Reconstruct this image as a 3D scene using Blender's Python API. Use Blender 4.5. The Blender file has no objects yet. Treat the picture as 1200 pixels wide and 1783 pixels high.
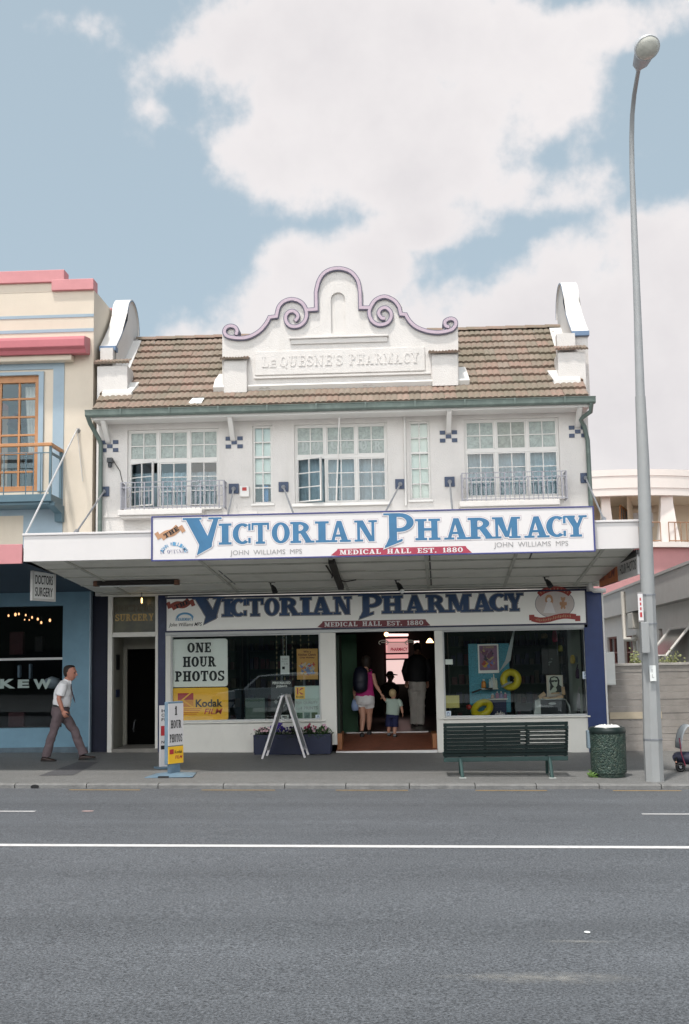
import bpy, bmesh, math, random
from math import sin, cos, pi, radians as R, sqrt, atan2
from mathutils import Vector as V, Matrix
random.seed(7)
S = bpy.context.scene
COL = S.collection

# ---------------------------------------------------------------- camera
FPX = 2050.0
CAMP = V((0, -21.5, 1.68))
CR = Matrix.Rotation(.044, 3, 'Z') @ Matrix.Rotation(pi/2 + .1255, 3, 'X') @ Matrix.Rotation(-.018, 3, 'Z')
cd = bpy.data.cameras.new('camera'); cam = bpy.data.objects.new('camera', cd); COL.objects.link(cam)
cd.sensor_fit = 'VERTICAL'; cd.sensor_height = 36; cd.lens = FPX/1783*36
cd.clip_start = .1; cd.clip_end = 3000
cam.matrix_world = Matrix.Translation(CAMP) @ CR.to_4x4()
S.camera = cam

def ray(px, py): return CR @ V(((px-600)/FPX, -(py-891.5)/FPX, -1))
def at(px, py, Y):
    d = ray(px, py); return CAMP + d*((Y-CAMP.y)/d.y)
def atz(px, py, z):
    d = ray(px, py); return CAMP + d*((z-CAMP.z)/d.z)
def gs(X): return .0297 - .0142*X
KERB = -4.62
def gz(X, Y):                       # pavement
    return gs(X) + .018*min(Y, 0)
def rz(X, Y):                       # road
    if Y > -9.3: return gs(X) - .148 + .05*(KERB-Y)/(9.3+KERB)
    return gs(X) - .098 - .10*(-9.3-Y)/6.5
def gat(px, py, f=gz):
    d = ray(px, py); Y = -6.
    for _ in range(80):
        p = CAMP + d*((Y-CAMP.y)/d.y); g = f(p.x, Y)
        Y2 = (CAMP + d*((g-CAMP.z)/d.z)).y
        Y = .5*Y + .5*Y2
    return CAMP + d*((Y-CAMP.y)/d.y)

# ---------------------------------------------------------------- light
SUNDIR = V((-.16, -.335, .93)).normalized()     # towards the sun
sl = bpy.data.lights.new('sun', 'SUN'); so = bpy.data.objects.new('sun', sl); COL.objects.link(so)
sl.energy = 2.75; sl.angle = R(4); sl.color = (1, .955, .90)
so.rotation_euler = SUNDIR.to_track_quat('Z', 'Y').to_euler(); so.location = (0, -10, 30)
S.view_settings.view_transform = 'Standard'; S.view_settings.look = 'None'
S.view_settings.exposure = .38; S.view_settings.gamma = 1

wd = bpy.data.worlds.new('World'); S.world = wd; wd.use_nodes = True
def build_world():
    nt = wd.node_tree; N = nt.nodes; L = nt.links; N.clear()
    out = N.new('ShaderNodeOutputWorld'); bg = N.new('ShaderNodeBackground'); L.new(bg.outputs[0], out.inputs[0])
    sky = N.new('ShaderNodeTexSky'); sky.sky_type = 'NISHITA'; sky.sun_disc = False
    sky.sun_elevation = math.asin(SUNDIR.z); sky.sun_rotation = atan2(SUNDIR.x, SUNDIR.y)
    sky.air_density = 1.0; sky.dust_density = 2.2; sky.ozone_density = 1.3
    def math_(op, a, b=None, c=None, clamp=False):
        n = N.new('ShaderNodeMath'); n.operation = op; n.use_clamp = clamp
        for i, x in enumerate((a, b, c)):
            if x is None: continue
            if isinstance(x, (int, float)): n.inputs[i].default_value = x
            else: L.new(x, n.inputs[i])
        return n.outputs[0]
    tc = N.new('ShaderNodeTexCoord'); sep = N.new('ShaderNodeSeparateXYZ'); L.new(tc.outputs['Generated'], sep.inputs[0])
    az = math_('ARCTAN2', sep.outputs[0], sep.outputs[1]); el = math_('ARCSINE', sep.outputs[2])
    ae = N.new('ShaderNodeCombineXYZ'); L.new(az, ae.inputs[0]); L.new(el, ae.inputs[1])
    # cumulus edges: two octaves of domain noise push the cloud outline about
    def noise(scale, detail, rough, vec, z):
        n = N.new('ShaderNodeTexNoise'); n.inputs['Scale'].default_value = scale; n.inputs['Detail'].default_value = detail
        n.inputs['Roughness'].default_value = rough
        mp = N.new('ShaderNodeMapping'); mp.inputs['Location'].default_value = (z, z*.7, z*1.3); L.new(vec, mp.inputs[0]); L.new(mp.outputs[0], n.inputs['Vector'])
        return n
    n1 = noise(13, 7, .56, ae.outputs[0], 3.1); n2 = noise(5, 4, .5, ae.outputs[0], 11.7)
    blobs = [(670,105,290,160,1.0),(490,265,150,80,.9),(425,140,75,85,.6),(700,235,230,120,1.0),(920,160,140,120,.8),(1060,40,200,50,.8),(540,325,120,45,.6),
             (270,110,150,50,.36),(80,40,120,30,.36),(290,210,90,40,.30),
             (935,325,120,50,.7),(755,395,120,38,.6),(1000,300,70,45,.5),(1140,290,40,40,.2),
             (800,680,460,170,1.2),(1190,460,110,110,1.0),(995,480,80,75,.8),(570,510,150,85,.95),(450,545,75,60,.75),(630,455,70,50,.65),(870,540,120,50,.7),(1100,720,240,260,1.1)]
    acc = None
    for (px, py, rx, ry, wt) in blobs:
        d = ray(px, py).normalized(); a = atan2(d.x, d.y); e = math.asin(d.z)
        d2 = ray(px+rx, py).normalized(); ra = abs(atan2(d2.x, d2.y)-a)
        d3 = ray(px, py-ry).normalized(); re_ = abs(math.asin(d3.z)-e)
        m = N.new('ShaderNodeVectorMath'); m.operation = 'MULTIPLY_ADD'
        L.new(ae.outputs[0], m.inputs[0]); m.inputs[1].default_value = (1/ra, 1/re_, 0); m.inputs[2].default_value = (-a/ra, -e/re_, 0)
        ln = N.new('ShaderNodeVectorMath'); ln.operation = 'DOT_PRODUCT'; L.new(m.outputs[0], ln.inputs[0]); L.new(m.outputs[0], ln.inputs[1])
        v = math_('MULTIPLY_ADD', ln.outputs['Value'], -wt*.5, wt)
        acc = v if acc is None else math_('SMOOTH_MAX', acc, v, .25)
    acc = math_('MAXIMUM', acc, -.6)
    back = N.new('ShaderNodeMapRange'); L.new(sep.outputs[1], back.inputs[0]); back.inputs[1].default_value = .75; back.inputs[2].default_value = .2; back.inputs[4].default_value = .95
    acc = math_('ADD', acc, back.outputs[0])
    # the rest of the sky, outside the photograph's view: broken cloud from noise alone
    d0 = math_('ADD', math_('MULTIPLY_ADD', n1.outputs['Fac'], 2.3, -1.15), math_('MULTIPLY_ADD', n2.outputs['Fac'], 1.1, -.55))
    dens = math_('ADD', acc, d0)
    mr = N.new('ShaderNodeMapRange'); mr.interpolation_type = 'SMOOTHERSTEP'
    L.new(dens, mr.inputs[0]); mr.inputs[1].default_value = .06; mr.inputs[2].default_value = .72
    # thick cloud is a little greyer than its lit rim
    mr2 = N.new('ShaderNodeMapRange'); L.new(math_('ADD', dens, math_('MULTIPLY_ADD', n2.outputs['Fac'], 1.6, -.8)), mr2.inputs[0])
    mr2.inputs[1].default_value = .5; mr2.inputs[2].default_value = 1.7
    cc = N.new('ShaderNodeMix'); cc.data_type = 'RGBA'; L.new(mr2.outputs[0], cc.inputs[0])
    cc.inputs[6].default_value = (7.0, 6.7, 6.7, 1); cc.inputs[7].default_value = (6.0, 5.75, 5.85, 1)
    # summer haze: the clear air is milky, paler towards the horizon
    hz = N.new('ShaderNodeMix'); hz.data_type = 'RGBA'; hz.inputs[0].default_value = .62
    L.new(sky.outputs[0], hz.inputs[6]); hz.inputs[7].default_value = (4.55, 5.5, 5.85, 1)
    mx = N.new('ShaderNodeMix'); mx.data_type = 'RGBA'
    L.new(math_('MULTIPLY', mr.outputs[0], .97), mx.inputs[0]); L.new(hz.outputs[2], mx.inputs[6]); L.new(cc.outputs[2], mx.inputs[7])
    # unseen low sky behind the camera, brightened as fill for the shaded shopfront
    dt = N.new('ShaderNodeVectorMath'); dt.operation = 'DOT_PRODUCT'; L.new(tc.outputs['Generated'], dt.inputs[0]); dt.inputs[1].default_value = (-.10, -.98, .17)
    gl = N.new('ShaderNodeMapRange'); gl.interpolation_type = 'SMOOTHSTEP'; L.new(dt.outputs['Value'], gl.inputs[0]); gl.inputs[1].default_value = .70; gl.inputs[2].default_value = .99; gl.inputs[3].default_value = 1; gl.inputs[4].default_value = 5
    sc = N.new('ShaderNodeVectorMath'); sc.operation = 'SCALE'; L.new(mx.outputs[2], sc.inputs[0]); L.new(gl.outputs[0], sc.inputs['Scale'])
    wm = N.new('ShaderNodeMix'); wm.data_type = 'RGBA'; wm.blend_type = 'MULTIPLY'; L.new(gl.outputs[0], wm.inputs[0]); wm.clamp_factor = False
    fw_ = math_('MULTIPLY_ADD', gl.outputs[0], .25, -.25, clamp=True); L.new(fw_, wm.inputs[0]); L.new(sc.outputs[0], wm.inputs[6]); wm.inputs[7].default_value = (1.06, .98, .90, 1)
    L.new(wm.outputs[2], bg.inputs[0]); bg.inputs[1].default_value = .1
build_world()

# ---------------------------------------------------------------- materials
def lin(c):
    c /= 255.
    return c/12.92 if c <= .04045 else ((c+.055)/1.055)**2.4
def rgb(r, g, b): return (lin(r), lin(g), lin(b))
MATS = {}
def mat(name, col, rough=.6, var=.07, scale=5, bump=0, bscale=60, metal=0, spec=.4, stain=None, emit=None, streak=False, cells=None):
    """principled paint with broken colour: noise variation, optional stains / vertical streaks / fine bump"""
    if name in MATS: return MATS[name]
    m = bpy.data.materials.new(name); m.use_nodes = True; nt = m.node_tree; N = nt.nodes; L = nt.links
    p = N['Principled BSDF']; p.inputs['Roughness'].default_value = rough; p.inputs['Metallic'].default_value = metal
    p.inputs['Specular IOR Level'].default_value = spec
    tc = N.new('ShaderNodeTexCoord')
    n = N.new('ShaderNodeTexNoise'); n.inputs['Scale'].default_value = scale; n.inputs['Detail'].default_value = 6; n.inputs['Roughness'].default_value = .65
    L.new(tc.outputs['Object'], n.inputs['Vector'])
    mx = N.new('ShaderNodeMix'); mx.data_type = 'RGBA'
    mr = N.new('ShaderNodeMapRange'); L.new(n.outputs['Fac'], mr.inputs[0]); mr.inputs[1].default_value = .3; mr.inputs[2].default_value = .7
    L.new(mr.outputs[0], mx.inputs[0])
    mx.inputs[6].default_value = tuple(c*(1-var) for c in col)+(1,); mx.inputs[7].default_value = tuple(min(c*(1+var), .95) for c in col)+(1,)
    cur = mx.outputs[2]
    if stain:                                    # (colour, amount, scale[, vertical stretch])
        n2 = N.new('ShaderNodeTexNoise'); n2.inputs['Scale'].default_value = stain[2]; n2.inputs['Detail'].default_value = 8; n2.inputs['Roughness'].default_value = .7
        mp = N.new('ShaderNodeMapping'); L.new(tc.outputs['Object'], mp.inputs[0]); mp.inputs['Location'].default_value = (5, 2, 9)
        if len(stain) > 3: mp.inputs['Scale'].default_value = (1, 1, stain[3])
        L.new(mp.outputs[0], n2.inputs['Vector'])
        r2 = N.new('ShaderNodeMapRange'); L.new(n2.outputs['Fac'], r2.inputs[0]); r2.inputs[1].default_value = .52; r2.inputs[2].default_value = .78; r2.inputs[4].default_value = stain[1]
        m2 = N.new('ShaderNodeMix'); m2.data_type = 'RGBA'; L.new(r2.outputs[0], m2.inputs[0]); L.new(cur, m2.inputs[6]); m2.inputs[7].default_value = tuple(stain[0])+(1,)
        cur = m2.outputs[2]
    L.new(cur, p.inputs['Base Color'])
    if bump:
        b = N.new('ShaderNodeBump'); b.inputs['Strength'].default_value = bump; b.inputs['Distance'].default_value = .02
        nb = N.new('ShaderNodeTexNoise'); nb.inputs['Scale'].default_value = bscale; nb.inputs['Detail'].default_value = 4
        L.new(tc.outputs['Object'], nb.inputs['Vector']); L.new(nb.outputs['Fac'], b.inputs['Height']); L.new(b.outputs[0], p.inputs['Normal'])
    if emit:
        p.inputs['Emission Color'].default_value = tuple(emit[0])+(1,); p.inputs['Emission Strength'].default_value = emit[1]
    MATS[name] = m; return m
def glassmat(name, tint=(1, 1, 1), boost=1.0, rough=0.0):
    if name in MATS: return MATS[name]
    m = bpy.data.materials.new(name); m.use_nodes = True; nt = m.node_tree; N = nt.nodes; L = nt.links; N.clear()
    out = N.new('ShaderNodeOutputMaterial'); mx = N.new('ShaderNodeMixShader'); tr = N.new('ShaderNodeBsdfTransparent'); gl = N.new('ShaderNodeBsdfGlossy'); fr = N.new('ShaderNodeFresnel')
    fr.inputs[0].default_value = 1.52; gl.inputs['Roughness'].default_value = rough; gl.inputs[0].default_value = (.84, .95, 1.0, 1)
    tr.inputs[0].default_value = tuple(tint)+(1,)
    mul = N.new('ShaderNodeMath'); mul.operation = 'MULTIPLY'; mul.use_clamp = True; mul.inputs[1].default_value = boost
    L.new(fr.outputs[0], mul.inputs[0]); L.new(mul.outputs[0], mx.inputs[0]); L.new(tr.outputs[0], mx.inputs[1]); L.new(gl.outputs[0], mx.inputs[2]); L.new(mx.outputs[0], out.inputs[0])
    MATS[name] = m; return m

# ---------------------------------------------------------------- mesh builder
class MB:
    def __init__(s): s.v = []; s.f = []; s.m = []; s.i = 0
    def add(s, vs, fs):
        o = len(s.v); s.v += [tuple(v) for v in vs]
        for f in fs: s.f.append(tuple(o+k for k in f)); s.m.append(s.i)
        return s
    def box(s, x0, x1, y0, y1, z0, z1):
        if x0 > x1: x0, x1 = x1, x0
        if y0 > y1: y0, y1 = y1, y0
        if z0 > z1: z0, z1 = z1, z0
        return s.add([(x, y, z) for z in (z0, z1) for y in (y0, y1) for x in (x0, x1)],
                     [(0,2,3,1),(4,5,7,6),(0,1,5,4),(2,6,7,3),(0,4,6,2),(1,3,7,5)])
    def quad(s, *p): return s.add(p, [tuple(range(len(p)))])
    def prism(s, poly, y0, y1, axis='y'):
        """extrude a polygon in X-Z (axis y), Y-Z (axis x) or X-Y (axis z)"""
        n = len(poly)
        def P(a, b, t): return (a, t, b) if axis == 'y' else ((t, a, b) if axis == 'x' else (a, b, t))
        vs = [P(a, b, y0) for a, b in poly] + [P(a, b, y1) for a, b in poly]
        fs = [tuple(range(n))[::-1], tuple(range(n, 2*n))] + [(k, (k+1) % n, n+(k+1) % n, n+k) for k in range(n)]
        return s.add(vs, fs)
    def loft(s, rings, closed=True, caps=True):
        n = len(rings[0]); vs = [p for r in rings for p in r]; fs = []
        for k in range(len(rings)-1):
            for j in range(n if closed else n-1):
                a = k*n+j; b = k*n+(j+1) % n; fs.append((a, b, b+n, a+n))
        if caps and closed: fs += [tuple(range(n))[::-1], tuple(range((len(rings)-1)*n, len(rings)*n))]
        return s.add(vs, fs)
    def tube(s, pts, rad, seg=8, flat=None):
        """round (or flattened, via flat=(a,b,side vector)) tube through points; rad a number or a list"""
        pts = [V(p) for p in pts]; n = len(pts); rings = []; pu = None
        for k, p in enumerate(pts):
            d = (pts[min(k+1, n-1)] - pts[max(k-1, 0)]).normalized()
            if pu is None:
                u = d.orthogonal().normalized() if flat is None else (V(flat[2]) - d*d.dot(V(flat[2]))).normalized()
            else: u = (pu - d*d.dot(pu)).normalized() if flat is None else (V(flat[2]) - d*d.dot(V(flat[2]))).normalized()
            pu = u; w = d.cross(u); r = rad[k] if isinstance(rad, (list, tuple)) else rad
            ra, rb = (r, r) if not isinstance(r, tuple) else r
            if flat is not None and flat[0]: ra, rb = ra*flat[0], rb*flat[1]
            rings.append([p + u*ra*cos(2*pi*j/seg) + w*rb*sin(2*pi*j/seg) for j in range(seg)])
        return s.loft(rings)
    def lathe(s, prof, c, seg=20):
        c = V(c); rings = [[c + V((r*cos(2*pi*j/seg), r*sin(2*pi*j/seg), z)) for j in range(seg)] for r, z in prof]
        return s.loft(rings)
    def ball(s, c, r, seg=10, rings=6):
        c = V(c); rr = r if isinstance(r, tuple) else (r, r, r); R_ = []
        for k in range(rings+1):
            t = -pi/2 + pi*k/rings; ct = max(cos(t), .02)
            R_.append([c + V((rr[0]*ct*cos(2*pi*j/seg), rr[1]*ct*sin(2*pi*j/seg), rr[2]*sin(t))) for j in range(seg)])
        return s.loft(R_)
    def strip(s, path, w, y0, y1, closed=False):
        """flat band of width w along a path in X-Z, extruded from y0 (front) to y1"""
        n = len(path); A = []; B = []
        for k, (x, z) in enumerate(path):
            a = path[(k-1) % n] if (closed or k) else path[0]; b = path[(k+1) % n] if (closed or k < n-1) else path[-1]
            d1 = V((x-a[0], z-a[1])); d2 = V((b[0]-x, b[1]-z))
            if d1.length < 1e-9: d1 = d2
            if d2.length < 1e-9: d2 = d1
            d1.normalize(); d2.normalize(); n1 = V((-d1.y, d1.x)); n2 = V((-d2.y, d2.x)); m = n1+n2
            m = m.normalized() if m.length > 1e-6 else n1
            q = w/2/max(m.dot(n1), .55)
            A.append((x+m.x*q, z+m.y*q)); B.append((x-m.x*q, z-m.y*q))
        rings = [[(a[0], y0, a[1]), (b[0], y0, b[1]), (b[0], y1, b[1]), (a[0], y1, a[1])] for a, b in zip(A, B)]
        if closed: rings.append(rings[0])
        return s.loft(rings, caps=not closed)
    def xform(s, M, start=0):
        for k in range(start, len(s.v)): s.v[k] = tuple(M @ V(s.v[k]))
        return s

WL = {}
def link(o, parent=None):
    COL.objects.link(o)
    if parent is not None: o.parent = parent
    return o
def tag(o, label=None, cat=None, group=None, kind=None):
    if label: o['label'] = label
    if cat: o['category'] = cat
    if group: o['group'] = group
    if kind: o['kind'] = kind
    return o
def thing(name, label, cat, loc=(0, 0, 0), group=None):
    o = bpy.data.objects.new(name, None); o.empty_display_size = .1; COL.objects.link(o); o.location = loc; WL[o.name] = V(loc)
    return tag(o, label, cat, group)
def part(name, mb, m, parent=None, smooth=False, bevel=0, label=None, local=False, base=None):
    """link the collected shapes as ONE mesh object (vertices given in world space unless local)"""
    me = bpy.data.meshes.new(name)
    org = V((0, 0, 0))
    if parent is not None: org = WL[parent.name]
    elif base is not None: org = V(base)
    vs = mb.v if local else [(x-org.x, y-org.y, z-org.z) for x, y, z in mb.v]
    me.from_pydata(vs, [], mb.f); me.validate()
    ms = m if isinstance(m, (list, tuple)) else [m]
    for q in ms: me.materials.append(q)
    if len(ms) > 1 and len(me.polygons) == len(mb.m): me.polygons.foreach_set('material_index', mb.m)
    bm = bmesh.new(); bm.from_mesh(me); bmesh.ops.recalc_face_normals(bm, faces=bm.faces); bm.to_mesh(me); bm.free()
    if smooth:
        me.polygons.foreach_set('use_smooth', [True]*len(me.polygons))
    o = bpy.data.objects.new(name, me); link(o, parent)
    if parent is None and base is not None: o.location = org
    WL[o.name] = org
    if smooth:
        bm = bmesh.new(); bm.from_mesh(me)
        for e in bm.edges:
            if len(e.link_faces) == 2 and e.calc_face_angle(0) > (.7 if smooth == 'auto' else 1.15): e.smooth = False
        bm.to_mesh(me); bm.free()
    if bevel:
        b = o.modifiers.new('bevel', 'BEVEL'); b.width = bevel; b.segments = 2; b.limit_method = 'ANGLE'; b.harden_normals = False
    if label: o['label'] = label
    return o
def copy_tree(o, parent=None):
    c = o.copy(); COL.objects.link(c)
    if parent is not None: c.parent = parent
    for ch in list(o.children): copy_tree(ch, c)
    return c
def rect(l, t, r, b, Y):
    x0 = at(l, (t+b)/2, Y).x; x1 = at(r, (t+b)/2, Y).x; z1 = at((l+r)/2, t, Y).z; z0 = at((l+r)/2, b, Y).z
    return x0, x1, z0, z1
def wall_holes(mb, x0, x1, z0, z1, holes, y0, y1, depth=None):
    """wall from front y0 to back y1 with rectangular openings (front and back skins, reveals, edges)"""
    xs = sorted({x0, x1, *[h[0] for h in holes], *[h[1] for h in holes]}); zs = sorted({z0, z1, *[h[2] for h in holes], *[h[3] for h in holes]})
    xs = [x for x in xs if x0-1e-6 <= x <= x1+1e-6]; zs = [z for z in zs if z0-1e-6 <= z <= z1+1e-6]
    for a, b in zip(xs, xs[1:]):
        for c, d in zip(zs, zs[1:]):
            mx, mz = (a+b)/2, (c+d)/2
            if any(h[0] < mx < h[1] and h[2] < mz < h[3] for h in holes): continue
            for y in (y0, y1): mb.quad((a, y, c), (b, y, c), (b, y, d), (a, y, d))
    for h in [*holes, (x0, x1, z0, z1)]:
        a, b, c, d = h
        for P, Q in (((a, c), (b, c)), ((b, c), (b, d)), ((b, d), (a, d)), ((a, d), (a, c))):
            mb.quad((P[0], y0, P[1]), (Q[0], y0, Q[1]), (Q[0], y1, Q[1]), (P[0], y1, P[1]))
    return mb

# ---------------------------------------------------------------- lettering
def offs(poly, e):
    n = len(poly); out = []
    ar = sum(poly[k][0]*poly[(k+1) % n][1]-poly[(k+1) % n][0]*poly[k][1] for k in range(n))
    if ar < 0: poly = poly[::-1]
    for k in range(n):
        a, b, c = V(poly[k-1]), V(poly[k]), V(poly[(k+1) % n])
        d1 = (b-a).normalized(); d2 = (c-b).normalized(); n1 = V((d1.y, -d1.x)); n2 = V((d2.y, -d2.x)); m = (n1+n2).normalized()
        q = e/max(m.dot(n1), .5); out.append((b.x+m.x*q, b.y+m.y*q))
    return out
def rc(a, b, c, d): return ('p', [(a, c), (b, c), (b, d), (a, d)])
def pl(*p): return ('p', list(p))
def rg(*a): return ('r',)+a
def stem(x, w=.24, o=.1, t=.11): return [rc(x, x+w, 0, 1), rc(x-o, x+w+o, 0, t), rc(x-o, x+w+o, 1-t, 1)]
Pbowl = [rg(.36, .72, .40, .28, .17, .15, -90, 90), rc(.2, .37, .85, 1), rc(.2, .37, .44, .57)]
GL = {
 'I': (.44, stem(.1)), 'H': (.94, stem(.1)+stem(.60)+[rc(.3, .64, .44, .57)]),
 'V': (.98, [pl((.10,1),(.40,1),(.62,0),(.46,0)), pl((.48,0),(.62,0),(.86,1),(.74,1)), rc(0,.48,.9,1), rc(.62,.98,.9,1)]),
 'C': (.84, [rg(.44, .5, .44, .5, .18, .37, 52, 308), rc(.70, .81, .64, .97), rc(.70, .81, .04, .30)]),
 'G': (.92, [rg(.44, .5, .44, .5, .18, .37, 52, 310), rc(.70, .81, .64, .97), rc(.62, .84, .0, .40), rc(.52, .92, .36, .47)]),
 'T': (.86, [rc(.31,.55,0,1), rc(0,.86,.88,1), rc(0,.10,.66,1), rc(.76,.86,.66,1), rc(.2,.66,0,.11)]),
 'O': (.90, [rg(.45, .5, .45, .5, .18, .38, 0, 360)]), 'Q': (.90, [rg(.45, .5, .45, .5, .18, .38, 0, 360), pl((.42,.22),(.56,.26),(.88,-.12),(.68,-.14))]),
 '0': (.80, [rg(.40, .5, .40, .5, .16, .38, 0, 360)]),
 'R': (.96, stem(.1)+Pbowl+[pl((.38,.5),(.64,.5),(.90,0),(.64,0)), rc(.60,.98,0,.1)]),
 'P': (.80, stem(.1)+Pbowl), 'B': (.84, stem(.1)+[rg(.36,.74,.38,.26,.16,.14,-90,90), rc(.2,.37,.86,1), rc(.2,.37,.45,.56), rg(.38,.27,.44,.27,.18,.15,-90,90), rc(.2,.39,0,.12)]),
 'D': (.90, stem(.1)+[rg(.38,.5,.50,.5,.24,.38,-90,90), rc(.2,.40,.88,1), rc(.2,.40,0,.12)]),
 'A': (.98, [pl((.12,0),(.26,0),(.52,1),(.38,1)), pl((.38,1),(.58,1),(.88,0),(.60,0)), rc(.22,.70,.25,.36), rc(0,.40,0,.1), rc(.50,.98,0,.1)]),
 'N': (1.0, [rc(.12,.25,0,1), pl((.08,1),(.38,1),(.88,0),(.64,0)), rc(.75,.88,0,1), rc(0,.38,0,.1), rc(0,.38,.9,1), rc(.62,1.0,.9,1)]),
 'M': (1.12, [rc(.12,.24,0,1), pl((.10,1),(.42,1),(.66,.06),(.50,.06)), pl((.52,.06),(.66,.06),(.86,1),(.76,1)), rc(.76,1.0,0,1), rc(0,.36,0,.1), rc(.66,1.12,0,.1), rc(0,.3,.9,1), rc(.8,1.12,.9,1)]),
 'Y': (.94, [pl((.08,1),(.38,1),(.62,.45),(.36,.45)), pl((.68,1),(.82,1),(.60,.40),(.48,.46)), rc(.36,.60,0,.5), rc(0,.46,.9,1), rc(.60,.94,.9,1), rc(.24,.72,0,.11)]),
 'E': (.76, stem(.1)+[rc(.2,.74,.89,1), rc(.2,.74,0,.11), rc(.2,.56,.44,.56), rc(.64,.75,.70,1), rc(.64,.75,0,.30), rc(.50,.58,.36,.64)]),
 'L': (.74, stem(.1)+[rc(.2,.72,0,.12), rc(.62,.74,0,.34)]),
 'S': (.74, [rg(.37, .735, .36, .265, .15, .14, 25, 270), rg(.37, .265, .37, .265, .15, .14, -155, 90), rc(.60,.70,.68,.98), rc(.03,.13,.02,.32)]),
 'U': (.92, [rc(.1,.34,.34,1), rc(.66,.79,.34,1), rg(.445,.36,.345,.36,.215,.24,180,360), rc(0,.44,.9,1), rc(.54,.92,.9,1)]),
 'W': (1.3, [pl((.08,1),(.36,1),(.52,0),(.38,0)), pl((.40,0),(.52,0),(.72,1),(.62,1)), pl((.54,1),(.80,1),(.98,0),(.84,0)), pl((.86,0),(.98,0),(1.2,1),(1.08,1)), rc(0,.44,.9,1), rc(.98,1.3,.9,1)]),
 'K': (.98, stem(.1)+[pl((.30,.36),(.44,.36),(.86,1),(.70,1)), pl((.42,.62),(.62,.66),(.94,0),(.66,0)), rc(.56,.94,.9,1), rc(.58,1.0,0,.1)]),
 'F': (.74, stem(.1)+[rc(.2,.74,.89,1), rc(.2,.56,.44,.56), rc(.64,.75,.70,1)]),
 'J': (.6, [rc(.3,.54,.25,1), rc(.2,.64,.9,1), rg(.28,.26,.26,.26,.06,.14,180,360)]),
 '1': (.46, [rc(.12,.36,0,1), rc(0,.46,0,.11), pl((.0,.76),(.0,.68),(.2,.74),(.2,1))]),
 '8': (.76, [rg(.38,.74,.33,.26,.12,.14,0,360), rg(.38,.27,.38,.27,.14,.15,0,360)]),
 "'": (.2, [pl((.02,1),(.2,1),(.12,.68),(.06,.68))]), '.': (.26, [rc(.02,.24,0,.22)]), ' ': (.45, []),
 # the two tall swash capitals of the shop name (their foot kicks out below the line)
 'v': (1.0, [pl((.03,.98),(.38,.98),(.74,.0),(.40,.0)), pl((.60,.26),(.73,.03),(.91,.98),(.78,.98)), pl((.40,.02),(.74,.02),(.72,-.08),(.33,-.37)), rc(-.04,.46,.93,1), rc(.64,.99,.93,1)]),
 'p': (1.0, [rc(.18,.44,.06,1), rc(.0,.5,.93,1), rg(.52,.66,.48,.34,.24,.2,-90,90), rc(.4,.54,.86,1), rc(.4,.54,.32,.46), pl((.02,-.26),(.18,.12),(.44,.12),(.44,.0)), pl((.02,-.26),(.05,-.14),(.62,.07),(.62,-.02))]),
}
def glyph(mb, ch, x0, x1, z0, h, Y, e=0, bold=0, fit=True, dy=.00025, M=None):
    """one slab letter standing between x0 and x1 (X) on z0, facing -Y; e grows the outline; pieces step forward a hair"""
    w, pr = GL[ch]; sx = (x1-x0)/w; sz = h; k = 0
    for q in pr:
        y = Y - k*dy; k += 1
        if q[0] == 'p':
            P = offs([(x0+a*sx, z0+b*sz) for a, b in q[1]], e+bold)
            mb.quad(*[(a, y, b) for a, b in P])
        else:
            _, cx, cy, ro, so_, ri, si, a0, a1 = q
            ro = ro*sx+e+bold; so_ = so_*sz+e+bold; ri = max(ri*sx-e-bold, .0005); si = max(si*sz-e-bold, .0005)
            n = max(6, int(abs(a1-a0)/15)); de = 0 if a1-a0 >= 359 else (e+bold)/max(ro, .001)
            t0 = R(a0)-de; t1 = R(a1)+de
            for j in range(n):
                u = t0+(t1-t0)*j/n; w_ = t0+(t1-t0)*(j+1)/n
                c = (x0+cx*sx, z0+cy*sz)
                mb.quad((c[0]+ro*cos(u), y, c[1]+so_*sin(u)), (c[0]+ro*cos(w_), y, c[1]+so_*sin(w_)), (c[0]+ri*cos(w_), y, c[1]+si*sin(w_)), (c[0]+ri*cos(u), y, c[1]+si*sin(u)))
def slab(mb, text, x0, x1, z0, h, Y, e=0, bold=0, gap=.12):
    tot = sum(GL[c][0] for c in text)+gap*(len(text)-1); s = (x1-x0)/tot; x = x0
    for c in text:
        w = GL[c][0]*s; glyph(mb, c, x, x+w, z0, h, Y, e, bold); x += w+gap*s
TXT = {}
def btext(mb, text, x0, x1, z0, h, Y, bold=0, shear=0, M=None):
    """sans lettering from the built-in font, fitted to a box x0..x1, z0..z0+h facing -Y (or placed by M from X-Z)"""
    key = (text, bold, shear)
    if key not in TXT:
        cu = bpy.data.curves.new('t', 'FONT'); cu.body = text; cu.size = 1; cu.offset = bold; cu.shear = shear; cu.resolution_u = 3
        ob = bpy.data.objects.new('t', cu); COL.objects.link(ob)
        dg = bpy.context.evaluated_depsgraph_get(); me = bpy.data.meshes.new_from_object(ob.evaluated_get(dg))
        TXT[key] = ([v.co.copy() for v in me.vertices], [tuple(p.vertices) for p in me.polygons])
        bpy.data.objects.remove(ob); bpy.data.curves.remove(cu); bpy.data.meshes.remove(me)
    vs, fs = TXT[key]
    if not vs: return
    a = min(v.x for v in vs); b = max(v.x for v in vs); c = min(v.y for v in vs); d = max(v.y for v in vs)
    P = [V((x0+(v.x-a)/(b-a)*(x1-x0), Y, z0+(v.y-c)/(d-c)*h)) for v in vs]
    if M is not None: P = [M @ p for p in P]
    mb.add(P, fs)
def place(Mx, mb, start):
    for k in range(start, len(mb.v)): mb.v[k] = tuple(Mx @ V(mb.v[k]))
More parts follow.
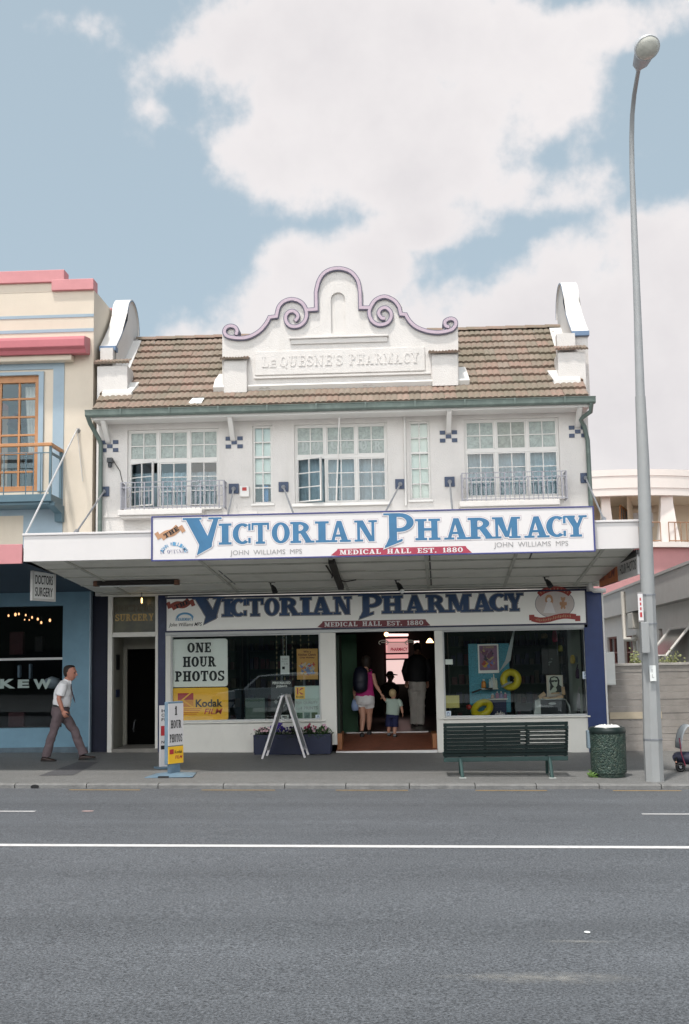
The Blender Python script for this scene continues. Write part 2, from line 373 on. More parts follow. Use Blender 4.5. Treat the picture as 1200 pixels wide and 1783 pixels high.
# ---------------------------------------------------------------- shared materials
M_white = mat('painted_white_wall', (.625, .60, .575), .62, .04, 3, .35, 45, stain=((.47, .45, .41), .5, 2.2, .25))
M_trimw = mat('painted_white_trim', (.67, .655, .63), .45, .03, 4, stain=((.55, .53, .48), .25, 5))
M_cap_white = mat('canopy_white', (.66, .635, .625), .5, .025, 2, .06, 8, stain=((.62, .59, .56), .25, 1.6, .3))
M_navy = mat('navy_paint', (.011, .019, .066), .4, .15, 4, stain=((.08, .1, .2), .4, 6))
M_slate = mat('slate_blue_paint', (.048, .07, .125), .5, .15, 9)
M_bluegrey = mat('blue_grey_paint', (.20, .26, .35), .5, .08, 6)
M_gutter = mat('green_gutter', (.105, .14, .125), .45, .2, 3, stain=((.25, .30, .27), .6, 5))
M_mauve = mat('mauve_trim', (.46, .37, .43), .55, .06, 8)
M_dkedge = mat('dark_trim_edge', (.13, .125, .175), .55, .1, 8)
M_glass = glassmat('window_glass', (.86, .93, .95), 1.3)
M_shopglass = glassmat('shop_glass', (.86, .90, .88), 2.2)
M_soffit = mat('soffit_paint', (.72, .71, .64), .6, .06, 3, stain=((.42, .40, .33), .5, 2.2))
M_dark = mat('dark_interior', (.014, .014, .014), .8, .3, 3)
M_black = mat('black_paint', (.012, .012, .013), .45, .2, 10)
M_dkgreen = mat('dark_green_interior', (.018, .032, .022), .7, .3, 2)
M_steel = mat('galvanised_rod', (.26, .27, .29), .45, .12, 9, metal=.5)
M_paper = mat('white_paper', (.74, .76, .74), .6, .03, 6)
M_red = mat('red_ink', (.45, .03, .04), .5, .05)
M_yellow = mat('yellow_board', (.90, .52, .03), .45, .04, 8)
M_ink = mat('black_ink', (.012, .012, .014), .5, .05)
M_timber = mat('warm_timber', (.30, .12, .045), .5, .15, 6)

def asphalt(name, col, speck=.5, bands=0, patch=0):
    m = bpy.data.materials.new(name); m.use_nodes = True; nt = m.node_tree; N = nt.nodes; L = nt.links
    p = N['Principled BSDF']; p.inputs['Roughness'].default_value = .62; p.inputs['Specular IOR Level'].default_value = .5
    tc = N.new('ShaderNodeTexCoord')
    def noise(sc, det, rough, mscale=(1, 1, 1)):
        n = N.new('ShaderNodeTexNoise'); n.inputs['Scale'].default_value = sc; n.inputs['Detail'].default_value = det; n.inputs['Roughness'].default_value = rough
        mp = N.new('ShaderNodeMapping'); mp.inputs['Scale'].default_value = mscale; L.new(tc.outputs['Object'], mp.inputs[0]); L.new(mp.outputs[0], n.inputs['Vector']); return n.outputs['Fac']
    def mr(x, a, b, c, d):
        n = N.new('ShaderNodeMapRange'); L.new(x, n.inputs[0])
        for k, q in enumerate((a, b, c, d)): n.inputs[k+1].default_value = q
        return n.outputs[0]
    def mul(a, b):
        n = N.new('ShaderNodeMath'); n.operation = 'MULTIPLY'; L.new(a, n.inputs[0]); L.new(b, n.inputs[1]); return n.outputs[0]
    fine = noise(55, 3, .75); mid = noise(9, 5, .6); big = noise(.8, 5, .55, (.6, 1, 1))
    v = mul(mul(mr(fine, .32, .68, 1-speck*.75, 1+speck*.75), mr(mid, .3, .7, .92, 1.08)), mr(big, .3, .7, .90, 1.10))
    if bands: v = mul(v, mr(noise(1.0, 3, .5, (.03, 1.1, 1)), .34, .66, 1-bands, 1+bands))
    vo = N.new('ShaderNodeTexVoronoi'); vo.inputs['Scale'].default_value = 90; L.new(tc.outputs['Object'], vo.inputs['Vector'])
    v = mul(v, mr(vo.outputs['Distance'], .0, .7, 1.22, .82))
    c = N.new('ShaderNodeMix'); c.data_type = 'RGBA'; c.blend_type = 'MULTIPLY'; c.inputs[0].default_value = 1; c.inputs[6].default_value = tuple(col)+(1,)
    cb = N.new('ShaderNodeCombineXYZ')
    for k in range(3): L.new(v, cb.inputs[k])
    L.new(cb.outputs[0], c.inputs[7]); L.new(c.outputs[2], p.inputs['Base Color'])
    b = N.new('ShaderNodeBump'); b.inputs['Strength'].default_value = .5; b.inputs['Distance'].default_value = .01; L.new(fine, b.inputs['Height']); L.new(b.outputs[0], p.inputs['Normal'])
    return m
M_road = asphalt('road_asphalt', (.099, .106, .115), 1.0, .12)
M_pave = asphalt('pavement_asphalt', (.165, .165, .160), .45, .06)
M_kerb = mat('kerb_stone', (.17, .17, .165), .8, .18, 7, .4, 40, stain=((.34, .33, .31), .5, 5))

# ---------------------------------------------------------------- ground, road, pavement
def sheet(name, m, xs, ys, f, dz=0):
    mb = MB(); n = len(xs)
    vs = [(x, y, f(x, y)+dz) for y in ys for x in xs]
    fs = [(j*n+i, j*n+i+1, (j+1)*n+i+1, (j+1)*n+i) for j in range(len(ys)-1) for i in range(n-1)]
    mb.add(vs, fs); o = part(name, mb, m); o['kind'] = 'structure'; return o
fr = lambda a, b, n: [a+(b-a)*k/n for k in range(n+1)]
M_ground = asphalt('distant_ground', (.13, .13, .115), .4)
sheet('ground', M_ground, fr(-500, 500, 10), fr(-500, 500, 10), lambda x, y: gs(x)-.55)
sheet('road', M_road, fr(-120, 120, 60), [KERB, -6, -8, -9.3, -11, -13, -16, -19.2], rz)
sheet('pavement', M_pave, fr(-120, 120, 60), [14, 0, -1.5, -3, KERB+.16], gz)
sheet('far_pavement', M_pave, fr(-120, 120, 60), [-19.35, -22, -40], lambda x, y: gs(x)-.11+.01*(-19.35-y))
mb = MB(); x = -60
while x < 60:
    L_ = random.uniform(.85, 1.05); a, b = x+.006, x+L_-.006; d = random.uniform(-.004, .004)
    prof = [(KERB+.16, -.083), (KERB+.03, -.086), (KERB+.008, -.092), (KERB-.004+d, -.105), (KERB-.006+d, -.30), (KERB+.16, -.30)]
    mb.loft([[(X_, y, gs(X_)+z+(.002 if z > -.2 else 0)) for y, z in prof] for X_ in (a, b)])
    x += L_
o = part('kerb', mb, M_kerb, smooth=False); o['kind'] = 'structure'
mb = MB()
mb.loft([[(X_, y, gs(X_)+z) for y, z in [(-19.35, -.105), (-19.2, -.11), (-19.19, -.40), (-19.35, -.40)]] for X_ in (-60, 0, 60)])
o = part('far_kerb', mb, M_kerb); o['kind'] = 'structure'
M_line = mat('white_road_paint', (.62, .61, .60), .6, .08, 12, .2, 60, stain=((.2, .2, .2), .5, 18))
M_yline = mat('faded_yellow_road_paint', (.36, .24, .09), .7, .15, 12, stain=((.13, .13, .13), .75, 14))
def marking(x0, x1, yc, w, m):
    mb = MB(); n = max(1, int((x1-x0)/1.5))
    for k in range(n):
        a = x0+(x1-x0)*k/n; b = x0+(x1-x0)*(k+1)/n
        j = [random.uniform(-.006, .006) for _ in range(2)]
        mb.quad((a, yc-w/2, rz(a, yc-w/2)+.004), (b, yc-w/2, rz(b, yc-w/2)+.004), (b, yc+w/2, rz(b, yc+w/2)+.004), (a, yc+w/2, rz(a, yc+w/2)+.004))
    o = part('road_marking', mb, m); o['kind'] = 'structure'
yc = gat(600, 1474, rz).y
marking(-40, 40, yc, .13, M_line)
for l, r in ((110, 233), (345, 474), (583, 711), (830, 958), (1072, 1196)):
    a = gat(l, 1379.5, rz); b = gat(r, 1381, rz); marking(a.x, b.x, -4.86, .075, M_yline)
a = gat(-50, 1413, rz); b = gat(62, 1413, rz); marking(a.x, b.x, (a.y+b.y)/2, .075, M_line)
a = gat(1118, 1418, rz); b = gat(1260, 1418, rz); marking(a.x, b.x, (a.y+b.y)/2, .075, M_line)
# chalky scuffs and scraps lying on the asphalt
def blotch(name, px, py, rx, ry, m, n=14, dz=.0035, f=rz, jag=.35):
    c = gat(px, py, f); mb = MB(); P = []
    for k in range(n):
        t = 2*pi*k/n; q = 1-jag*random.random(); x = c.x+rx*q*cos(t); y = c.y+ry*q*sin(t); P.append((x, y, f(x, y)+dz))
    mb.add(P, [tuple(range(n))]); return mb
def feather(name, col, alpha, scale, stretch):
    """chalk dust: colour thinned out to nothing by noise and towards the edge of the patch"""
    m = bpy.data.materials.new(name); m.use_nodes = True; nt = m.node_tree; N = nt.nodes; L = nt.links; p = N['Principled BSDF']
    p.inputs['Base Color'].default_value = tuple(col)+(1,); p.inputs['Roughness'].default_value = .9
    tc = N.new('ShaderNodeTexCoord'); n = N.new('ShaderNodeTexNoise'); mp = N.new('ShaderNodeMapping'); mp.inputs['Scale'].default_value = stretch
    L.new(tc.outputs['Object'], mp.inputs[0]); L.new(mp.outputs[0], n.inputs['Vector']); n.inputs['Scale'].default_value = scale; n.inputs['Detail'].default_value = 7; n.inputs['Roughness'].default_value = .7
    g = N.new('ShaderNodeTexGradient'); g.gradient_type = 'SPHERICAL'; mg = N.new('ShaderNodeMapping'); L.new(tc.outputs['Generated'], mg.inputs[0])
    mg.inputs['Location'].default_value = (-1, -1, 0); mg.inputs['Scale'].default_value = (2, 2, 0); L.new(mg.outputs[0], g.inputs[0])
    a = N.new('ShaderNodeMapRange'); L.new(n.outputs['Fac'], a.inputs[0]); a.inputs[1].default_value = .36; a.inputs[2].default_value = .75; a.inputs[4].default_value = alpha
    u = N.new('ShaderNodeMath'); u.operation = 'MULTIPLY'; L.new(a.outputs[0], u.inputs[0]); L.new(g.outputs['Fac'], u.inputs[1]); L.new(u.outputs[0], p.inputs['Alpha'])
    return m
M_chalk = feather('chalk_dust', (.34, .335, .315), .9, 7, (1, 1, 1))
for px, py, rx, ry in ((958, 1704, .62, .16), (868, 1702, .45, .07), (1010, 1640, .3, .05)):
    o = part('road_scuff', blotch('s', px, py, rx, ry, None, 28, jag=.12), M_chalk); o['kind'] = 'structure'
o = part('paper_scrap', blotch('s', 1022.5, 1624, .026, .038, None, 7, .006), M_paper, base=gat(1022.5, 1624, rz)); tag(o, 'small white paper scrap lying on the open road', 'litter')
o = part('paper_scrap', blotch('s', 152, 1413, .09, .06, None, 8, .006), mat('pinkish_scrap', (.5, .36, .34), .7), base=gat(152, 1413, rz)); tag(o, 'pinkish torn scrap on the road near the kerb', 'litter')
# a darker four-sided patch on the pavement
mb = MB(); P = [gat(px, py) for px, py in ((68, 1351), (128, 1350), (172, 1327), (135, 1327))]
mb.quad(*[(p.x, p.y, p.z+.004) for p in P]); o = part('dark_pavement_patch', mb, asphalt('darker_patch', (.085, .085, .09), .3)); o['kind'] = 'structure'

# ---------------------------------------------------------------- the pharmacy building
XL, XR = -5.575, 3.575
PH = thing('pharmacy_building', 'two-storey white pharmacy with scrolled central gable, brown tiled roof and wide canopy', 'building', (-1, 0, 0))
ZC = at(600, 1027, 0).z              # underside of the canopy at the wall
UP = {'W1': rect(222, 747, 382, 884, 0), 'N1': rect(440, 741, 474.5, 877, 0), 'W2': rect(513, 737.5, 675, 876, 0), 'N2': rect(713, 733, 749.5, 870.5, 0), 'W3': rect(809, 728.5, 975, 866, 0)}
mb = wall_holes(MB(), XL, XR, ZC-.02, 6.36, [tuple(v) for v in UP.values()], 0, .25)
part('wall', mb, M_white, PH)
# brick band and plinth strips that catch the light
mb = MB()
x0, x1, z0, z1 = rect(176, 896, 262, 901, 0); mb.box(XL+.02, x1+2, -.022, .0, z0, z1)
part('string_course', mb, M_white, PH, bevel=.006)
mb = MB()
for sx, sg in ((XL, 1), (XR, -1)):
    mb.box(sx, sx+sg*.25, .252, 9.2, -.5, 6.4)
    mb.prism([(.252, 6.4), (4.4, 6.4), (2.05, 8.2)], sx, sx+sg*.25, 'x')
mb.box(XL+.25, XR-.25, 9.0, 9.25, -.5, 6.4)
part('side_wall', mb, mat('side_render', (.62, .60, .57), .7, .08, 2, .3, 30, stain=((.4, .38, .35), .4, 1.2, .3)), PH)

# tiled roof --------------------------------------------------------
def roofmat():
    m = bpy.data.materials.new('clay_tiles'); m.use_nodes = True; nt = m.node_tree; N = nt.nodes; L = nt.links; p = N['Principled BSDF']; p.inputs['Roughness'].default_value = .85
    p.inputs['Specular IOR Level'].default_value = .2
    at_ = N.new('ShaderNodeAttribute'); at_.attribute_name = 'tile'
    tc = N.new('ShaderNodeTexCoord')
    cr = N.new('ShaderNodeValToRGB'); L.new(at_.outputs['Fac'], cr.inputs[0]); e = cr.color_ramp.elements
    e[0].position = 0; e[0].color = (.27, .185, .15, 1); e[1].position = 1; e[1].color = (.25, .205, .17, 1)
    for ps, c in ((.25, (.225, .18, .145)), (.5, (.29, .19, .155)), (.72, (.205, .17, .135)), (.86, (.31, .22, .18))): q = e.new(ps); q.color = c+(1,)
    n = N.new('ShaderNodeTexNoise'); n.inputs['Scale'].default_value = 11; n.inputs['Detail'].default_value = 8; n.inputs['Roughness'].default_value = .75; L.new(tc.outputs['Object'], n.inputs['Vector'])
    mr = N.new('ShaderNodeMapRange'); L.new(n.outputs['Fac'], mr.inputs[0]); mr.inputs[1].default_value = .42; mr.inputs[2].default_value = .66; mr.inputs[4].default_value = .8
    m1 = N.new('ShaderNodeMix'); m1.data_type = 'RGBA'; L.new(mr.outputs[0], m1.inputs[0]); L.new(cr.outputs[0], m1.inputs[6]); m1.inputs[7].default_value = (.205, .19, .15, 1)
    n2 = N.new('ShaderNodeTexNoise'); n2.inputs['Scale'].default_value = 1.1; n2.inputs['Detail'].default_value = 6; L.new(tc.outputs['Object'], n2.inputs['Vector'])
    mr2 = N.new('ShaderNodeMapRange'); L.new(n2.outputs['Fac'], mr2.inputs[0]); mr2.inputs[1].default_value = .45; mr2.inputs[2].default_value = .7; mr2.inputs[4].default_value = .55
    m2 = N.new('ShaderNodeMix'); m2.data_type = 'RGBA'; L.new(mr2.outputs[0], m2.inputs[0]); L.new(m1.outputs[2], m2.inputs[6]); m2.inputs[7].default_value = (.17, .16, .115, 1)
    L.new(m2.outputs[2], p.inputs['Base Color'])
    b = N.new('ShaderNodeBump'); b.inputs['Strength'].default_value = .5; b.inputs['Distance'].default_value = .02; L.new(n.outputs['Fac'], b.inputs['Height']); L.new(b.outputs[0], p.inputs['Normal'])
    return m
M_tile = roofmat()
RY0, RZ0, RP = -.53, 6.30, R(38)
def roofz(y): return RZ0 + math.tan(RP)*(y-RY0)
def tiles(name, xa, xb, y0, rows, Lr, tw, parent, z0=None, pitch=RP, flip=1):
    """courses of double-roll clay tiles: each tile a small tilted wave with its own lip"""
    rnd = random.Random(int(abs(xa*100))+rows); mb = MB(); vals = []
    z0 = roofz(y0) if z0 is None else z0
    seg = 8; wave = [abs(sin(pi*2*k/seg))**.8 for k in range(seg+1)]
    for r in range(rows):
        nx = int(round((xb-xa)/tw)); dr = rnd.uniform(-.006, .006)
        for c in range(nx):
            X0 = xa+(xb-xa)*c/nx; jit = rnd.uniform(-.006, .008); js = dr+rnd.uniform(-.009, .009); val = rnd.random()
            ring = []
            for sl, hh in ((r*Lr+js+.006, .018), (r*Lr+js, .056), (r*Lr+js+.03, .056), (r*Lr+Lr*.55, .036), (r*Lr+Lr+.04, .012)):
                row = []
                for k in range(seg+1):
                    h = hh + jit*(1 if hh > .02 else 0) + .021*wave[k]*(1 if hh > .02 else .6)
                    row.append((X0+(xb-xa)/nx*k/seg, y0+flip*(sl*cos(pitch)-h*sin(pitch)), z0+sl*sin(pitch)+h*cos(pitch)))
                ring.append(row)
            b = len(mb.f); mb.loft(ring, closed=False); vals += [val]*(len(mb.f)-b)
    o = part(name, mb, M_tile, parent)
    me = o.data
    if len(vals) == len(me.polygons):
        a = me.attributes.new('tile', 'FLOAT', 'FACE'); a.data.foreach_set('value', vals)
    for pgn in me.polygons: pgn.use_smooth = True
    bm = bmesh.new(); bm.from_mesh(me)
    for ed in bm.edges:
        if len(ed.link_faces) == 2 and ed.calc_face_angle(0) > .6: ed.smooth = False
    bm.to_mesh(me); bm.free()
    return o
RF = tiles('roof', XL+.06, XR-.06, RY0, 10, .327, .215, PH)
mb = MB(); mb.prism([(-.5, 6.27), (2.05, roofz(2.05)-.05), (4.5, 6.35), (4.5, 6.2), (-.5, 6.2)], XL+.05, XR-.05, 'x')
part('roof_deck', mb, mat('roof_underside', (.10, .075, .06), .9), RF)
mb = MB(); x = XL+.3; rzr = roofz(2.03)
while x < XR-.35:
    l = .40; mb.loft([[(X_, 2.06+.12*cos(t), rzr+.02+q+.085*sin(t)) for t in fr(0, pi, 8)] for X_, q in ((x, .012), (x+l+.03, 0))], closed=False); x += l
o = part('ridge_tiles', mb, M_tile, RF, smooth=True)
mb = MB()       # one slipped tile mended in white
x0, x1, z0, z1 = rect(329, 703, 352, 716, -.42); yy = -.42
mb.quad((x0, -.52, roofz(-.52)+.09), (x1, -.52, roofz(-.52)+.09), (x1+.03, -.34, roofz(-.34)+.09), (x0+.05, -.34, roofz(-.34)+.09)); part('mended_tile', mb, M_paper, RF)

# eaves ---------------------------------------------------------------
mb = MB(); mb.box(XL+.03, XR-.03, -.50, -.001, 6.15, 6.185); part('eaves_soffit', mb, M_trimw, PH)
mb = MB(); prof = [(-.5, 6.30), (-.5, 6.205), (-.515, 6.185), (-.60, 6.185), (-.625, 6.21), (-.63, 6.285), (-.645, 6.295), (-.645, 6.305), (-.615, 6.305), (-.61, 6.23), (-.53, 6.21), (-.53, 6.30)]
mb.loft([[(X_, y, z) for y, z in prof] for X_ in (XL-.06, XR+.05)]); GT = part('gutter', mb, M_gutter, PH)
for X_ in fr(XL+.6, XR-.5, 9):
    mb = MB(); mb.box(X_-.015, X_+.015, -.652, -.646, 6.2, 6.31); part('gutter_bracket', mb, M_gutter, GT)
mb = MB(); mb.box(XL+.03, XR-.03, -.503, -.498, 6.14, 6.205); part('fascia_board', mb, M_trimw, PH)
for px, pt, pb in ((189, 735, 775), (406, 726, 771), (781.5, 716, 758), (1005, 711, 748)):
    a = at(px, pb-2, 0); mb = MB()
    mb.prism([(0, a.z), (-.06, a.z+.02), (-.46, 6.12), (-.46, 6.155), (-.34, 6.155), (0, a.z+.13)], a.x-.045, a.x+.045, 'x')
    part('eaves_bracket', mb, M_trimw, PH, bevel=.008)
for px, py in ((191.5, 777), (408, 770.5), (781, 760), (1006, 751.5)):
    a = at(px, py, 0); mb = MB(); q = .104
    for i, j in ((-1, -1), (1, -1), (0, 0), (-1, 1), (1, 1)):
        cx, cz = a.x+i*q*1.06, a.z+j*q*.72; mb.box(cx-q*.48, cx+q*.48, -.018, .0, cz-q*.34, cz+q*.34)
    part('tile_ornament', mb, M_slate, PH)

# downpipes --------------------------------------------------------------
x0 = at(173, 800, -.08).x; zc = at(173, 926, -.08).z
mb = MB(); mb.tube([(XL-.02, -.58, 6.2), (XL+.0, -.45, 6.08), (x0+.0, -.12, 5.86), (x0+.03, -.09, 5.76), (x0+.02, -.09, 3.3)], .042, 10)
part('downpipe', mb, M_gutter, PH, smooth=True)
x0 = at(1019, 780, -.08).x; x1 = at(1026, 870, -.08).x
mb = MB(); mb.tube([(XR-.02, -.58, 6.2), (XR-.03, -.5, 6.05), (XR-.17, -.2, 5.98), (x0, -.09, 5.86), (x0+.05, -.09, 5.6), (x0+.06, -.09, 3.4)], .042, 10)
part('downpipe', mb, M_gutter, PH, smooth=True)
a = at(704.5, 722, -.05); b = at(707, 880, -.05)
mb = MB(); mb.tube([(a.x, -.04, 6.15), (b.x, -.04, b.z)], .022, 8); part('downpipe', mb, M_trimw, PH, smooth=True, label='thin white pipe beside the narrow window')

# upper windows ------------------------------------------------------------
M_frost = mat('patterned_glass', (.34, .39, .37), .22, .22, 16, .9, 26)
M_blind = mat('cream_blind', (.80, .79, .70), .7, .05, 3)
M_lace = mat('sky_tinted_net', (.27, .35, .39), .8, .2, 9, .5, 50)  # curtain blue mixed to stand in for sky reflected in the panes
M_room = mat('upstairs_room', (.20, .30, .36), .8, .3, 1.2)  # room colour turned bluer in place of sky reflection on the glass
def grid_frame(mb, x0, x1, z0, z1, nx, nz, w, y0, y1, edge):
    mb.box(x0, x0+edge, y0, y1, z0, z1); mb.box(x1-edge, x1, y0, y1, z0, z1); mb.box(x0+edge, x1-edge, y0, y1, z1-edge, z1); mb.box(x0+edge, x1-edge, y0, y1, z0, z0+edge)
    for k in range(1, nx): X_ = x0+edge/2+(x1-x0-edge)*k/nx; mb.box(X_-w/2, X_+w/2, y0+.006, y1-.006, z0+edge, z1-edge)
    for k in range(1, nz): Z_ = z0+edge/2+(z1-z0-edge)*k/nz; mb.box(x0+edge, x1-edge, y0+.009, y1-.009, Z_-w/2, Z_+w/2)
def big_window(key, tr_px, opens, upper, lower):
    x0, x1, z0, z1 = UP[key]; zt = at(600*0+ (x0*95+600), tr_px, 0).z if 0 else z0+(z1-z0)*tr_px
    mb = MB(); e = .036
    mb.box(x0, x0+e, .05, .12, z0, z1); mb.box(x1-e, x1, .05, .12, z0, z1); mb.box(x0+e, x1-e, .05, .12, z1-e, z1); mb.box(x0+e, x1-e, .05, .12, z0, z0+e)
    mb.box(x0+e, x1-e, .047, .123, zt-.03, zt+.03)
    w = (x1-x0)/3
    for k in (1, 2): mb.box(x0+w*k-.022, x0+w*k+.022, .044, .12, z0+e, zt-.03); mb.box(x0+w*k-.022, x0+w*k+.022, .044, .12, zt+.03, z1-e)
    mb.box(x0-.05, x1+.05, -.07, .12, z0-.055, z0-.001)
    wn = part('window', mb, M_trimw, PH, bevel=.005)
    for k in range(3):
        a = x0+w*k+(.022 if k else e); b = x0+w*(k+1)-(.022 if k < 2 else e)
        mb = MB(); grid_frame(mb, a+.002, b-.002, zt+.031, z1-e-.001, 2, 2, .018, .055, .105, .020); part('sash', mb, M_trimw, wn)
        mb = MB(); mb.quad((a, .085, zt+.03), (b, .085, zt+.03), (b, .085, z1-e), (a, .085, z1-e)); part('pane', mb, upper if not isinstance(upper, list) else upper[k], wn)
        ang = opens.get(k, 0)
        mb = MB(); grid_frame(mb, a+.002, b-.002, z0+e+.001, zt-.031, 2, 3, .018, .055, .10, .022); gl = MB(); gl.quad((a+.02, .08, z0+e), (b-.02, .08, z0+e), (b-.02, .08, zt-.03), (a+.02, .08, zt-.03))
        if ang:
            hx = a if ang > 0 else b
            T = Matrix.Translation((hx, .055, 0)) @ Matrix.Rotation(R(-ang), 4, 'Z') @ Matrix.Translation((-hx, -.055, 0)); mb.xform(T); gl.xform(T)
        sh = part('sash', mb, M_trimw, wn); part('pane', gl, M_glass, wn)
    # the room behind
    mb = MB(); mb.quad((x0-.3, .25, z0-.2), (x0-.3, 2.6, z0-.2), (x0-.3, 2.6, z1+.2), (x0-.3, .25, z1+.2)); mb.quad((x1+.3, .25, z0-.2), (x1+.3, 2.6, z0-.2), (x1+.3, 2.6, z1+.2), (x1+.3, .25, z1+.2))
    mb.quad((x0-.3, 2.6, z0-.2), (x1+.3, 2.6, z0-.2), (x1+.3, 2.6, z1+.2), (x0-.3, 2.6, z1+.2)); mb.quad((x0-.3, .25, z0-.2), (x1+.3, .25, z0-.2), (x1+.3, 2.6, z0-.2), (x0-.3, 2.6, z0-.2)); mb.quad((x0-.3, .25, z1+.1), (x1+.3, .25, z1+.1), (x1+.3, 2.6, z1+.1), (x0-.3, 2.6, z1+.1))
    part('room', mb, M_room, wn)
    # lower net curtain in loose folds, its blue standing in for reflected sky
    c0, c1, ch = lower
    if c1 > c0:
        mb = MB(); n = 60; A = []; B = []
        for k in range(n+1):
            X_ = x0+(x1-x0)*(c0+(c1-c0)*k/n); Y_ = .24+.022*sin(k*1.35)+.012*sin(k*.61)
            A.append((X_, Y_, z0+.03)); B.append((X_, Y_, z0+(zt-z0)*ch))
        mb.loft([A, B], closed=False); part('curtain', mb, M_lace, wn, smooth=True)
    return wn
big_window('W1', .60, {0: 24, 2: -7}, [M_frost, M_frost, M_frost], (0, 1, .78))
w2 = big_window('W2', .59, {0: 27}, M_frost, (.0, 1, .985))
big_window('W3', .60, {}, [M_frost, mat('patterned_glass_pale', (.30, .33, .30), .3, .2, 16, .8, 26), M_frost], (0, 1, .985))
# faint painted letters left on the patterned glass of the middle window
mb = MB(); x0, x1, z0, z1 = UP['W2']
for ch, pc, py in (('D', 531, 778), ('O', 551, 776), ('C', 582, 773), ('T', 604, 771), ('O', 633, 775), ('R', 658, 776)):
    a = at(pc-6, py+9, .08); b = at(pc+6, py-9, .08); glyph(mb, ch, a.x, b.x, a.z, b.z-a.z, .078, 0)
lt = part('lettering', mb, mat('worn_letter_paint', (.40, .44, .43), .6), w2)
for key in ('N1', 'N2'):
    x0, x1, z0, z1 = UP[key]; mb = MB(); grid_frame(mb, x0, x1, z0, z1, 2, 5, .024, .05, .11, .04); zt = z0+(z1-z0)*.6
    mb.box(x0+.04, x1-.04, .046, .115, zt-.02, zt+.02); mb.box(x0-.03, x1+.03, -.04, .11, z0-.04, z0-.001)
    wn = part('window', mb, M_trimw, PH, bevel=.004)
    mb = MB(); mb.quad((x0, .09, z0), (x1, .09, z0), (x1, .09, z1), (x0, .09, z1)); part('pane', mb, M_glass, wn)
    mb = MB(); zz = z0+(.38 if key == 'N1' else .0); mb.box(x0, x1, .14, .145, zz, z1); part('blind', mb, M_blind, wn)
    mb = MB(); mb.box(x0-.05, x1+.05, .26, .27, z0-.05, z1+.05); part('room', mb, mat('pale_room', (.22, .22, .20), .8), wn)
    if key == 'N1':
        mb = MB(); mb.box(x0+.17, x0+.27, .15, .16, z0+.05, z0+.36); part('blue_card', mb, mat('blue_card', (.10, .25, .5), .6), wn)

# window balconies -------------------------------------------------------
M_iron = mat('grey_wrought_iron', (.27, .27, .30), .5, .2, 12)
def balcony(l, t, r, b, slab_px):
    Yf = -.34; x0, x1, z0, z1 = rect(l, t, r, b, Yf)
    s0 = at(slab_px[0], slab_px[1], -.36).x; s1 = at(slab_px[2], slab_px[1], -.36).x; mb = MB(); mb.box(s0, s1, -.37, -.001, z0-.10, z0-.0)
    mb.box(s0+.02, s1-.02, -.30, -.001, z0-.15, z0-.10)
    bc = part('balcony', mb, M_white, PH, bevel=.01)
    mb = MB(); r_ = .008
    for z in (z1, z0+.03, z1-.09):
        mb.box(x0, x1, Yf-.01, Yf+.006, z-.008, z+.008)
        for X_ in (x0, x1): mb.box(X_-.007, X_+.007, Yf+.006, -.01, z-.008, z+.008)
    n = 22
    for k in range(n+1):
        X_ = x0+(x1-x0)*k/n; thick = .012 if k in (0, n) or k % 4 == 1 else .0065
        mb.box(X_-thick, X_+thick, Yf-.012, Yf+.008, z0-.0, z1-(0 if thick > .01 or k % 2 else .09))
    for k in (1, 5, 9, 13, 17, 21):      # c-scrolls between the bars
        X_ = x0+(x1-x0)*k/n
        for sg in (-1, 1):
            mb.tube([(X_+sg*(.02+.05*(1-cos(t))/2+.02*sin(t)), Yf-.002, z1-.10-.20*t/5.2+.03*sin(t*1.4)) for t in fr(0, 5.2, 10)], .006, 5)
    for k in range(1, 6):
        Y_ = Yf*(k/6)
        for X_ in (x0, x1): mb.box(X_-.006, X_+.006, Y_-.006, Y_+.006, z0, z1)
    part('railing', mb, M_iron, bc)
balcony(211, 838.5, 390, 886, (205, 890, 352)); balcony(805, 822, 987, 871, (800, 874, 975))
mb = MB(); x0, x1, z0, z1 = rect(208, 888, 300, 899, -.3)
# wall plates and stay rods for the canopy --------------------------------
for px, py, qx, qy in ((182, 856, 116, 929), (407.5, 851, 386, 902), (494, 848, 529, 897), (697, 843, 644, 893), (783, 839, 791, 889), (1019.5, 832.5, 1062, 908)):
    a = at(px, py, 0); b = at(qx, qy, -3.2); mb = MB(); q = .092
    mb.box(a.x-q, a.x+q, -.03, -.0, a.z-q, a.z+q); pt = part('wall_plate', mb, M_slate, PH, bevel=.006)
    b = V((at(qx, qy, -3.55).x, -3.55, 3.5))
    mb = MB(); mb.tube([(a.x, -.02, a.z), (a.x, -.07, a.z-.01)], .04, 8); mb.tube([(a.x, -.05, a.z-.01), b], .016, 8)
    t = .78 if px in (182, 1019.5) else 0
    if t:
        c = V((a.x, -.05, a.z))*(1-t)+b*t; d = (b-V((a.x, -.05, a.z))).normalized()
        mb.tube([c-d*.13, c-d*.10, c+d*.10, c+d*.13], [.016, .04, .04, .016], 8)
    part('stay_rod', mb, M_steel, pt, smooth='auto')
a = at(591, 729, -.3); b = at(586, 872, -.12)
mb = MB(); mb.tube([(b.x, -.13, b.z), (a.x, -.34, a.z)], [.017, .012], 8); mb.ball((a.x, -.34, a.z), .02, 8, 5); part('flagpole', mb, M_trimw, PH, smooth=True)

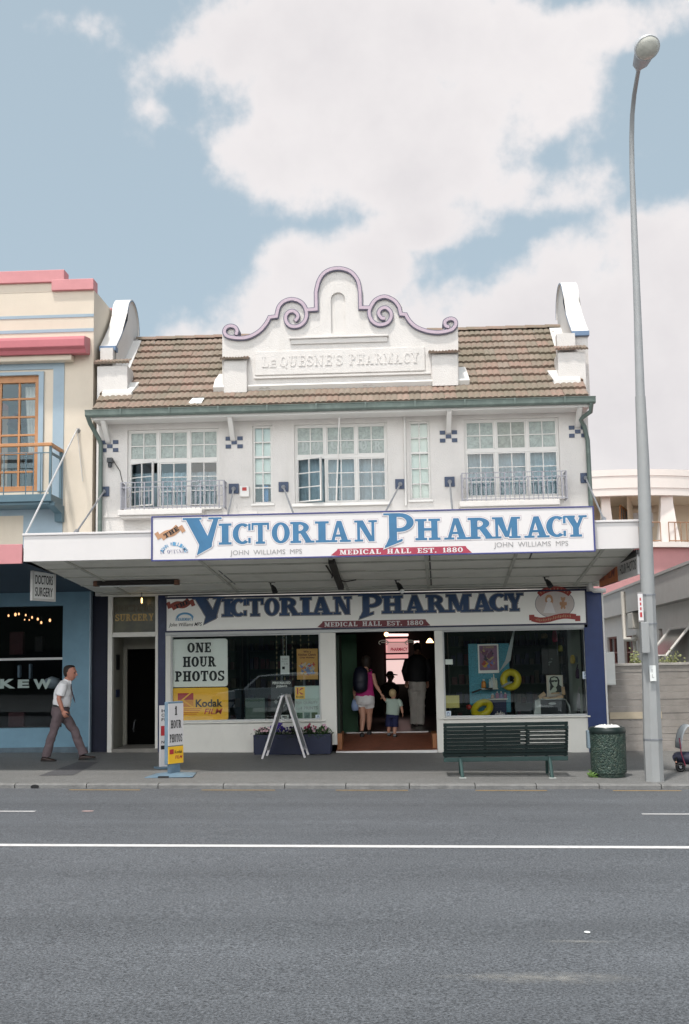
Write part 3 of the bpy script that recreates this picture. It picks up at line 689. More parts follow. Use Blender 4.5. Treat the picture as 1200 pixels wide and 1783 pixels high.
# central gable --------------------------------------------------------------
GY = -.03
def g2(cx, cy, Y=GY): p = at(360+cx/2.5, 450+cy/2.5, Y); return (p.x, p.z)
def smooth(pts, n=5, closed=False):
    out = []
    for k in range(len(pts)-1):
        p0 = pts[max(k-1, 0)]; p1 = pts[k]; p2 = pts[k+1]; p3 = pts[min(k+2, len(pts)-1)]
        for j in range(n):
            t = j/n; out.append(tuple(.5*((2*p1[i])+(-p0[i]+p2[i])*t+(2*p0[i]-5*p1[i]+4*p2[i]-p3[i])*t*t+(-p0[i]+3*p1[i]-3*p2[i]+p3[i])*t**3) for i in (0, 1)))
    out.append(pts[-1]); return out
OUTL = [(68,552),(68,330)]+smooth([(72,318),(88,294),(107,292),(128,310),(134,338),(190,335),(240,305),(270,256)],4)+[(298,250)]+smooth([(305,215),(330,183),(370,171),(412,182),(440,214)],4)+[(466,211)]+smooth([(466,140),(480,90),(518,52),(573,38),(630,52),(668,92),(681,140)],5)+[(682,206),(706,206)]+smooth([(735,172),(778,159),(824,172),(852,210)],4)+[(858,236),(874,240)]+smooth([(892,276),(935,306),(1000,318),(1036,302),(1036,276),(1058,263),(1086,270),(1094,298)],4)+[(1098,545)]
P = [g2(*p) for p in OUTL]
xc = g2(572, 240)[0]; zb = P[0][1]-.02; P[0] = (P[0][0], zb); P[-1] = (P[-1][0], zb)
mb = MB(); mb.prism(P, .02, .26)
k = max(range(len(P)), key=lambda i: P[i][1] if abs(P[i][0]-xc) < .12 else -9); apex = (xc, P[k][1])
nl, nr = g2(541, 240)[0], g2(604, 240)[0]; nb, ns = g2(572, 325)[1], g2(572, 178)[1]; rr = (nr-nl)/2; nc = (nl+nr)/2
archL = [(nc-rr*cos(t), ns+rr*sin(t)) for t in fr(0, pi/2, 6)]; archR = [(nc+rr*cos(t), ns+rr*sin(t)) for t in fr(0, pi/2, 6)]
left = [p for p in P if p[0] < xc-.01]; right = [p for p in P if p[0] > xc+.01]
mb.prism([(nc, zb)]+left+[apex, archL[-1]]+archL[::-1][1:]+[(nl, nb), (nc, nb)], GY, .02)
mb.prism([apex]+right+[(nc, zb), (nc, nb), (nr, nb)]+archR, GY, .02)
GB = part('gable', mb, M_white, PH)
def pk(pts): return [g2(*p) for p in pts]
seg1 = smooth([(129,336),(134,318),(124,302),(104,297),(86,305),(79,322),(88,339),(112,347),(150,350),(190,343),(230,320),(258,290),(275,260)],5)+[(305,256)]+smooth([(308,240),(316,213),(337,191),(370,181),(405,190),(428,214),(436,250),(425,280),(400,298),(370,299),(350,283),(345,258),(357,238),(378,233),(396,247),(397,262),(385,276)],5)
seg2 = [(438,228),(478,225)]+smooth([(477,150),(491,97),(521,61),(572,47),(625,61),(658,100),(668,150)],6)+[(670,218),(712,218)]
seg3 = smooth([(1056,303),(1040,296),(1038,277),(1060,266),(1080,273),(1083,294),(1062,315),(1010,325),(960,320),(912,302),(882,275),(866,248)],5)+[(845,246)]+smooth([(838,215),(815,186),(775,170),(736,184),(714,216),(708,242),(720,275),(750,292),(785,285),(803,260),(800,235),(780,218),(757,225),(749,245),(762,263),(777,264)],5)
mb = MB(); mb2 = MB()
for q, dy in ((seg1, 0), (seg3, .001), (seg2, .002)):
    mb.strip(pk(q), .088, GY-.05-dy, GY+.20); mb2.strip(pk(q), .054, GY-.066-dy, GY-.046)
tr = part('scroll_trim', mb, M_dkedge, GB); part('scroll_band', mb2, M_mauve, tr)
# cornice, name panel, lettering, piers with tile caps, lead flashing
mb = MB(); x0, x1, z0, z1 = rect(504, 586, 677, 597, GY)
mb.box(x0, x1, GY-.07, GY+.001, z1-.035, z1); mb.box(x0+.03, x1-.03, GY-.035, GY+.001, z0-.01, z1-.035); part('cornice', mb, M_white, GB, bevel=.008)
mb = MB(); x0, x1, z0, z1 = rect(444.5, 609, 740, 650, GY); mb.box(x0, x1, GY-.035, GY+.001, z0, z1)
mb.box(x0-.02, x1+.1, GY-.05, GY+.001, z0-.07, z0-.035); PN = part('name_panel', mb, M_white, GB, bevel=.006)
mb = MB(); zl = at(600, 636.5, GY).z; h = at(600, 618, GY).z-zl
def lx(px): return at(px, 627, GY).x
slab(mb, 'L', lx(456.5), lx(468), zl, h, GY-.040, 0, -.004); btext(mb, 'E', lx(470.5), lx(481), zl, h*.72, GY-.040, .02)
slab(mb, "QUESNE'S", lx(487), lx(597), zl, h, GY-.040, 0, -.004); slab(mb, 'PHARMACY', lx(608), lx(730), zl, h, GY-.040, 0, -.004)
o = part('lettering', mb, M_white, PN); sd = o.modifiers.new('depth', 'SOLIDIFY'); sd.thickness = .013; sd.offset = 0
for l, t, r, b in ((391, 629, 431, 672), (752, 618, 797, 660)):
    x0, x1, z0, z1 = rect(l, t, r, b, GY); mb = MB(); mb.box(x0, x1, GY-.10, GY+.001, z0-.15, z1); pr = part('gable_pier', mb, M_white, GB, bevel=.008)
    tiles('tile_cap', x0-.06, x1+.05, GY-.17, 1, .19, .11, pr, z0=z1-.035, pitch=R(24))
mb = MB()
x0, x1, z0, z1 = rect(372, 668, 818, 682, -.03); xa, xb = P[0][0], P[-1][0]
A = [(x0-.0, z1-.11), (x1+.0, z1-.11), (xb+.17, z1+.16), (xb+.15, z1+.26), (xb, z1+.26), (xb, z1+.05), (xa, z1+.05), (xa, z1+.26), (xa-.12, z1+.26), (xa-.17, z1+.1)]
def onroof(X_, Z_, up=.12):
    y = RY0+(Z_-RZ0)/math.tan(RP); return (X_, y-up*.55, Z_+up*.8)
top = [onroof(*p) for p in A]; bot = [onroof(p[0], p[1], 0) for p in A]
n = len(A); mb.add(top+bot, [tuple(range(n)), tuple(range(n, 2*n))]+[(k, (k+1) % n, n+(k+1) % n, n+k) for k in range(n)])
part('flashing', mb, M_trimw, GB)

# end parapets -------------------------------------------------------------------
for ex, sg, pl_, pr_, ptop, pbot, capt, capb in ((XL, 1, 168, 222, 637, 692, 621, 637, ), (XR, -1, 972, 1027, 613, 664, 596, 613)):
    sx = ex if sg > 0 else ex+.11; xi = sx+sg*.26
    zb = at(190 if sg > 0 else 1010, 605 if sg > 0 else 579, .3).z; zk = at(192 if sg > 0 else 1005, 553 if sg > 0 else 527, 1.2).z; zt = at(210 if sg > 0 else 995, 521 if sg > 0 else 490, 1.5).z
    cy, cr_ = 1.75, .55; zc = zt-cr_
    prof = [(.3, zb), (.62, zb+(zk-zb)*.30), (.95, zb+(zk-zb)*.64), (1.2, zk)]+[(cy-cr_*cos(t), zc+cr_*sin(t)) for t in fr(0, pi, 14)]
    mb = MB(); mb.prism([(.3, 6.5)]+prof+[(2.3, 6.5)], sx, xi, 'x'); EP = part('end_parapet', mb, M_white, PH)
    mb = MB()
    def off(p, d):
        out = []
        for k in range(len(p)):
            a = V(p[max(k-1, 0)]); b = V(p[min(k+1, len(p)-1)]); t = (b-a).normalized(); out.append((p[k][0]-t.y*d, p[k][1]+t.x*d))
        return out
    o1 = off(prof, .035); mb.prism(prof+o1[::-1], sx-sg*.02, xi+sg*.03, 'x'); cp = part('coping', mb, M_trimw, EP)
    mb = MB(); o2 = off(prof, .02); mb.prism(off(prof, .022)+off(prof, .0)[::-1], xi+sg*.030, xi+sg*.036, 'x')
    part('coping_edge', mb, M_bluegrey, cp)
    mb = MB(); mb.box(sx-sg*.025, xi+sg*.035, .22, .42, zb-.08, zb+.015); part('coping_foot', mb, mat('coping_foot_blue', (.13, .20, .31), .5, .1), EP, bevel=.008)
    x0, x1, z0, z1 = rect(pl_, ptop, pr_, pbot, 0)
    if sg > 0: x0 = sx
    else: x1 = ex
    mb = MB(); mb.box(x0, x1, -.002, .5, 6.3, z1); pr = part('corner_pier', mb, M_white, EP, bevel=.006)
    mb = MB(); (mb.box(x0+.02, xi, .14, .36, z1, zb-.05)); part('neck', mb, M_white, EP)
    tiles('tile_cap', x0-.05, x1+.05, -.06, 1, .26, .13, pr, z0=z1+.0, pitch=R(32))
    # white flashing turned up against the parapet, and the skirt below the pier
    mb = MB(); xs = xi+sg*(.19 if sg > 0 else .26)
    q = [(xi, .25), (xs, .25), (xs-sg*.03, 1.9), (xi, 1.9)]
    mb.add([(a, b, roofz(b)+.10) for a, b in q]+[(a, b, roofz(b)) for a, b in q], [(0,1,2,3), (4,5,6,7), (0,1,5,4), (1,2,6,5), (2,3,7,6), (3,0,4,7)])
    e = x1 if sg > 0 else x0
    q = [(ex+sg*.12, -.10), (e+sg*.10, -.10), (e+sg*.17, .25), (e, .25), (e, .0), (ex+sg*.12, .0)]
    n = len(q); mb.add([(a, b, roofz(b)+.105) for a, b in q]+[(a, b, roofz(b)) for a, b in q], [tuple(range(n)), tuple(range(n, 2*n))]+[(k, (k+1) % n, n+(k+1) % n, n+k) for k in range(n)])
    part('flashing', mb, M_trimw, EP)
# ---------------------------------------------------------------- canopy
CY = -4.0
zt = at(576, 921.5, CY).z; zb = at(576, 967, CY).z
xl = at(43, 957, CY).x; xr = at(1111, 931, CY).x
wl = at(176, 1033, 0).x; wr = at(1046, 1030, 0).x
CN = None
mb = MB()
mb.prism([(xl, CY), (xr, CY), (wr+.02, -.002), (wl, -.002)], zt-.10, zt-.06, 'z')
CN = part('canopy', mb, mat('canopy_roof_sheet', (.42, .42, .42), .5, .1, 3), PH)
mb = MB(); mb.box(xl, xr, CY-.05, CY, zb, zt); mb.box(xl-.02, xr+.02, CY-.075, CY+.02, zt-.0, zt+.035)
mb.prism([(xl, CY+.001), (xl+.05, CY+.001), (wl+.05, -.01), (wl, -.01)], zb+.02, zt-.12, 'z'); mb.prism([(xr-.05, CY+.001), (xr, CY+.001), (wr, -.01), (wr-.05, -.01)], zb+.02, zt-.12, 'z')
part('fascia', mb, M_cap_white, CN, bevel=.006)
zs0, zs1 = zb+.03, ZC            # soffit: front and wall heights
def sz(y): return zs0+(zs1-zs0)*(y-CY)/(-CY)
mb = MB(); mb.add([(xl+.03, CY+.002, zs0), (xr-.03, CY+.002, zs0), (wr, -.002, zs1), (wl, -.002, zs1)], [(0, 1, 2, 3)])
SF = part('soffit', mb, M_soffit, CN)
def cx(t, y): q = (y-CY)/(-CY); return (xl+.05)*(1-t)*(1-q)+wl*(1-t)*q+(xr-.05)*t*(1-q)+wr*t*q
mb = MB()
for y in (-3.1, -2.2, -1.25, -.35):
    mb.add([(cx(0, y+d), y+d, sz(y+d)-e) for d in (-.022, .022) for e in (.014, 0)]+[(cx(1, y+d), y+d, sz(y+d)-e) for d in (-.022, .022) for e in (.014, 0)], [(0,2,6,4), (0,4,5,1), (2,3,7,6)])
for t in (.06, .28, .50, .66, .81, .95):
    mb.add([(cx(t, y)+d, y, sz(y)-e) for y in (CY+.05, -.05) for d in (-.025, .025) for e in (.018, 0)], [(0,2,6,4), (0,4,5,1), (2,3,7,6)])
o = part('soffit_batten', mb, mat('soffit_batten_paint', (.50, .50, .44), .6, .1, 4, stain=((.14, .12, .09), .7, 3)), SF)
# dark seams where the sheets meet
mb = MB()
for t, a, b in ((.285, -2.6, -1.0), (.66, -3.8, -.3), (.83, -3.8, -3.0), (.945, -3.6, -1.4)):
    mb.add([(cx(t, y)+.055+d, y, sz(y)-.003) for y in (a, b) for d in (-.012, .012)], [(0, 1, 3, 2)])
for y, a, b in ((-3.16, .05, .95), (-2.26, .3, .55), (-1.31, .28, .54), (-.41, .55, .8), (-2.26, .62, .97), (-1.32, .64, .7)):
    mb.add([(cx(t, y+d), y+d, sz(y+d)-.003) for t in (a, b) for d in (-.009, .009)], [(0, 1, 3, 2)])
part('seam', mb, M_black, SF)
mb = MB(); a = at(578, 979, -3.4); b = at(594, 1021, -.5)     # dark beam with loose conduit
mb.add([(a.x+d, -3.5, sz(-3.5)-e) for d in (-.05, .05) for e in (.07, .0)]+[(b.x+d, -.5, sz(-.5)-e) for d in (-.05, .05) for e in (.07, 0)], [(0,2,6,4), (0,4,5,1), (2,3,7,6), (0,1,3,2), (4,6,7,5)])
mb.tube([(a.x-.12, -2.9, sz(-2.9)-.01), (a.x-.06, -2.2, sz(-2)-.05), (b.x-.1, -1.6, sz(-1.6)-.01)], .012, 6); mb.tube([(b.x-.02, -1.5, sz(-1.5)-.03), (b.x+.12, -1.35, sz(-1.4)-.05), (b.x+.3, -1.3, sz(-1.3)-.012)], .01, 6)
part('beam', mb, mat('rusted_beam', (.028, .024, .02), .7, .4, 8), CN)
# wall-edge trim under the canopy
mb = MB(); mb.box(wl, wr-.02, -.05, -.002, ZC-.030, ZC-.004); part('cornice', mb, M_soffit, PH, bevel=.006)
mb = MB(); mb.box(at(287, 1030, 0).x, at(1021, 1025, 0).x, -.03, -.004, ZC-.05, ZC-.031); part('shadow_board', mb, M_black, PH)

# ---------------------------------------------------------------- writing on the two shop signs
M_sign = mat('sign_board_white', (.68, .655, .65), .35, .02, 4)
M_signblue = mat('sign_blue', (.036, .155, .30), .4, .12, 5)
M_signblue_shade = mat('sign_blue_shaded', (.010, .045, .125), .4, .4, 2.2)  # lettering blue darkened to carry the shade under the canopy
M_pink = mat('sign_outline_mauve', (.30, .20, .28), .4, .05)
M_royal = mat('sign_border_blue', (.045, .05, .19), .4, .05)
M_crim = mat('crimson_ribbon', (.36, .035, .07), .4, .1, 6)
M_tan = mat('tan_scroll', (.46, .25, .14), .5, .15, 12)
M_grey = mat('grey_lettering', (.30, .29, .29), .5, .05)
def shop_name(root, Y, lets, base, top, vfoot, ptop, outl):
    zb_ = at(base[0], base[1], Y).z; h = at(base[0], top, Y).z-zb_
    X_ = lambda px: at(px, base[1]-18, Y).x
    layers = outl
    for e, dy, m in layers:
        mb = MB()
        for k, (ch, a, b) in enumerate(lets):
            if ch == 'v': z0_ = zb_; hh = ptop-z0_; w = X_(b)-X_(a); glyph(mb, 'v', X_(a), X_(b), z0_, hh, Y-dy-.004, e)
            elif ch == 'p': hh = ptop-zb_; glyph(mb, 'p', X_(a), X_(b), zb_, hh, Y-dy-.004, e)
            else: glyph(mb, ch, X_(a)+.01, X_(b)-.01, zb_, h, Y-dy-(k % 2)*.0012, e)
        part('lettering' if m in (M_signblue, M_signblue_shade) else 'letter_outline', mb, m, root)
def ribbon(root, l, r, t, b, Y, text, m, mt, tails=True):
    x0, x1, z0, z1 = rect(l, t, r, b, Y); h = z1-z0; mb = MB()
    mb.box(x0, x1, Y-.004, Y, z0, z1)
    if tails:
        mb.prism([(x0, z0), (x0, z1), (x0-.01, z1-.2*h), (x0-.10, z0+.1*h)], Y-.003, Y); mb.prism([(x1, z0), (x1, z1), (x1+.02, z1-.3*h), (x1+.09, z0+.05*h), (x1+.02, z0)], Y-.003, Y)
    rb = part('ribbon', mb, m, root)
    mb = MB(); words = text.split(' '); ws = [sum(GL[c][0]+.12 for c in w) for w in words]; gap = .9; tot = sum(ws)+gap*(len(ws)-1); s = (x1-x0-.06)/tot; x = x0+.03
    for w, q in zip(words, ws): slab(mb, w, x, x+(q-.12)*s, z0+h*.16, h*.68, Y-.006); x += (q+gap)*s
    part('lettering', mb, mt, rb)
def scroll_banner(root, pts, wpx, Y, text, m, ink):
    """little curled banner following pixel points on the board, with its word"""
    P = [(at(x, y, Y).x, at(x, y, Y).z) for x, y in pts]; w = wpx*at(601, 900, Y).x-wpx*at(600, 900, Y).x
    mb = MB(); mb.strip(smooth(P, 5), w, Y-.004, Y); 
    a, b = V(P[0]), V(P[-1]); d = (b-a).normalized(); n_ = V((-d.y, d.x))
    for c, sg in ((a, -1), (b, 1)):
        e1 = c+d*sg*w*.28-n_*sg*w*.45; mb.strip([tuple(e1-d*w*.25+n_*0), tuple(e1+d*w*.3)], w*.95, Y-.0075, Y-.0045)
    bn = part('banner', mb, m, root)
    mb = MB(); L_ = (b-a).length; s0 = len(mb.v); slab(mb, text, -L_*.40, L_*.40, -w*.27, w*.56, 0, 0, .002)
    c = (a+b)/2+V(((P[len(P)//2][0]-(a.x+b.x)/2), (P[len(P)//2][1]-(a.y+b.y)/2)))*.5
    place(Matrix.Translation((c.x, Y-.009, c.y)) @ Matrix.Rotation(-atan2(d.y, d.x), 4, 'Y'), mb, s0); part('lettering', mb, ink, bn)
def arc_text(root, px, py, rpx, a0, a1, text, hpx, Y, m):
    k = at(601, 900, Y).x-at(600, 900, Y).x; c = at(px, py, Y); mb = MB(); n = len(text)
    for i, ch in enumerate(text):
        if ch == ' ': continue
        t = R(a0+(a1-a0)*i/(n-1)); s = len(mb.v); w = hpx*k*.62
        btext(mb, ch, -w/2, w/2, 0, hpx*k, 0, .012)
        place(Matrix.Translation((c.x+rpx*k*cos(t), Y-.005, c.z+rpx*k*sin(t))) @ Matrix.Rotation(-(t-pi/2), 4, 'Y'), mb, s)
    part('lettering', mb, m, root)

# sign on the canopy front
SY = CY-.16
x0 = at(264.5, 940, SY).x; x1 = at(1034.5, 918, SY).x; z1 = at(650, 890.5, SY).z; z0 = at(650, 968.5, SY).z
SG = thing('shop_sign', 'long white sign with big blue lettering standing on the canopy front', 'sign', ((x0+x1)/2, SY, z0))
mb = MB(); mb.box(x0, x1, SY, SY+.035, z0, z1); part('board', mb, M_sign, SG)
mb = MB(); e = .015
for q in ((x0-e*.4, x1+e*.4, z1-e, z1+.004), (x0-e*.4, x1+e*.4, z0-.004, z0+e), (x0-.009, x0+e, z0+e, z1-e), (x1-e, x1+.009, z0+e, z1-e)): mb.box(q[0], q[1], SY-.012, SY+.036, q[2], q[3])
part('border', mb, M_royal, SG)
mb = MB()
for X_ in fr(x0+.3, x1-.3, 5): mb.box(X_-.02, X_+.02, SY+.036, CY-.05, z0+.05, z1-.1)
part('mounting_bracket', mb, M_steel, SG)
LT = [('v',321,387), ('I',380,404.5), ('C',404,439), ('T',437,470), ('O',472,506), ('R',504.5,548), ('I',547.5,574), ('A',570,612), ('N',616,658), ('p',668,721), ('H',722,768), ('A',772,818), ('R',813.5,864), ('M',856,907.5), ('A',911.5,958), ('C',950,988), ('Y',981,1024)]
ptz = at(692, 893.5, SY).z
shop_name(SG, SY, LT, (697, 941.5), 904.5, 0, ptz, [(.019, .001, M_pink), (.0145, .0028, M_sign), (0, .0048, M_signblue)])
ribbon(SG, 588, 811, 953.2, 965.5, SY, 'MEDICAL HALL EST. 1880', M_crim, M_sign)
mb = MB(); 
for l, r, t, b in ((401, 526, 957, 968), (860, 989.5, 943, 954.5)):
    a, b_, c, d = rect(l, t, r, b, SY); btext(mb, 'JOHN  WILLIAMS  MPS', a, b_, c, d-c, SY-.005, .0)
part('lettering', mb, M_grey, SG)
scroll_banner(SG, [(281, 936), (290, 930), (301, 927), (311, 918)], 13, SY, 'THE', M_tan, M_ink)
M_logo = mat('logo_blue', (.10, .30, .50), .5)
arc_text(SG, 303, 971, 21, 152, 28, 'JOHN WILLIAMS', 6.5, SY, M_logo)
mb = MB(); a, b_, c, d = rect(279, 957, 328, 963.5, SY); slab(mb, "LE QUESNE'S", a, b_, c, d-c, SY-.005, 0, -.002); part('lettering', mb, M_royal, SG)

# ---------------------------------------------------------------- shopfront
GX = lambda px, py: at(px, py, 0).x
GZ = lambda px, py: at(px, py, 0).z
zs = GZ(655, 1097)                       # underside of the shop sign
sL, sR = GX(288.5, 1070), GX(1021.5, 1055)
SZ0, SZ1 = at(655, 1094.5, -.05).z, min(at(655, 1033, -.05).z, ZC-.052)
FS = thing('shop_sign', 'long shaded sign above the shop windows with shade-darkened blue lettering and round emblem', 'sign', ((sL+sR)/2, -.05, SZ0))
mb = MB(); mb.box(sL, sR, -.05, -.004, SZ0, SZ1); part('board', mb, mat('shop_sign_board', (.89, .88, .83), .35, .02, 4), FS)
mb = MB(); e = .03
for q in ((sL, sR, SZ1-e, SZ1), (sL, sR, SZ0, SZ0+e), (sL, sL+e, SZ0+e, SZ1-e), (sR-e, sR, SZ0+e, SZ1-e)): mb.box(q[0], q[1], -.058, -.051, q[2], q[3])
part('border', mb, mat('sign_border_dark', (.012, .014, .05), .4), FS)
LT2 = [('v',338,391), ('I',386,406.5), ('C',399,431), ('T',429,459.5), ('O',460,487), ('R',486.5,523), ('I',522.5,543), ('A',540.5,580), ('N',580,613), ('p',625,665), ('H',664.5,702), ('A',702.5,742.5), ('R',741.5,779), ('M',776.5,821.5), ('A',820.5,859.5), ('C',851,885.5), ('Y',879,912)]
shop_name(FS, -.05, LT2, (640, 1068.5), 1038.5, 0, at(640, 1034.5, -.05).z, [(.017, .001, M_ink), (.0115, .0028, M_grey), (.003, .0048, M_signblue_shade)])
ribbon(FS, 562, 741, 1080, 1091.5, -.05, 'MEDICAL HALL EST. 1880', mat('dark_crimson', (.16, .02, .03), .4, .1), M_sign)
scroll_banner(FS, [(299, 1058), (308, 1053), (320, 1053), (330, 1046)], 12, -.05, 'THE', mat('red_brown_scroll', (.28, .06, .04), .5, .15, 12), M_ink)
mb = MB(); c = at(322, 1077, -.05); k = at(601, 1060, -.05).x-at(600, 1060, -.05).x
mb.strip([(c.x+14*k*cos(t), c.z+9*k*sin(t)) for t in fr(R(8), R(172), 12)], 3.4*k, -.054, -.05); part('logo_arc', mb, M_logo, FS)
mb = MB(); a, b_, c_, d = rect(306, 1076, 337, 1080.5, -.05); slab(mb, 'PHARMACY', a, b_, c_, d-c_, -.056, 0, .001); part('lettering', mb, M_logo, FS)
mb = MB(); a, b_, c_, d = rect(294, 1084, 352, 1092.5, -.05); btext(mb, 'John Williams MPS', a, b_, c_, d-c_, -.054, .005, .3); part('lettering', mb, M_ink, FS)
# round emblem: banner arcs, a doll and a little bear
EC = at(966, 1051, -.05); mb = MB(); rx, rz_ = 33.5*k, 25*k
ell = lambda f, n=28, a=0, b=2*pi, gx=0, gz_=0: [(EC.x+gx+rx*f*cos(t), EC.z+gz_+rz_*f*sin(t)) for t in fr(a, b, n)]
mb.prism(ell(1.0)[:-1], -.053, -.05); em = part('emblem', mb, mat('emblem_cream', (.56, .50, .47), .5, .05, 20), FS)
mb = MB(); mb.strip(ell(1.0)[:-1], 1.2*k, -.0545, -.053, closed=True); part('emblem_rim', mb, M_grey, em)
mb = MB(); mb.strip(ell(1.02, 14, R(38), R(142)), 9*k, -.056, -.054); bn = part('emblem_banner', mb, mat('emblem_red', (.32, .05, .04), .5, .1, 12), em)
arc_text(bn, 966, 1053, 24.5, 133, 47, 'OLD FASHIONED', 4.6, -.052, M_tan) if 0 else None
mb = MB()
for i, t in enumerate(fr(R(132), R(48), 8)):
    a = (EC.x+rx*1.02*cos(t), EC.z+rz_*1.02*sin(t)); mb.strip([(a[0]-1.4*k*cos(t), a[1]-2.0*k*sin(t)), (a[0]+1.4*k*cos(t), a[1]+2.0*k*sin(t))], (1.2+.8*(i % 2))*k, -.0575, -.0561)
part('lettering', mb, M_tan, bn)
wv = [(926, 1077), (940, 1080), (955, 1078.5), (970, 1074.5), (985, 1072.5), (1003, 1074)]
Wp = smooth([(at(x, y, -.05).x, at(x, y, -.05).z) for x, y in wv], 5)
mb = MB(); mb.strip(Wp, 9.5*k, -.058, -.054)
for x, y in ((926, 1074.5), (1006, 1076)): c = at(x, y, -.05); mb.box(c.x-4.5*k, c.x+4.5*k, -.0535, -.0505, c.z-5.5*k, c.z+4*k)
rb = part('emblem_ribbon', mb, MATS['emblem_red'], em)
mb = MB()
for i in range(3, len(Wp)-3):
    (a, b_) = Wp[i]; mb.box(a-.7*k, a+.7*k, -.0595, -.0581, b_-(1.5+(i*7 % 3)*.5)*k, b_+(1.3+(i*5 % 3)*.7)*k)
part('lettering', mb, M_tan, rb)
def disc(mb, px, py, rx_, rz2, y): c = at(px, py, -.05); mb.prism([(c.x+rx_*k*cos(t), c.z+rz2*k*sin(t)) for t in fr(0, 2*pi, 14)[:-1]], y, -.053)
mb = MB(); disc(mb, 980.5, 1052, 4.2, 5.6, -.0545); disc(mb, 980.5, 1043.5, 3.6, 3.3, -.055); disc(mb, 977.5, 1040.8, 1.3, 1.3, -.0542); disc(mb, 983.5, 1040.8, 1.3, 1.3, -.0542); disc(mb, 976, 1051, 1.6, 3.4, -.0542); disc(mb, 985.5, 1051, 1.6, 3.4, -.0542); disc(mb, 978, 1058, 1.8, 2.6, -.0542); disc(mb, 983, 1058, 1.8, 2.6, -.0542)
part('bear_picture', mb, M_tan, em)
mb = MB(); disc(mb, 956, 1042, 6.4, 6.8, -.0542); disc(mb, 951.5, 1045, 2.4, 4, -.0546); disc(mb, 961, 1046, 2.4, 4.4, -.0546); part('doll_hair', mb, M_tan, em)
mb = MB(); disc(mb, 956, 1044.5, 3.6, 4.2, -.0556); c = at(957, 1060, -.05); mb.prism([(c.x-11*k, c.z-7*k), (c.x+10*k, c.z-8*k), (c.x+4*k, c.z+11*k), (c.x-4*k, c.z+12*k)], -.0552, -.053); part('doll_dress', mb, M_sign, em)

# pillars, risers, frames -------------------------------------------------------
M_stall = mat('cream_white_paint', (.69, .675, .62), .5, .03, 2.5, stain=((.48, .46, .42), .3, 2.4, .4))
M_alu = mat('grey_window_frame', (.50, .51, .50), .4, .05, 8)
gzl = GZ(655, 1103.5)-.0
railT, railB = GZ(655, 1095), GZ(655, 1100)
WB = GZ(430, 1258.5); WBr = GZ(900, 1250.5)
pA, pB = GX(558.5, 1180), GX(585.5, 1180); pC, pD = GX(758.5, 1180), GX(772.5, 1180)
wL0, wR1 = GX(297.5, 1180), GX(1022.5, 1180)
eR = GX(1029, 1280)
mb = MB(); mb.box(sL, pA, -.0, .14, -.4, WB); part('stall_riser', mb, M_stall, PH, bevel=.01)
mb = MB(); mb.box(sL+.12, pA+.08, -.05, .14, WB+.001, WB+.03); part('sill', mb, M_stall, PH, bevel=.006)
mb = MB(); mb.box(pD, eR, -.0, .14, -.4, WBr); part('stall_riser', mb, M_stall, PH, bevel=.012)
mb = MB(); mb.box(pC+.04, eR+.0, -.05, .14, WBr+.001, WBr+.03); part('sill', mb, M_stall, PH, bevel=.006)
for a, b, zb_, nm in ((pA, pB, GZ(570, 1297), 'pillar'), (pC, pD, -.05, 'pillar')):
    mb = MB(); mb.box(a, b, -.012, .16, zb_, railB); part(nm, mb, M_stall, PH, bevel=.008)
mb = MB(); mb.box(pA+.06, pB, -.0, .14, -.2, GZ(570, 1297)+.0); 
mb = MB(); mb.box(sL, sR, -.03, .16, railB+.001, railT+.02); part('transom_rail', mb, M_alu, PH, bevel=.005)
mb = MB(); mb.box(sL, wL0, -.01, .14, WB+.03, railB); part('jamb', mb, M_stall, PH, bevel=.005)
mb = MB(); mb.box(wR1, GX(1029, 1170), -.01, .14, WBr+.03, railB); part('jamb', mb, M_alu, PH, bevel=.005)
for a, b, c, nm in ((wL0, pA, WB+.03, 0), (pD, wR1, WBr+.03, 1)):
    mb = MB(); f = .028; z1_ = railB
    mb.box(a, a+f, .02, .09, c, z1_); mb.box(b-f, b, .02, .09, c, z1_); mb.box(a+f, b-f, .02, .09, c, c+f); mb.box(a+f, b-f, .02, .09, z1_-f, z1_)
    sw = part('shop_window', mb, M_alu, PH, bevel=.003)
    mb = MB(); mb.quad((a, .05, c), (b, .05, c), (b, .05, z1_), (a, .05, z1_)); part('pane', mb, M_shopglass, sw)
# blue pilaster at the left, blue wall end at the right
mb = MB(); mb.box(GX(275.5, 1180), sL-.001, -.02, .2, -.4, ZC-.03); part('pilaster', mb, M_navy, PH, bevel=.006)
q0, q1, q2, q3 = GX(1029.5, 1040), GX(1044.5, 1040), GX(1036, 1266), GX(1055.5, 1266)
bx0 = (q0+q2)/2; bx1 = (q1+q3)/2+.02
mb = MB(); mb.box(XR-.24 if bx0 > XR-.25 else bx0, bx1, -.03, .248, -.4, ZC-.12); part('pilaster', mb, mat('royal_blue_paint', (.016, .035, .125), .4, .12, 4), PH, bevel=.006)
mb = MB(); mb.box(bx1+.001, bx1+.03, -.035, .3, -.4, ZC-.12); part('corner_strip', mb, M_trimw, PH)
mb = MB(); c = at(1032, 1022, -.1); mb.tube([(c.x-.06, -.15, c.z+.16), (c.x-.05, -.15, c.z-.02), (c.x+.02, -.15, c.z-.07), (c.x+.22, -.15, c.z-.07)], .045, 8); part('drain_pipe', mb, M_trimw, PH, smooth=True)

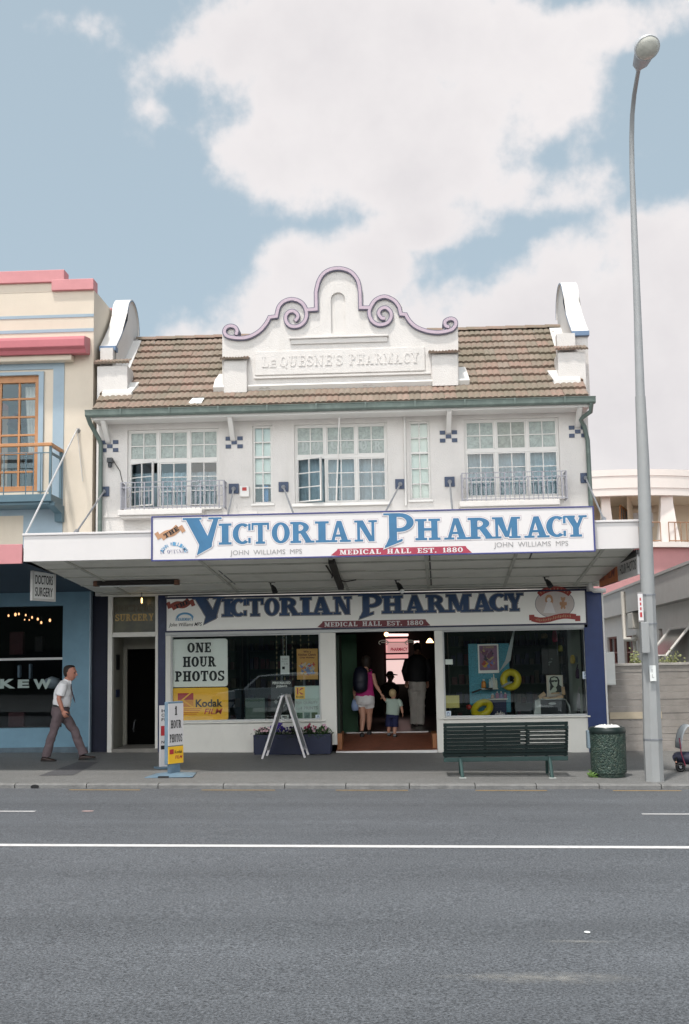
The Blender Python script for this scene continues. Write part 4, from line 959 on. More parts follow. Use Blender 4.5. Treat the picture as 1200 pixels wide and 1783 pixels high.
# porch ramp, step and interior ------------------------------------------------------
M_redtile = mat('red_quarry_tile', (.20, .072, .042), .45, .3, 9, .15, 30, stain=((.10, .05, .035), .6, 3))
fz = at(670, 1276, 1.3).z
ry0 = GZ(670, 1306.5)
mb = MB(); mb.add([(GX(587, 1300)-.02, -.03, ry0), (GX(763, 1300), -.03, ry0), (pC+.0, 1.28, fz), (pB, 1.28, fz)], [(0, 1, 2, 3)]); RA = part('porch_ramp', mb, M_redtile, PH)
mb = MB(); mb.box(GX(585.5, 1308), GX(761.5, 1308), -.06, -.031, -.1, ry0+.0); part('step', mb, M_trimw, PH, bevel=.006)
mb = MB(); mb.box(at(604, 1276, 1.3).x, at(746, 1274, 1.3).x, 1.281, 1.36, fz-.05, fz+.02); part('threshold', mb, M_trimw, PH)
for l, r in ((587, 596), (753, 762)):
    a, b, c, d = rect(l, 1277, r, 1293, .15); mb = MB(); mb.box(a, b, .1, .9, ry0, d); part('skirting_block', mb, M_timber, PH, bevel=.01)
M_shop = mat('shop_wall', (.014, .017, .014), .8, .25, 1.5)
def room(name, x0, x1, y0, y1, z0, z1, m, mf, parent, back=True, yfl=-9):
    mb = MB(); mb.quad((x0, y0, z0), (x0, y1, z0), (x0, y1, z1), (x0, y0, z1)); mb.quad((x1, y0, z0), (x1, y1, z0), (x1, y1, z1), (x1, y0, z1)); mb.quad((x0, y0, z1), (x1, y0, z1), (x1, y1, z1), (x0, y1, z1))
    if back: mb.quad((x0, y1, z0), (x1, y1, z0), (x1, y1, z1), (x0, y1, z1))
    o = part(name, mb, m, parent); mb = MB(); y0 = max(y0, yfl); mb.quad((x0, y0, z0), (x1, y0, z0), (x1, y1, z0), (x0, y1, z0)); part(name.replace('wall', 'floor'), mb, mf, parent); return o
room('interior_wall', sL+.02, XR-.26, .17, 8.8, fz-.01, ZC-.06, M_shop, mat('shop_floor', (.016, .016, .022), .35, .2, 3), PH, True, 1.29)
M_wina = mat('window_bed', (.10, .10, .10), .7, .2, 4)
mb = MB(); mb.box(wL0, pA, .145, 1.0, WB-.08, WB-.02); part('window_bed', mb, M_wina, PH)
mb = MB(); mb.box(pD, wR1, .145, 1.2, WBr-.08, WBr-.0); part('window_bed', mb, M_wina, PH)
M_wpanel = mat('pale_window_lining', (.42, .47, .42), .6, .06, 2)
mb = MB(); a = at(990, 1170, 1.15); mb.add([(wR1-.0, .15, WBr), (wR1-.0, .15, railB), (a.x, 1.15, railB), (a.x, 1.15, WBr)], [(0, 1, 2, 3)]); part('window_lining', mb, M_wpanel, PH)
# green-black door leaf folded back inside the entrance
mb = MB(); mb.box(pB-.0, pB+.05, .18, 1.2, fz-.1, railB-.05); part('door', mb, M_dkgreen, PH, bevel=.004)
mb = MB(); mb.quad((at(590, 1170, 1.6).x, 1.6, fz), (at(622, 1170, 1.6).x, 1.6, fz), (at(622, 1170, 1.6).x, 1.6, railB), (at(590, 1170, 1.6).x, 1.6, railB)); part('display_panel', mb, mat('green_panel', (.012, .06, .022), .6, .2, 3), PH)

# doctors' entrance -------------------------------------------------------------------
dl, dr = GX(187.5, 1180), GX(279, 1180)-.04
dz = GZ(232, 1108); dzt = GZ(232, 1034)
EN = thing('entrance', 'cream framed doorway with dark recess and lettered fanlight beside the blue pilaster', 'doorway', ((dl+dr)/2, 0, gs(-4.6)))
mb = MB(); w = .085
mb.box(dl, dl+w, -.01, .12, -.3, dzt); mb.box(dr-w*.6, dr, -.01, .12, -.3, dzt); mb.box(dl+w, dr-w*.6, -.012, .12, dz-.01, dz+.075); mb.box(dl+w, dr-w*.6, -.01, .12, dzt-.05, dzt)
part('frame', mb, M_stall, EN, bevel=.006)
mb = MB(); mb.quad((dl+w, .06, dz+.07), (dr-w*.6, .06, dz+.07), (dr-w*.6, .06, dzt-.05), (dl+w, .06, dzt-.05))
fl = part('fanlight', mb, mat('fanlight_glass', (.045, .042, .016), .25, .8, 2.2, spec=.5), EN)
mb = MB(); a, b, c, d = rect(199, 1053, 268, 1066, .06); slab(mb, 'DOCTORS', a, b, c, d-c, .054, 0, .001)
part('lettering', mb, mat('dull_gilt', (.05, .035, .008), .4), fl)
mb = MB(); a, b, c, d = rect(201, 1069, 268, 1081, .06); slab(mb, 'SURGERY', a, b, c, d-c, .054, 0, .001)
part('lettering', mb, mat('gilt_letter', (.42, .27, .07), .35, .3, 8), fl)
mb = MB(); a = at(215, 1200, 1.1).x; b = at(270, 1200, 1.1).x+.1
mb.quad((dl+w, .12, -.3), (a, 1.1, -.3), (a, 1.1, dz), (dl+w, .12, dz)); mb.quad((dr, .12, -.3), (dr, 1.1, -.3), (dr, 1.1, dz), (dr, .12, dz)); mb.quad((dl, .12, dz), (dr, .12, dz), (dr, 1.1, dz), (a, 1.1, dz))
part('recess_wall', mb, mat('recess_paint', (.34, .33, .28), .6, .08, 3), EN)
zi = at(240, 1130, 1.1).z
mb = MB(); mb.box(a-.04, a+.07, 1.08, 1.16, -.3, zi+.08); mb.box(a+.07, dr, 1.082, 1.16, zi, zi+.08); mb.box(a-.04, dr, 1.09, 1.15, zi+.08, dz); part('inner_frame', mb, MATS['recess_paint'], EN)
mb = MB(); mb.quad((a, 1.3, -.3), (dr, 1.3, -.3), (dr, 1.3, zi+.1), (a, 1.3, zi+.1)); IDR = part('door', mb, mat('doorway_darkness', (.004, .004, .004), .9, .2, 3, spec=.05), EN)  # black sheet painted for the darkness of the open doorway
mb = MB(); c = at(233, 1263, 1.28); mb.tube([(c.x, 1.29, c.z-.12), (c.x, 1.24, c.z-.08), (c.x+.02, 1.24, c.z+.06), (c.x+.03, 1.29, c.z+.1)], .012, 6); part('handle', mb, M_steel, IDR)
mb = MB(); mb.box(dl+w, dr, -.02, 1.1, -.3, gs(-4.6)+.07); part('step', mb, mat('step_concrete', (.20, .19, .17), .8, .15, 6), EN)
for l, r, t, b, m in ((199, 209, 1140, 1166, M_black), (199, 206, 1201, 1213, M_navy)):
    p0 = at(l, t, .35); p1 = at(r, b, .8); q = .02
    mb = MB(); f0, f1 = .30, .62
    X_ = lambda f: dl+w+(a-dl-w)*(f-.12)/.98
    mb.add([(X_(f)+d, f, z) for f in (f0, f1) for d in (.004, .02) for z in (p1.z, p0.z)], [(0,1,3,2), (4,6,7,5), (2,3,7,6), (1,5,7,3), (0,2,6,4)])
    part('name_plate', mb, m, EN)
mb = MB(); mb.quad((GX(270, 1200), -.004, 0), (GX(273, 1200), -.004, 0), (GX(273, 1200), -.004, .01), (GX(270, 1200), -.004, .01))
# navy wall strip between the two buildings, set back
mb = MB(); mb.box(XL-.12, dl, .10, .3, -.4, ZC-.005); part('navy_wall', mb, mat('deep_navy_render', (.006, .008, .022), .7, .2, 5), PH)
mb = MB(); mb.box(dl, sL, .17, .25, dzt, ZC+.02); part('lintel', mb, M_soffit, PH)
# ---------------------------------------------------------------- cream corner building on the left
M_cream = mat('cream_render', (.60, .53, .435), .6, .035, 2.5, .15, 50, stain=((.45, .38, .30), .4, 1.5, .3))
M_rose = mat('rose_paint', (.55, .235, .245), .55, .06, 3)
M_rosedk = mat('deep_rose_paint', (.45, .135, .155), .5, .06, 3)
M_sky = mat('sky_blue_paint', (.29, .375, .44), .55, .05, 3)
M_mid = mat('mid_blue_paint', (.075, .135, .17), .5, .08, 4)
M_shopblue = mat('shopfront_blue', (.15, .275, .36), .6, .10, 2.5, stain=((.10, .20, .29), .4, 2))
M_oak = mat('orange_oak', (.42, .20, .085), .45, .12, 8)
CB = thing('corner_building', 'cream two-storey building with rose parapet, blue shopfront and small balcony', 'building', (-7.5, 0, 0))
cx1 = at(162.2, 700, 0).x; cx0 = cx1-6.5
wn_ = rect(-60, 655, 67.5, 858, 0)
ds = rect(-60, 1056, 109, 1268, 0)
zp = at(125, 505, 0).z; zbl = at(100, 985, 0).z
mb = wall_holes(MB(), cx0, cx1, zbl, zp, [wn_], 0, .25); part('wall', mb, M_cream, CB)
mb = MB(); mb.box(cx1-.25, cx1, .251, 9, zbl, zp); mb.box(cx0, cx1-.25, 8.75, 9, -.5, zp); part('side_wall', mb, M_cream, CB)
mb = MB(); mb.quad((cx0, .25, zp-.35), (cx1-.25, .25, zp-.35), (cx1-.25, 8.75, zp-.35), (cx0, 8.75, zp-.35)); part('roof', mb, M_rose, CB)
# stepped rose parapet cap, rear parapet
a = rect(-60, 472, 112, 493, -.06); b = rect(90, 486, 161, 505, -.06)
mb = MB(); mb.box(cx0, a[1], -.07, .25, a[2], a[3]); mb.box(b[0], cx1+.005, -.075, .252, b[2], b[3]); mb.box(cx0, b[0], -.001, .2, b[2], a[2]+.001)
mb.box(cx0, a[1], .0, .25, zp+.001, a[2]+.0) if a[2] > zp else None
part('parapet_cap', mb, M_rose, CB, bevel=.01)
mb = MB(); mb.box(cx0, b[0], -.006, -.001, b[2]-.0, a[2]); part('parapet_face', mb, M_cream, CB)
mb = MB(); c = rect(172, 541, 198, 553, 4.2); mb.box(c[0]-3, c[1], 4.0, 4.2, c[2]-1.0, c[3]); part('rear_parapet', mb, M_rose, CB)
for t, b_ in ((549, 554), (574, 579.5)):
    a = rect(0, t, 161, b_, 0); mb = MB(); mb.box(cx0, cx1+.001, -.012, -.001, a[2], a[3]); part('blue_band', mb, M_sky, CB)
# rose hood with a moulded underside
a = rect(-60, 587, 147, 613, -.42); mb = MB(); x1_ = a[1]
mb.prism([(-.42, a[3]-.06), (-.40, a[3]-.0), (-.002, a[3]+.06), (-.002, a[2]+.02), (-.30, a[2]-.02), (-.34, a[2]+.05), (-.42, a[2]+.09)], cx0, x1_, 'x'); part('hood', mb, M_rosedk, CB, bevel=.012)
mb = MB(); mb.box(cx0, at(125, 620, -.2).x, -.22, -.002, a[2]-.12, a[2]-.005); part('hood_moulding', mb, M_cream, CB, bevel=.02)
# blue surround
mb = MB(); a = rect(92, 628, 111, 915, 0); b_ = rect(-60, 628, 92, 645, 0)
mb.box(a[0], a[1], -.02, -.001, at(100, 985, 0).z, a[3]); mb.box(cx0, a[0], -.02, -.001, b_[2], b_[3])
c = rect(67.5, 645, 76, 860, 0); mb.box(c[0], c[1]+.0, -.045, -.002, wn_[2], wn_[3]+.06); mb.box(cx0, c[0], -.045, -.002, wn_[3], wn_[3]+.06)
c = rect(-60, 862, 93, 950, 0); d = rect(-60, 899, 41, 948, 0); mb.box(d[1], a[0], -.019, -.001, at(80, 985, 0).z, c[3]); mb.box(cx0, d[1], -.019, -.001, d[3], c[3])
part('window_surround', mb, M_sky, CB)
# the neighbour's own canopy: rose fascia, dark blue soffit, butting against the pharmacy canopy
nz0, nz1 = at(28, 981.5, CY-.05).z, at(28, 947.5, CY-.05).z; nzw = at(100, 1031, 0).z
mb = MB(); mb.prism([(cx0, CY), (xl-.03, CY), (wl-.03, -.012), (cx0, -.012)], nz1-.10, nz1-.05, 'z'); cn2 = part('canopy', mb, mat('canopy_roof_sheet', (.42, .42, .42), .5, .1, 3), CB)
mb = MB(); mb.box(cx0, xl-.025, CY-.05, CY, nz0, nz1); part('fascia', mb, M_rose, cn2, bevel=.006)
mb = MB(); mb.add([(cx0, CY+.002, nz0+.03), (xl-.03, CY+.002, nz0+.03), (wl-.03, -.012, nzw), (cx0, -.012, nzw)], [(0, 1, 2, 3)]); part('soffit', mb, mat('dark_blue_soffit', (.03, .055, .085), .6, .1, 3), cn2)
# french window
x0, x1, z0, z1 = wn_; mb = MB(); e = .09
mb.box(x1-e, x1, .04, .16, z0, z1); mb.box(x0, x1-e, .04, .16, z1-.13, z1); mb.box(x0, x1-e, .04, .16, z0, z0+.12)
cmx = at(33.5, 750, .08).x; xs_ = [cmx, cmx-.36, cmx-.80]
for X_ in xs_: mb.box(X_-.02, X_+.02, .06, .12, z0+.12, z1-.13)
for py in (695, 726.5, 758, 790, 822): Z_ = at(35, py, .08).z; mb.box(x0, x1-e, .065, .115, Z_-.02, Z_+.02)
wn = part('window', mb, M_oak, CB, bevel=.004)
mb = MB(); mb.quad((x0, .09, z0), (x1, .09, z0), (x1, .09, z1), (x0, .09, z1)); part('pane', mb, M_glass, wn)
mb = MB(); mb.quad((x0-.2, 3, z0-.1), (x1+.2, 3, z0-.1), (x1+.2, 3, z1+.2), (x0-.2, 3, z1+.2)); mb.quad((x1+.2, .26, z0-.1), (x1+.2, 3, z0-.1), (x1+.2, 3, z1+.2), (x1+.2, .26, z1+.2)); mb.quad((x0-.2, .26, z1+.1), (x1+.2, .26, z1+.1), (x1+.2, 3, z1+.1), (x0-.2, 3, z1+.1))
part('room', mb, mat('grey_blue_room', (.20, .25, .28), .8, .1, 2), wn)
mb = MB(); A = []; B = []
ct, cl, cr2 = z1-.15, at(44, 680, .3).x, x1-.05
for k in range(25):
    f = k/24; A.append((cl+(cr2-cl)*f, .30+.025*sin(k*1.9), ct)); q = at(66, 790, .3).z
    B.append((x1-.22*(1-f)-.06+.0*f, .30+.02*sin(k*1.9), q))
C_ = [(a_[0]*.55+b2[0]*.45-.0, a_[1], a_[2]*.5+b2[2]*.5) for a_, b2 in zip(A, B)]
mb.loft([A, C_, B], closed=False); part('curtain', mb, mat('white_curtain', (.75, .72, .68), .8, .04, 4), wn, smooth=True)
# lamp standing in that room
LP = at(30, 735, .9); L0 = thing('floor_lamp', 'dark red shaded floor lamp seen through the orange framed window', 'lamp', (LP.x+.1, .9, z0-.05))
mb = MB(); mb.lathe([(.06, LP.z+.16), (.10, LP.z+.12), (.20, LP.z-.05), (.16, LP.z-.10), (.03, LP.z-.17)], (LP.x, .9, 0), 14); part('lamp_shade', mb, mat('dark_red_shade', (.05, .02, .03), .5), L0, smooth=True)
mb = MB(); mb.tube([(LP.x+.05, .9, LP.z-.15)]+[(at(px, py, .9).x, .9, at(px, py, .9).z) for px, py in ((37, 755), (42, 775), (41, 790), (38, 820), (36, 850))], .018, 6); mb.lathe([(.14, z0-.05), (.14, z0-.02), (.02, z0+.0)], (LP.x+.1, .9, 0), 12); part('stem', mb, M_black, L0, smooth=True)
# balcony
BYf = -.75
bz0 = at(50, 878, BYf).z; bz1 = at(50, 860.5, BYf).z; bx = at(87, 860, BYf).x
mb = MB(); mb.box(cx0, bx+.02, BYf, -.021, bz0+.05, bz1); mb.box(cx0, bx-.03, BYf+.06, -.021, bz0, bz0+.05)
bal = part('balcony', mb, M_mid, CB, bevel=.008)
br = at(95, 900, -.3); mb = MB(); zq = at(95, 909, -.1).z; mb.prism([(-.021, zq), (-.17, zq), (-.20, zq+.15), (-.66, bz0-.02), (-.66, bz0+.05), (-.021, bz0+.05)], bx-.08, bx+.06, 'x'); part('bracket', mb, M_mid, bal, bevel=.006)
rt = at(50, 774.5, BYf).z
mb = MB(); mb.box(cx0, bx+.03, BYf-.03, BYf+.04, rt-.03, rt+.03); mb.box(bx-.04, bx+.03, BYf+.04, -.025, rt-.03, rt+.03); part('handrail', mb, M_oak, bal, bevel=.008)
mb = MB()
for y in (BYf+.02, -.08): mb.box(bx-.025, bx+.02, y-.02, y+.02, bz1, rt-.03)
mb.box(bx-.02, bx+.015, BYf+.04, -.1, rt-.17, rt-.13)
for z in (rt-.15, bz1+.05): mb.box(cx0, bx-.02, BYf+.008, BYf+.028, z-.008, z+.008)
k = 0; X_ = bx-.18
while X_ > cx0+3.5:
    if not (3 <= k <= 4): mb.box(X_-.008, X_+.008, BYf+.010, BYf+.026, bz1, rt-.15)
    X_ -= .135; k += 1
part('balusters', mb, M_mid, bal)
# wall fixing and guy wires
a = at(135.5, 749.5, -.02); mb = MB(); mb.lathe([(.001, 0), (.05, .0), (.035, .03), (.018, .08), (.001, .09)], (0, 0, 0), 10); mb.xform(Matrix.Translation((a.x, -.0, a.z)) @ Matrix.Rotation(pi/2, 4, 'X')); an = part('wall_anchor', mb, M_steel, CB, smooth=True)
b_ = V((at(42, 937, -3.3).x-.0, -3.9, zt)); b_ = at(43, 934, -3.9)
mb = MB(); mb.tube([(a.x, -.08, a.z), b_], .017, 7); c = at(144, 838, -.03); mb.tube([(a.x, -.06, a.z), (c.x, -.03, c.z)], .006, 5); part('guy_wire', mb, mat('pale_cable', (.55, .55, .55), .4, .05, metal=.3), an, smooth=True)
# blue shop front with dark window
x157 = at(157, 1180, 0).x
mb = wall_holes(MB(), cx0, x157, -.4, zbl, [ds], -.01, .2); part('shopfront_wall', mb, M_shopblue, CB)
mb = MB(); mb.box(x157-.018, x157+.006, -.016, .1, -.1, zbl); part('edge_strip', mb, M_sky, CB)
mb = MB(); mb.box(cx0, x157-.03, -.03, -.0101, gs(-6)-.3, gs(-6.0)+.10); part('plinth', mb, mat('dark_plinth', (.10, .14, .17), .7, .2, 6), CB)
mb = MB(); mb.quad((ds[0], .04, ds[2]), (ds[1], .04, ds[2]), (ds[1], .04, ds[3]), (ds[0], .04, ds[3])); sw = part('shop_window', mb, glassmat('dark_shop_glass', (.8, .84, .86), .9), CB)
mb = MB(); a = rect(-60, 1146, 108, 1150, .03); mb.box(ds[0], ds[1], .0, .035, a[2], a[3]); part('glazing_bar', mb, mat('pale_bar', (.5, .5, .5), .4), sw)
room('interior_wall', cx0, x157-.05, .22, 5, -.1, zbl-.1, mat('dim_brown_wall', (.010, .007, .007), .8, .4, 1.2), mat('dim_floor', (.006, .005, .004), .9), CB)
M_kew = mat('pale_green_letter', (.28, .35, .33), .5, .1, 8)
mb = MB()
for ch, l, r, b_, t in (('K', 0, 27, 1199, 1182), ('E', 31, 51, 1198, 1183), ('W', 58, 90, 1200, 1182)):
    p0 = at(l, b_, .035); p1 = at(r, t, .035); btext(mb, ch, p0.x, p1.x, p0.z, p1.z-p0.z, .034, .05)
part('lettering', mb, M_kew, sw)
mb = MB(); c = at(88, 1190, .3); mb.lathe([(.001, .0), (.12, .02), (.17, .10), (.13, .18), (.04, .22), (.001, .23)], (c.x, .42, c.z-.10), 14); 
o = part('round_lantern', mb, mat('pale_lantern', (.30, .33, .36), .5, .1), None, smooth=True, base=(c.x, .42, c.z-.10)); tag(o, 'pale round ornament behind the lettered dark window', 'ornament')
# warm spot lamps glowing inside
M_glow = mat('warm_bulb', (.9, .6, .35), .5, 0, emit=((1, .50, .22), 1.7))
for px, py, r in ((15, 1072, .022), (27, 1070, .03), (33, 1069, .022), (45, 1071, .02), (56, 1075, .022), (66, 1078, .025), (72, 1084, .025), (87, 1080, .028), (43, 1079, .014), (51, 1079.5, .014)):
    c = at(px, py, 1.2); mb = MB(); mb.ball(c, (r*.8, r*.8, r*1.15), 8, 6)
    o = part('spot_lamp', mb, M_glow, None, smooth=True, base=c); tag(o, 'tiny warm glowing lamp in the row inside the dark blue-fronted shop', 'lamp', 'lamps glowing inside the blue shop')
    mb = MB(); mb.tube([c+V((0, 0, r*1.1)), c+V((0, .02, .12))], .012, 6); WL[o.name] = V(c); part('fitting', mb, M_black, o)
# shop clutter behind that window
M_mag = mat('dim_red_cloth', (.05, .012, .014), .8, .3, 6)
for l, t, r, b_, m in ((16, 1100, 40, 1140, M_mag), (60, 1108, 74, 1135, MATS['dim_brown_wall']), (14, 1240, 42, 1266, M_mag), (30, 1158, 34, 1180, M_sky), (50, 1156, 53, 1182, M_sky)):
    x0, x1, z0, z1 = rect(l, t, r, b_, 1.0); mb = MB(); mb.box(x0, x1, 1.0, 1.15, z0, z1)
    o = part('clothing_rail_item', mb, m, None, base=((x0+x1)/2, 1.0, z0), bevel=.02); tag(o, 'dim garment hanging deep inside the blue-fronted shop', 'clothing', 'goods inside the blue shop')

# ---------------------------------------------------------------- small things on the pharmacy front
a = at(192, 806, -.1); t_ = thing('spotlight', 'small black spotlight with a loose cable on the white upper wall', 'lamp', (a.x, 0, a.z))
mb = MB(); mb.box(a.x-.05, a.x+.05, -.17, -.04, a.z+.0, a.z+.09); mb.box(a.x-.02, a.x+.02, -.04, -.0, a.z+.02, a.z+.06); mb.lathe([(.035, a.z-.09), (.045, a.z-.02), (.03, a.z)], (a.x, -.11, 0), 10); part('housing', mb, mat('dark_grey_metal', (.05, .055, .06), .5), t_, bevel=.006)
mb = MB(); mb.tube([(a.x+.04, -.02, a.z+.06), (at(200, 810, 0).x, -.015, at(200, 806, 0).z), (at(209, 820, 0).x, -.012, at(209, 820, 0).z), (at(214, 842, 0).x, -.012, at(214, 842, 0).z)], .007, 5); part('cable', mb, M_black, t_)
x0, x1, z0, z1 = rect(417.5, 846, 434, 865, -.06); t_ = thing('alarm_box', 'white alarm box with a red label beside the narrow left window', 'alarm', ((x0+x1)/2, 0, z0))
mb = MB(); mb.box(x0, x1, -.08, -.0, z0, z1); part('case', mb, M_trimw, t_, bevel=.012)
mb = MB(); mb.box(x0+.05, x1-.045, -.083, -.0801, z0+.11, z1-.03); part('red_label', mb, mat('alarm_red', (.38, .03, .03), .5), t_)
for px, py, lab in ((475, 1010, 'black soffit spotlight above the one hour photo sign'), (693, 1003, 'black soffit spotlight with a white bulb above the doorway'), (952, 998, 'black soffit spotlight nearest the royal blue pilaster')):
    a = at(px, py, -1.2); zz = sz(-1.2); t_ = thing('spotlight', lab, 'lamp', (a.x, -1.2, zz-.001))
    mb = MB(); mb.box(a.x-.07, a.x+.04, -1.23, -1.17, zz-.02, zz-.001); mb.tube([(a.x-.04, -1.2, zz-.02), (a.x-.03, -1.2, zz-.07), (a.x+.0, -1.22, zz-.10)], .014, 6); part('bracket', mb, M_black, t_)
    mb = MB(); mb.tube([(a.x-.01, -1.2, zz-.07), (a.x+.02, -1.24, zz-.12), (a.x+.05, -1.28, zz-.19)], [.025, .045, .05], 10); part('housing', mb, M_black, t_)
    if px == 693: mb = MB(); mb.ball((a.x+.065, -1.30, zz-.215), .042, 10, 6); part('bulb', mb, mat('white_bulb', (.8, .8, .78), .3), t_, smooth=True)
a = at(166, 1012, -1.7); b_ = at(310, 1012, -1.7); zz = sz(-1.7); t_ = thing('strip_light', 'long dark fluorescent strip light under the left of the canopy', 'lamp', ((a.x+b_.x)/2, -1.7, zz))
mb = MB(); mb.box(a.x+.05, b_.x-.05, -1.78, -1.62, zz-.08, zz-.005); part('housing', mb, mat('dark_brown_fitting', (.02, .016, .014), .6), t_, bevel=.008)
for X_ in (a.x+.02, b_.x-.02): mb = MB(); mb.box(X_-.04, X_+.04, -1.77, -1.63, zz-.09, zz-.003); part('end_cap', mb, mat('rusty_cap', (.16, .08, .05), .7, .3, 10), t_, bevel=.006)
mb = MB(); mb.tube([(a.x+.08, -1.70, zz-.09), (b_.x-.08, -1.70, zz-.09)], .014, 8); part('tube', mb, M_paper, t_)
# small lit bulb in the doctors' fanlight
c = at(247, 1042, -.25); mb = MB(); mb.lathe([(.001, -.09), (.014, -.08), (.016, -.02), (.012, .0), (.001, .02)], (c.x, c.y, c.z), 8)
o = part('pendant_bulb', mb, mat('amber_bulb', (.8, .5, .2), .5, 0, emit=((1, .62, .22), 3)), None, smooth=True, base=c); tag(o, 'thin glowing amber bulb hanging before the lettered fanlight', 'lamp')
mb = MB(); mb.tube([c+V((0, 0, .01)), (c.x, c.y, sz(-.25))], .006, 5); part('cord', mb, M_black, o)
c = at(604.5, 800, .35); mb = MB(); mb.ball(c, (.022, .022, .045), 8, 6)
o = part('pendant_bulb', mb, MATS['amber_bulb'], None, smooth=True, base=c); tag(o, 'small lit bulb hanging inside the middle upper window', 'lamp')
mb = MB(); mb.tube([c+V((0, 0, .04)), c+V((0, 0, .42))], .006, 5); part('cord', mb, M_black, o)

# hanging signs
def hung_board(nm, label, pts, rot_from, thick, writer, cat='sign'): pass
p0 = at(55.5, 992, -3.0); p1 = at(95.5, 1001, -2.45)
DS = thing('hanging_sign', 'white hanging board lettered for a doctors surgery under the canopy end', 'sign', (p0.x, p0.y, p0.z-.5))
u = V((p1.x-p0.x, p1.y-p0.y, 0)); W_ = u.length; u.normalize(); h_ = p0.z-at(57, 1045, -3.0).z
Mx = Matrix(((u.x, -u.y, 0, p0.x), (u.y, u.x, 0, p0.y), (0, 0, 1, p0.z-h_), (0, 0, 0, 1)))
mb = MB(); mb.box(0, W_, -.015, .015, 0, h_); mb.xform(Mx); part('board', mb, mat('bright_white_board', (.88, .88, .86), .4, .02), DS)
mb = MB(); n = .03
for q in ((0, W_, 0, n), (0, W_, h_-n, h_), (0, n, n, h_-n), (W_-n, W_, n, h_-n)): mb.box(q[0]-.004, q[1]+.004, -.022, .022, q[2]-.003, q[3]+.003)
mb.xform(Mx); part('frame', mb, M_trimw, DS)
mb = MB(); btext(mb, 'DOCTORS', .07, W_-.07, h_*.54, h_*.30, -.018, .012); btext(mb, 'SURGERY', .07, W_-.07, h_*.14, h_*.30, -.018, .012); mb.xform(Mx); part('lettering', mb, M_ink, DS)
mb = MB()
for t in (.2, .85): mb.tube([Mx @ V((W_*t, 0, h_)), Mx @ V((W_*t, 0, h_)) + V((0, 0, max(.05, sz(-2.7)-p0.z-.0)))], .008, 6)
part('hanger', mb, M_black, DS)
# long end sign under the right edge of the canopy
pf = at(1111, 962, -3.7); pb_ = at(1046, 1010, -.55)
ES = thing('hanging_sign', 'long orange and white photo sign under the right canopy end', 'sign', (pf.x, -2, pf.z-.4))
u = V((pf.x-pb_.x, pf.y-pb_.y, 0)); W_ = u.length; u.normalize(); u = -u   # from the front (street) to the back
zt_ = min(pf.z, pb_.z+.0); h_ = at(1110, 957, -3.7).z-at(1110, 1000, -3.7).z; ztp = at(1110, 957, -3.7).z
Mx = Matrix(((-u.x, u.y, 0, pb_.x), (-u.y, -u.x, 0, pb_.y), (0, 0, 1, ztp-h_), (0, 0, 0, 1)))
mb = MB(); mb.box(0, W_, -.02, .02, 0, h_); mb.xform(Mx); part('board', mb, M_sign, ES)
mb = MB(); mb.box(0, W_*.52, -.026, .026, .0, h_-.0); mb.xform(Mx); part('orange_panel', mb, mat('burnt_orange', (.50, .12, .015), .45, .1, 5), ES)
mb = MB(); mb.box(0, W_, -.029, .029, h_-.10, h_+.0); mb.xform(Mx); part('top_edge', mb, M_black, ES)
mb = MB(); btext(mb, '1 HOUR PHOTOS', W_*.545, W_*.975, h_*.22, h_*.42, -.023, .015); mb.xform(Mx); mb2 = MB(); btext(mb2, 'FILM', W_*.2, W_*.46, h_*.25, h_*.4, -.029, .01, .2); btext(mb2, 'Kodak', W_*.03, W_*.18, h_*.25, h_*.4, -.029, .015); mb2.xform(Mx)
part('lettering', mb, M_ink, ES); part('film_lettering', mb2, mat('dark_red_ink', (.20, .02, .02), .5), ES)
mb = MB(); 
for t in (.1, .9): q = Mx @ V((W_*t, 0, h_)); mb.tube([q, q+V((0, 0, .12))], .01, 6)
part('hanger', mb, M_black, ES)

# ---------------------------------------------------------------- right-hand side: fence, alley building, far building
FY = .35
fx0 = bx1+.04; fx1 = 14; ftop = at(1120, 1157, FY).z
FN = thing('fence', 'weathered grey horizontal board fence beside the blue pilaster', 'fence', (6, FY, -.1))
M_fence = mat('weathered_boards', (.26, .24, .22), .8, .22, 2.2, .3, 30, stain=((.15, .13, .12), .6, 2.5, 4))
n = 12; bh = (ftop-.03)/n; rnd = random.Random(5); mb = MB()
for k in range(n):
    xx = fx0
    while xx < fx1:
        l = rnd.uniform(2.2, 3.4); z0 = .02+k*bh-.014*0; d = rnd.uniform(-.006, .006)
        mb.box(xx, min(xx+l, fx1)-.006, FY+d, FY+.03+d, z0-.08 if k == 0 else z0, z0+bh-.003); xx += l
part('boards', mb, M_fence, FN, bevel=.004)
mb = MB(); mb.box(fx0, fx1, FY-.03, FY+.07, ftop-.02, ftop+.025); part('capping', mb, mat('pale_board', (.38, .36, .33), .8, .15, 4), FN, bevel=.006)
for X_ in (fx0+.05, fx0+1.9, fx0+4, fx0+6): mb = MB(); mb.box(X_, X_+.1, FY+.035, FY+.13, -.4, ftop-.03); part('post', mb, M_fence, FN)
a = rect(1062, 1240, 1104, 1252, FY-.012); mb = MB(); mb.box(a[0], a[1]+.5, FY-.018, FY-.008, a[2], a[3]); part('new_board', mb, mat('newer_timber', (.42, .36, .27), .8, .1, 5), FN)
x0, x1, z0, z1 = rect(1052, 1135, 1069.5, 1193, -.0); t_ = thing('meter_box', 'pale grey metal meter box fixed beside the royal blue pilaster', 'box', ((x0+x1)/2, .1, z0))
mb = MB(); mb.box(x0, x1+.02, .0, .22, z0, z1); bxx = part('case', mb, mat('pale_grey_metal', (.55, .56, .54), .5, .04), t_, bevel=.012)
mb = MB(); mb.box(x0+.02, x1, -.008, -.001, z0+.02, z1-.02); part('door', mb, MATS['pale_grey_metal'], t_, bevel=.004)
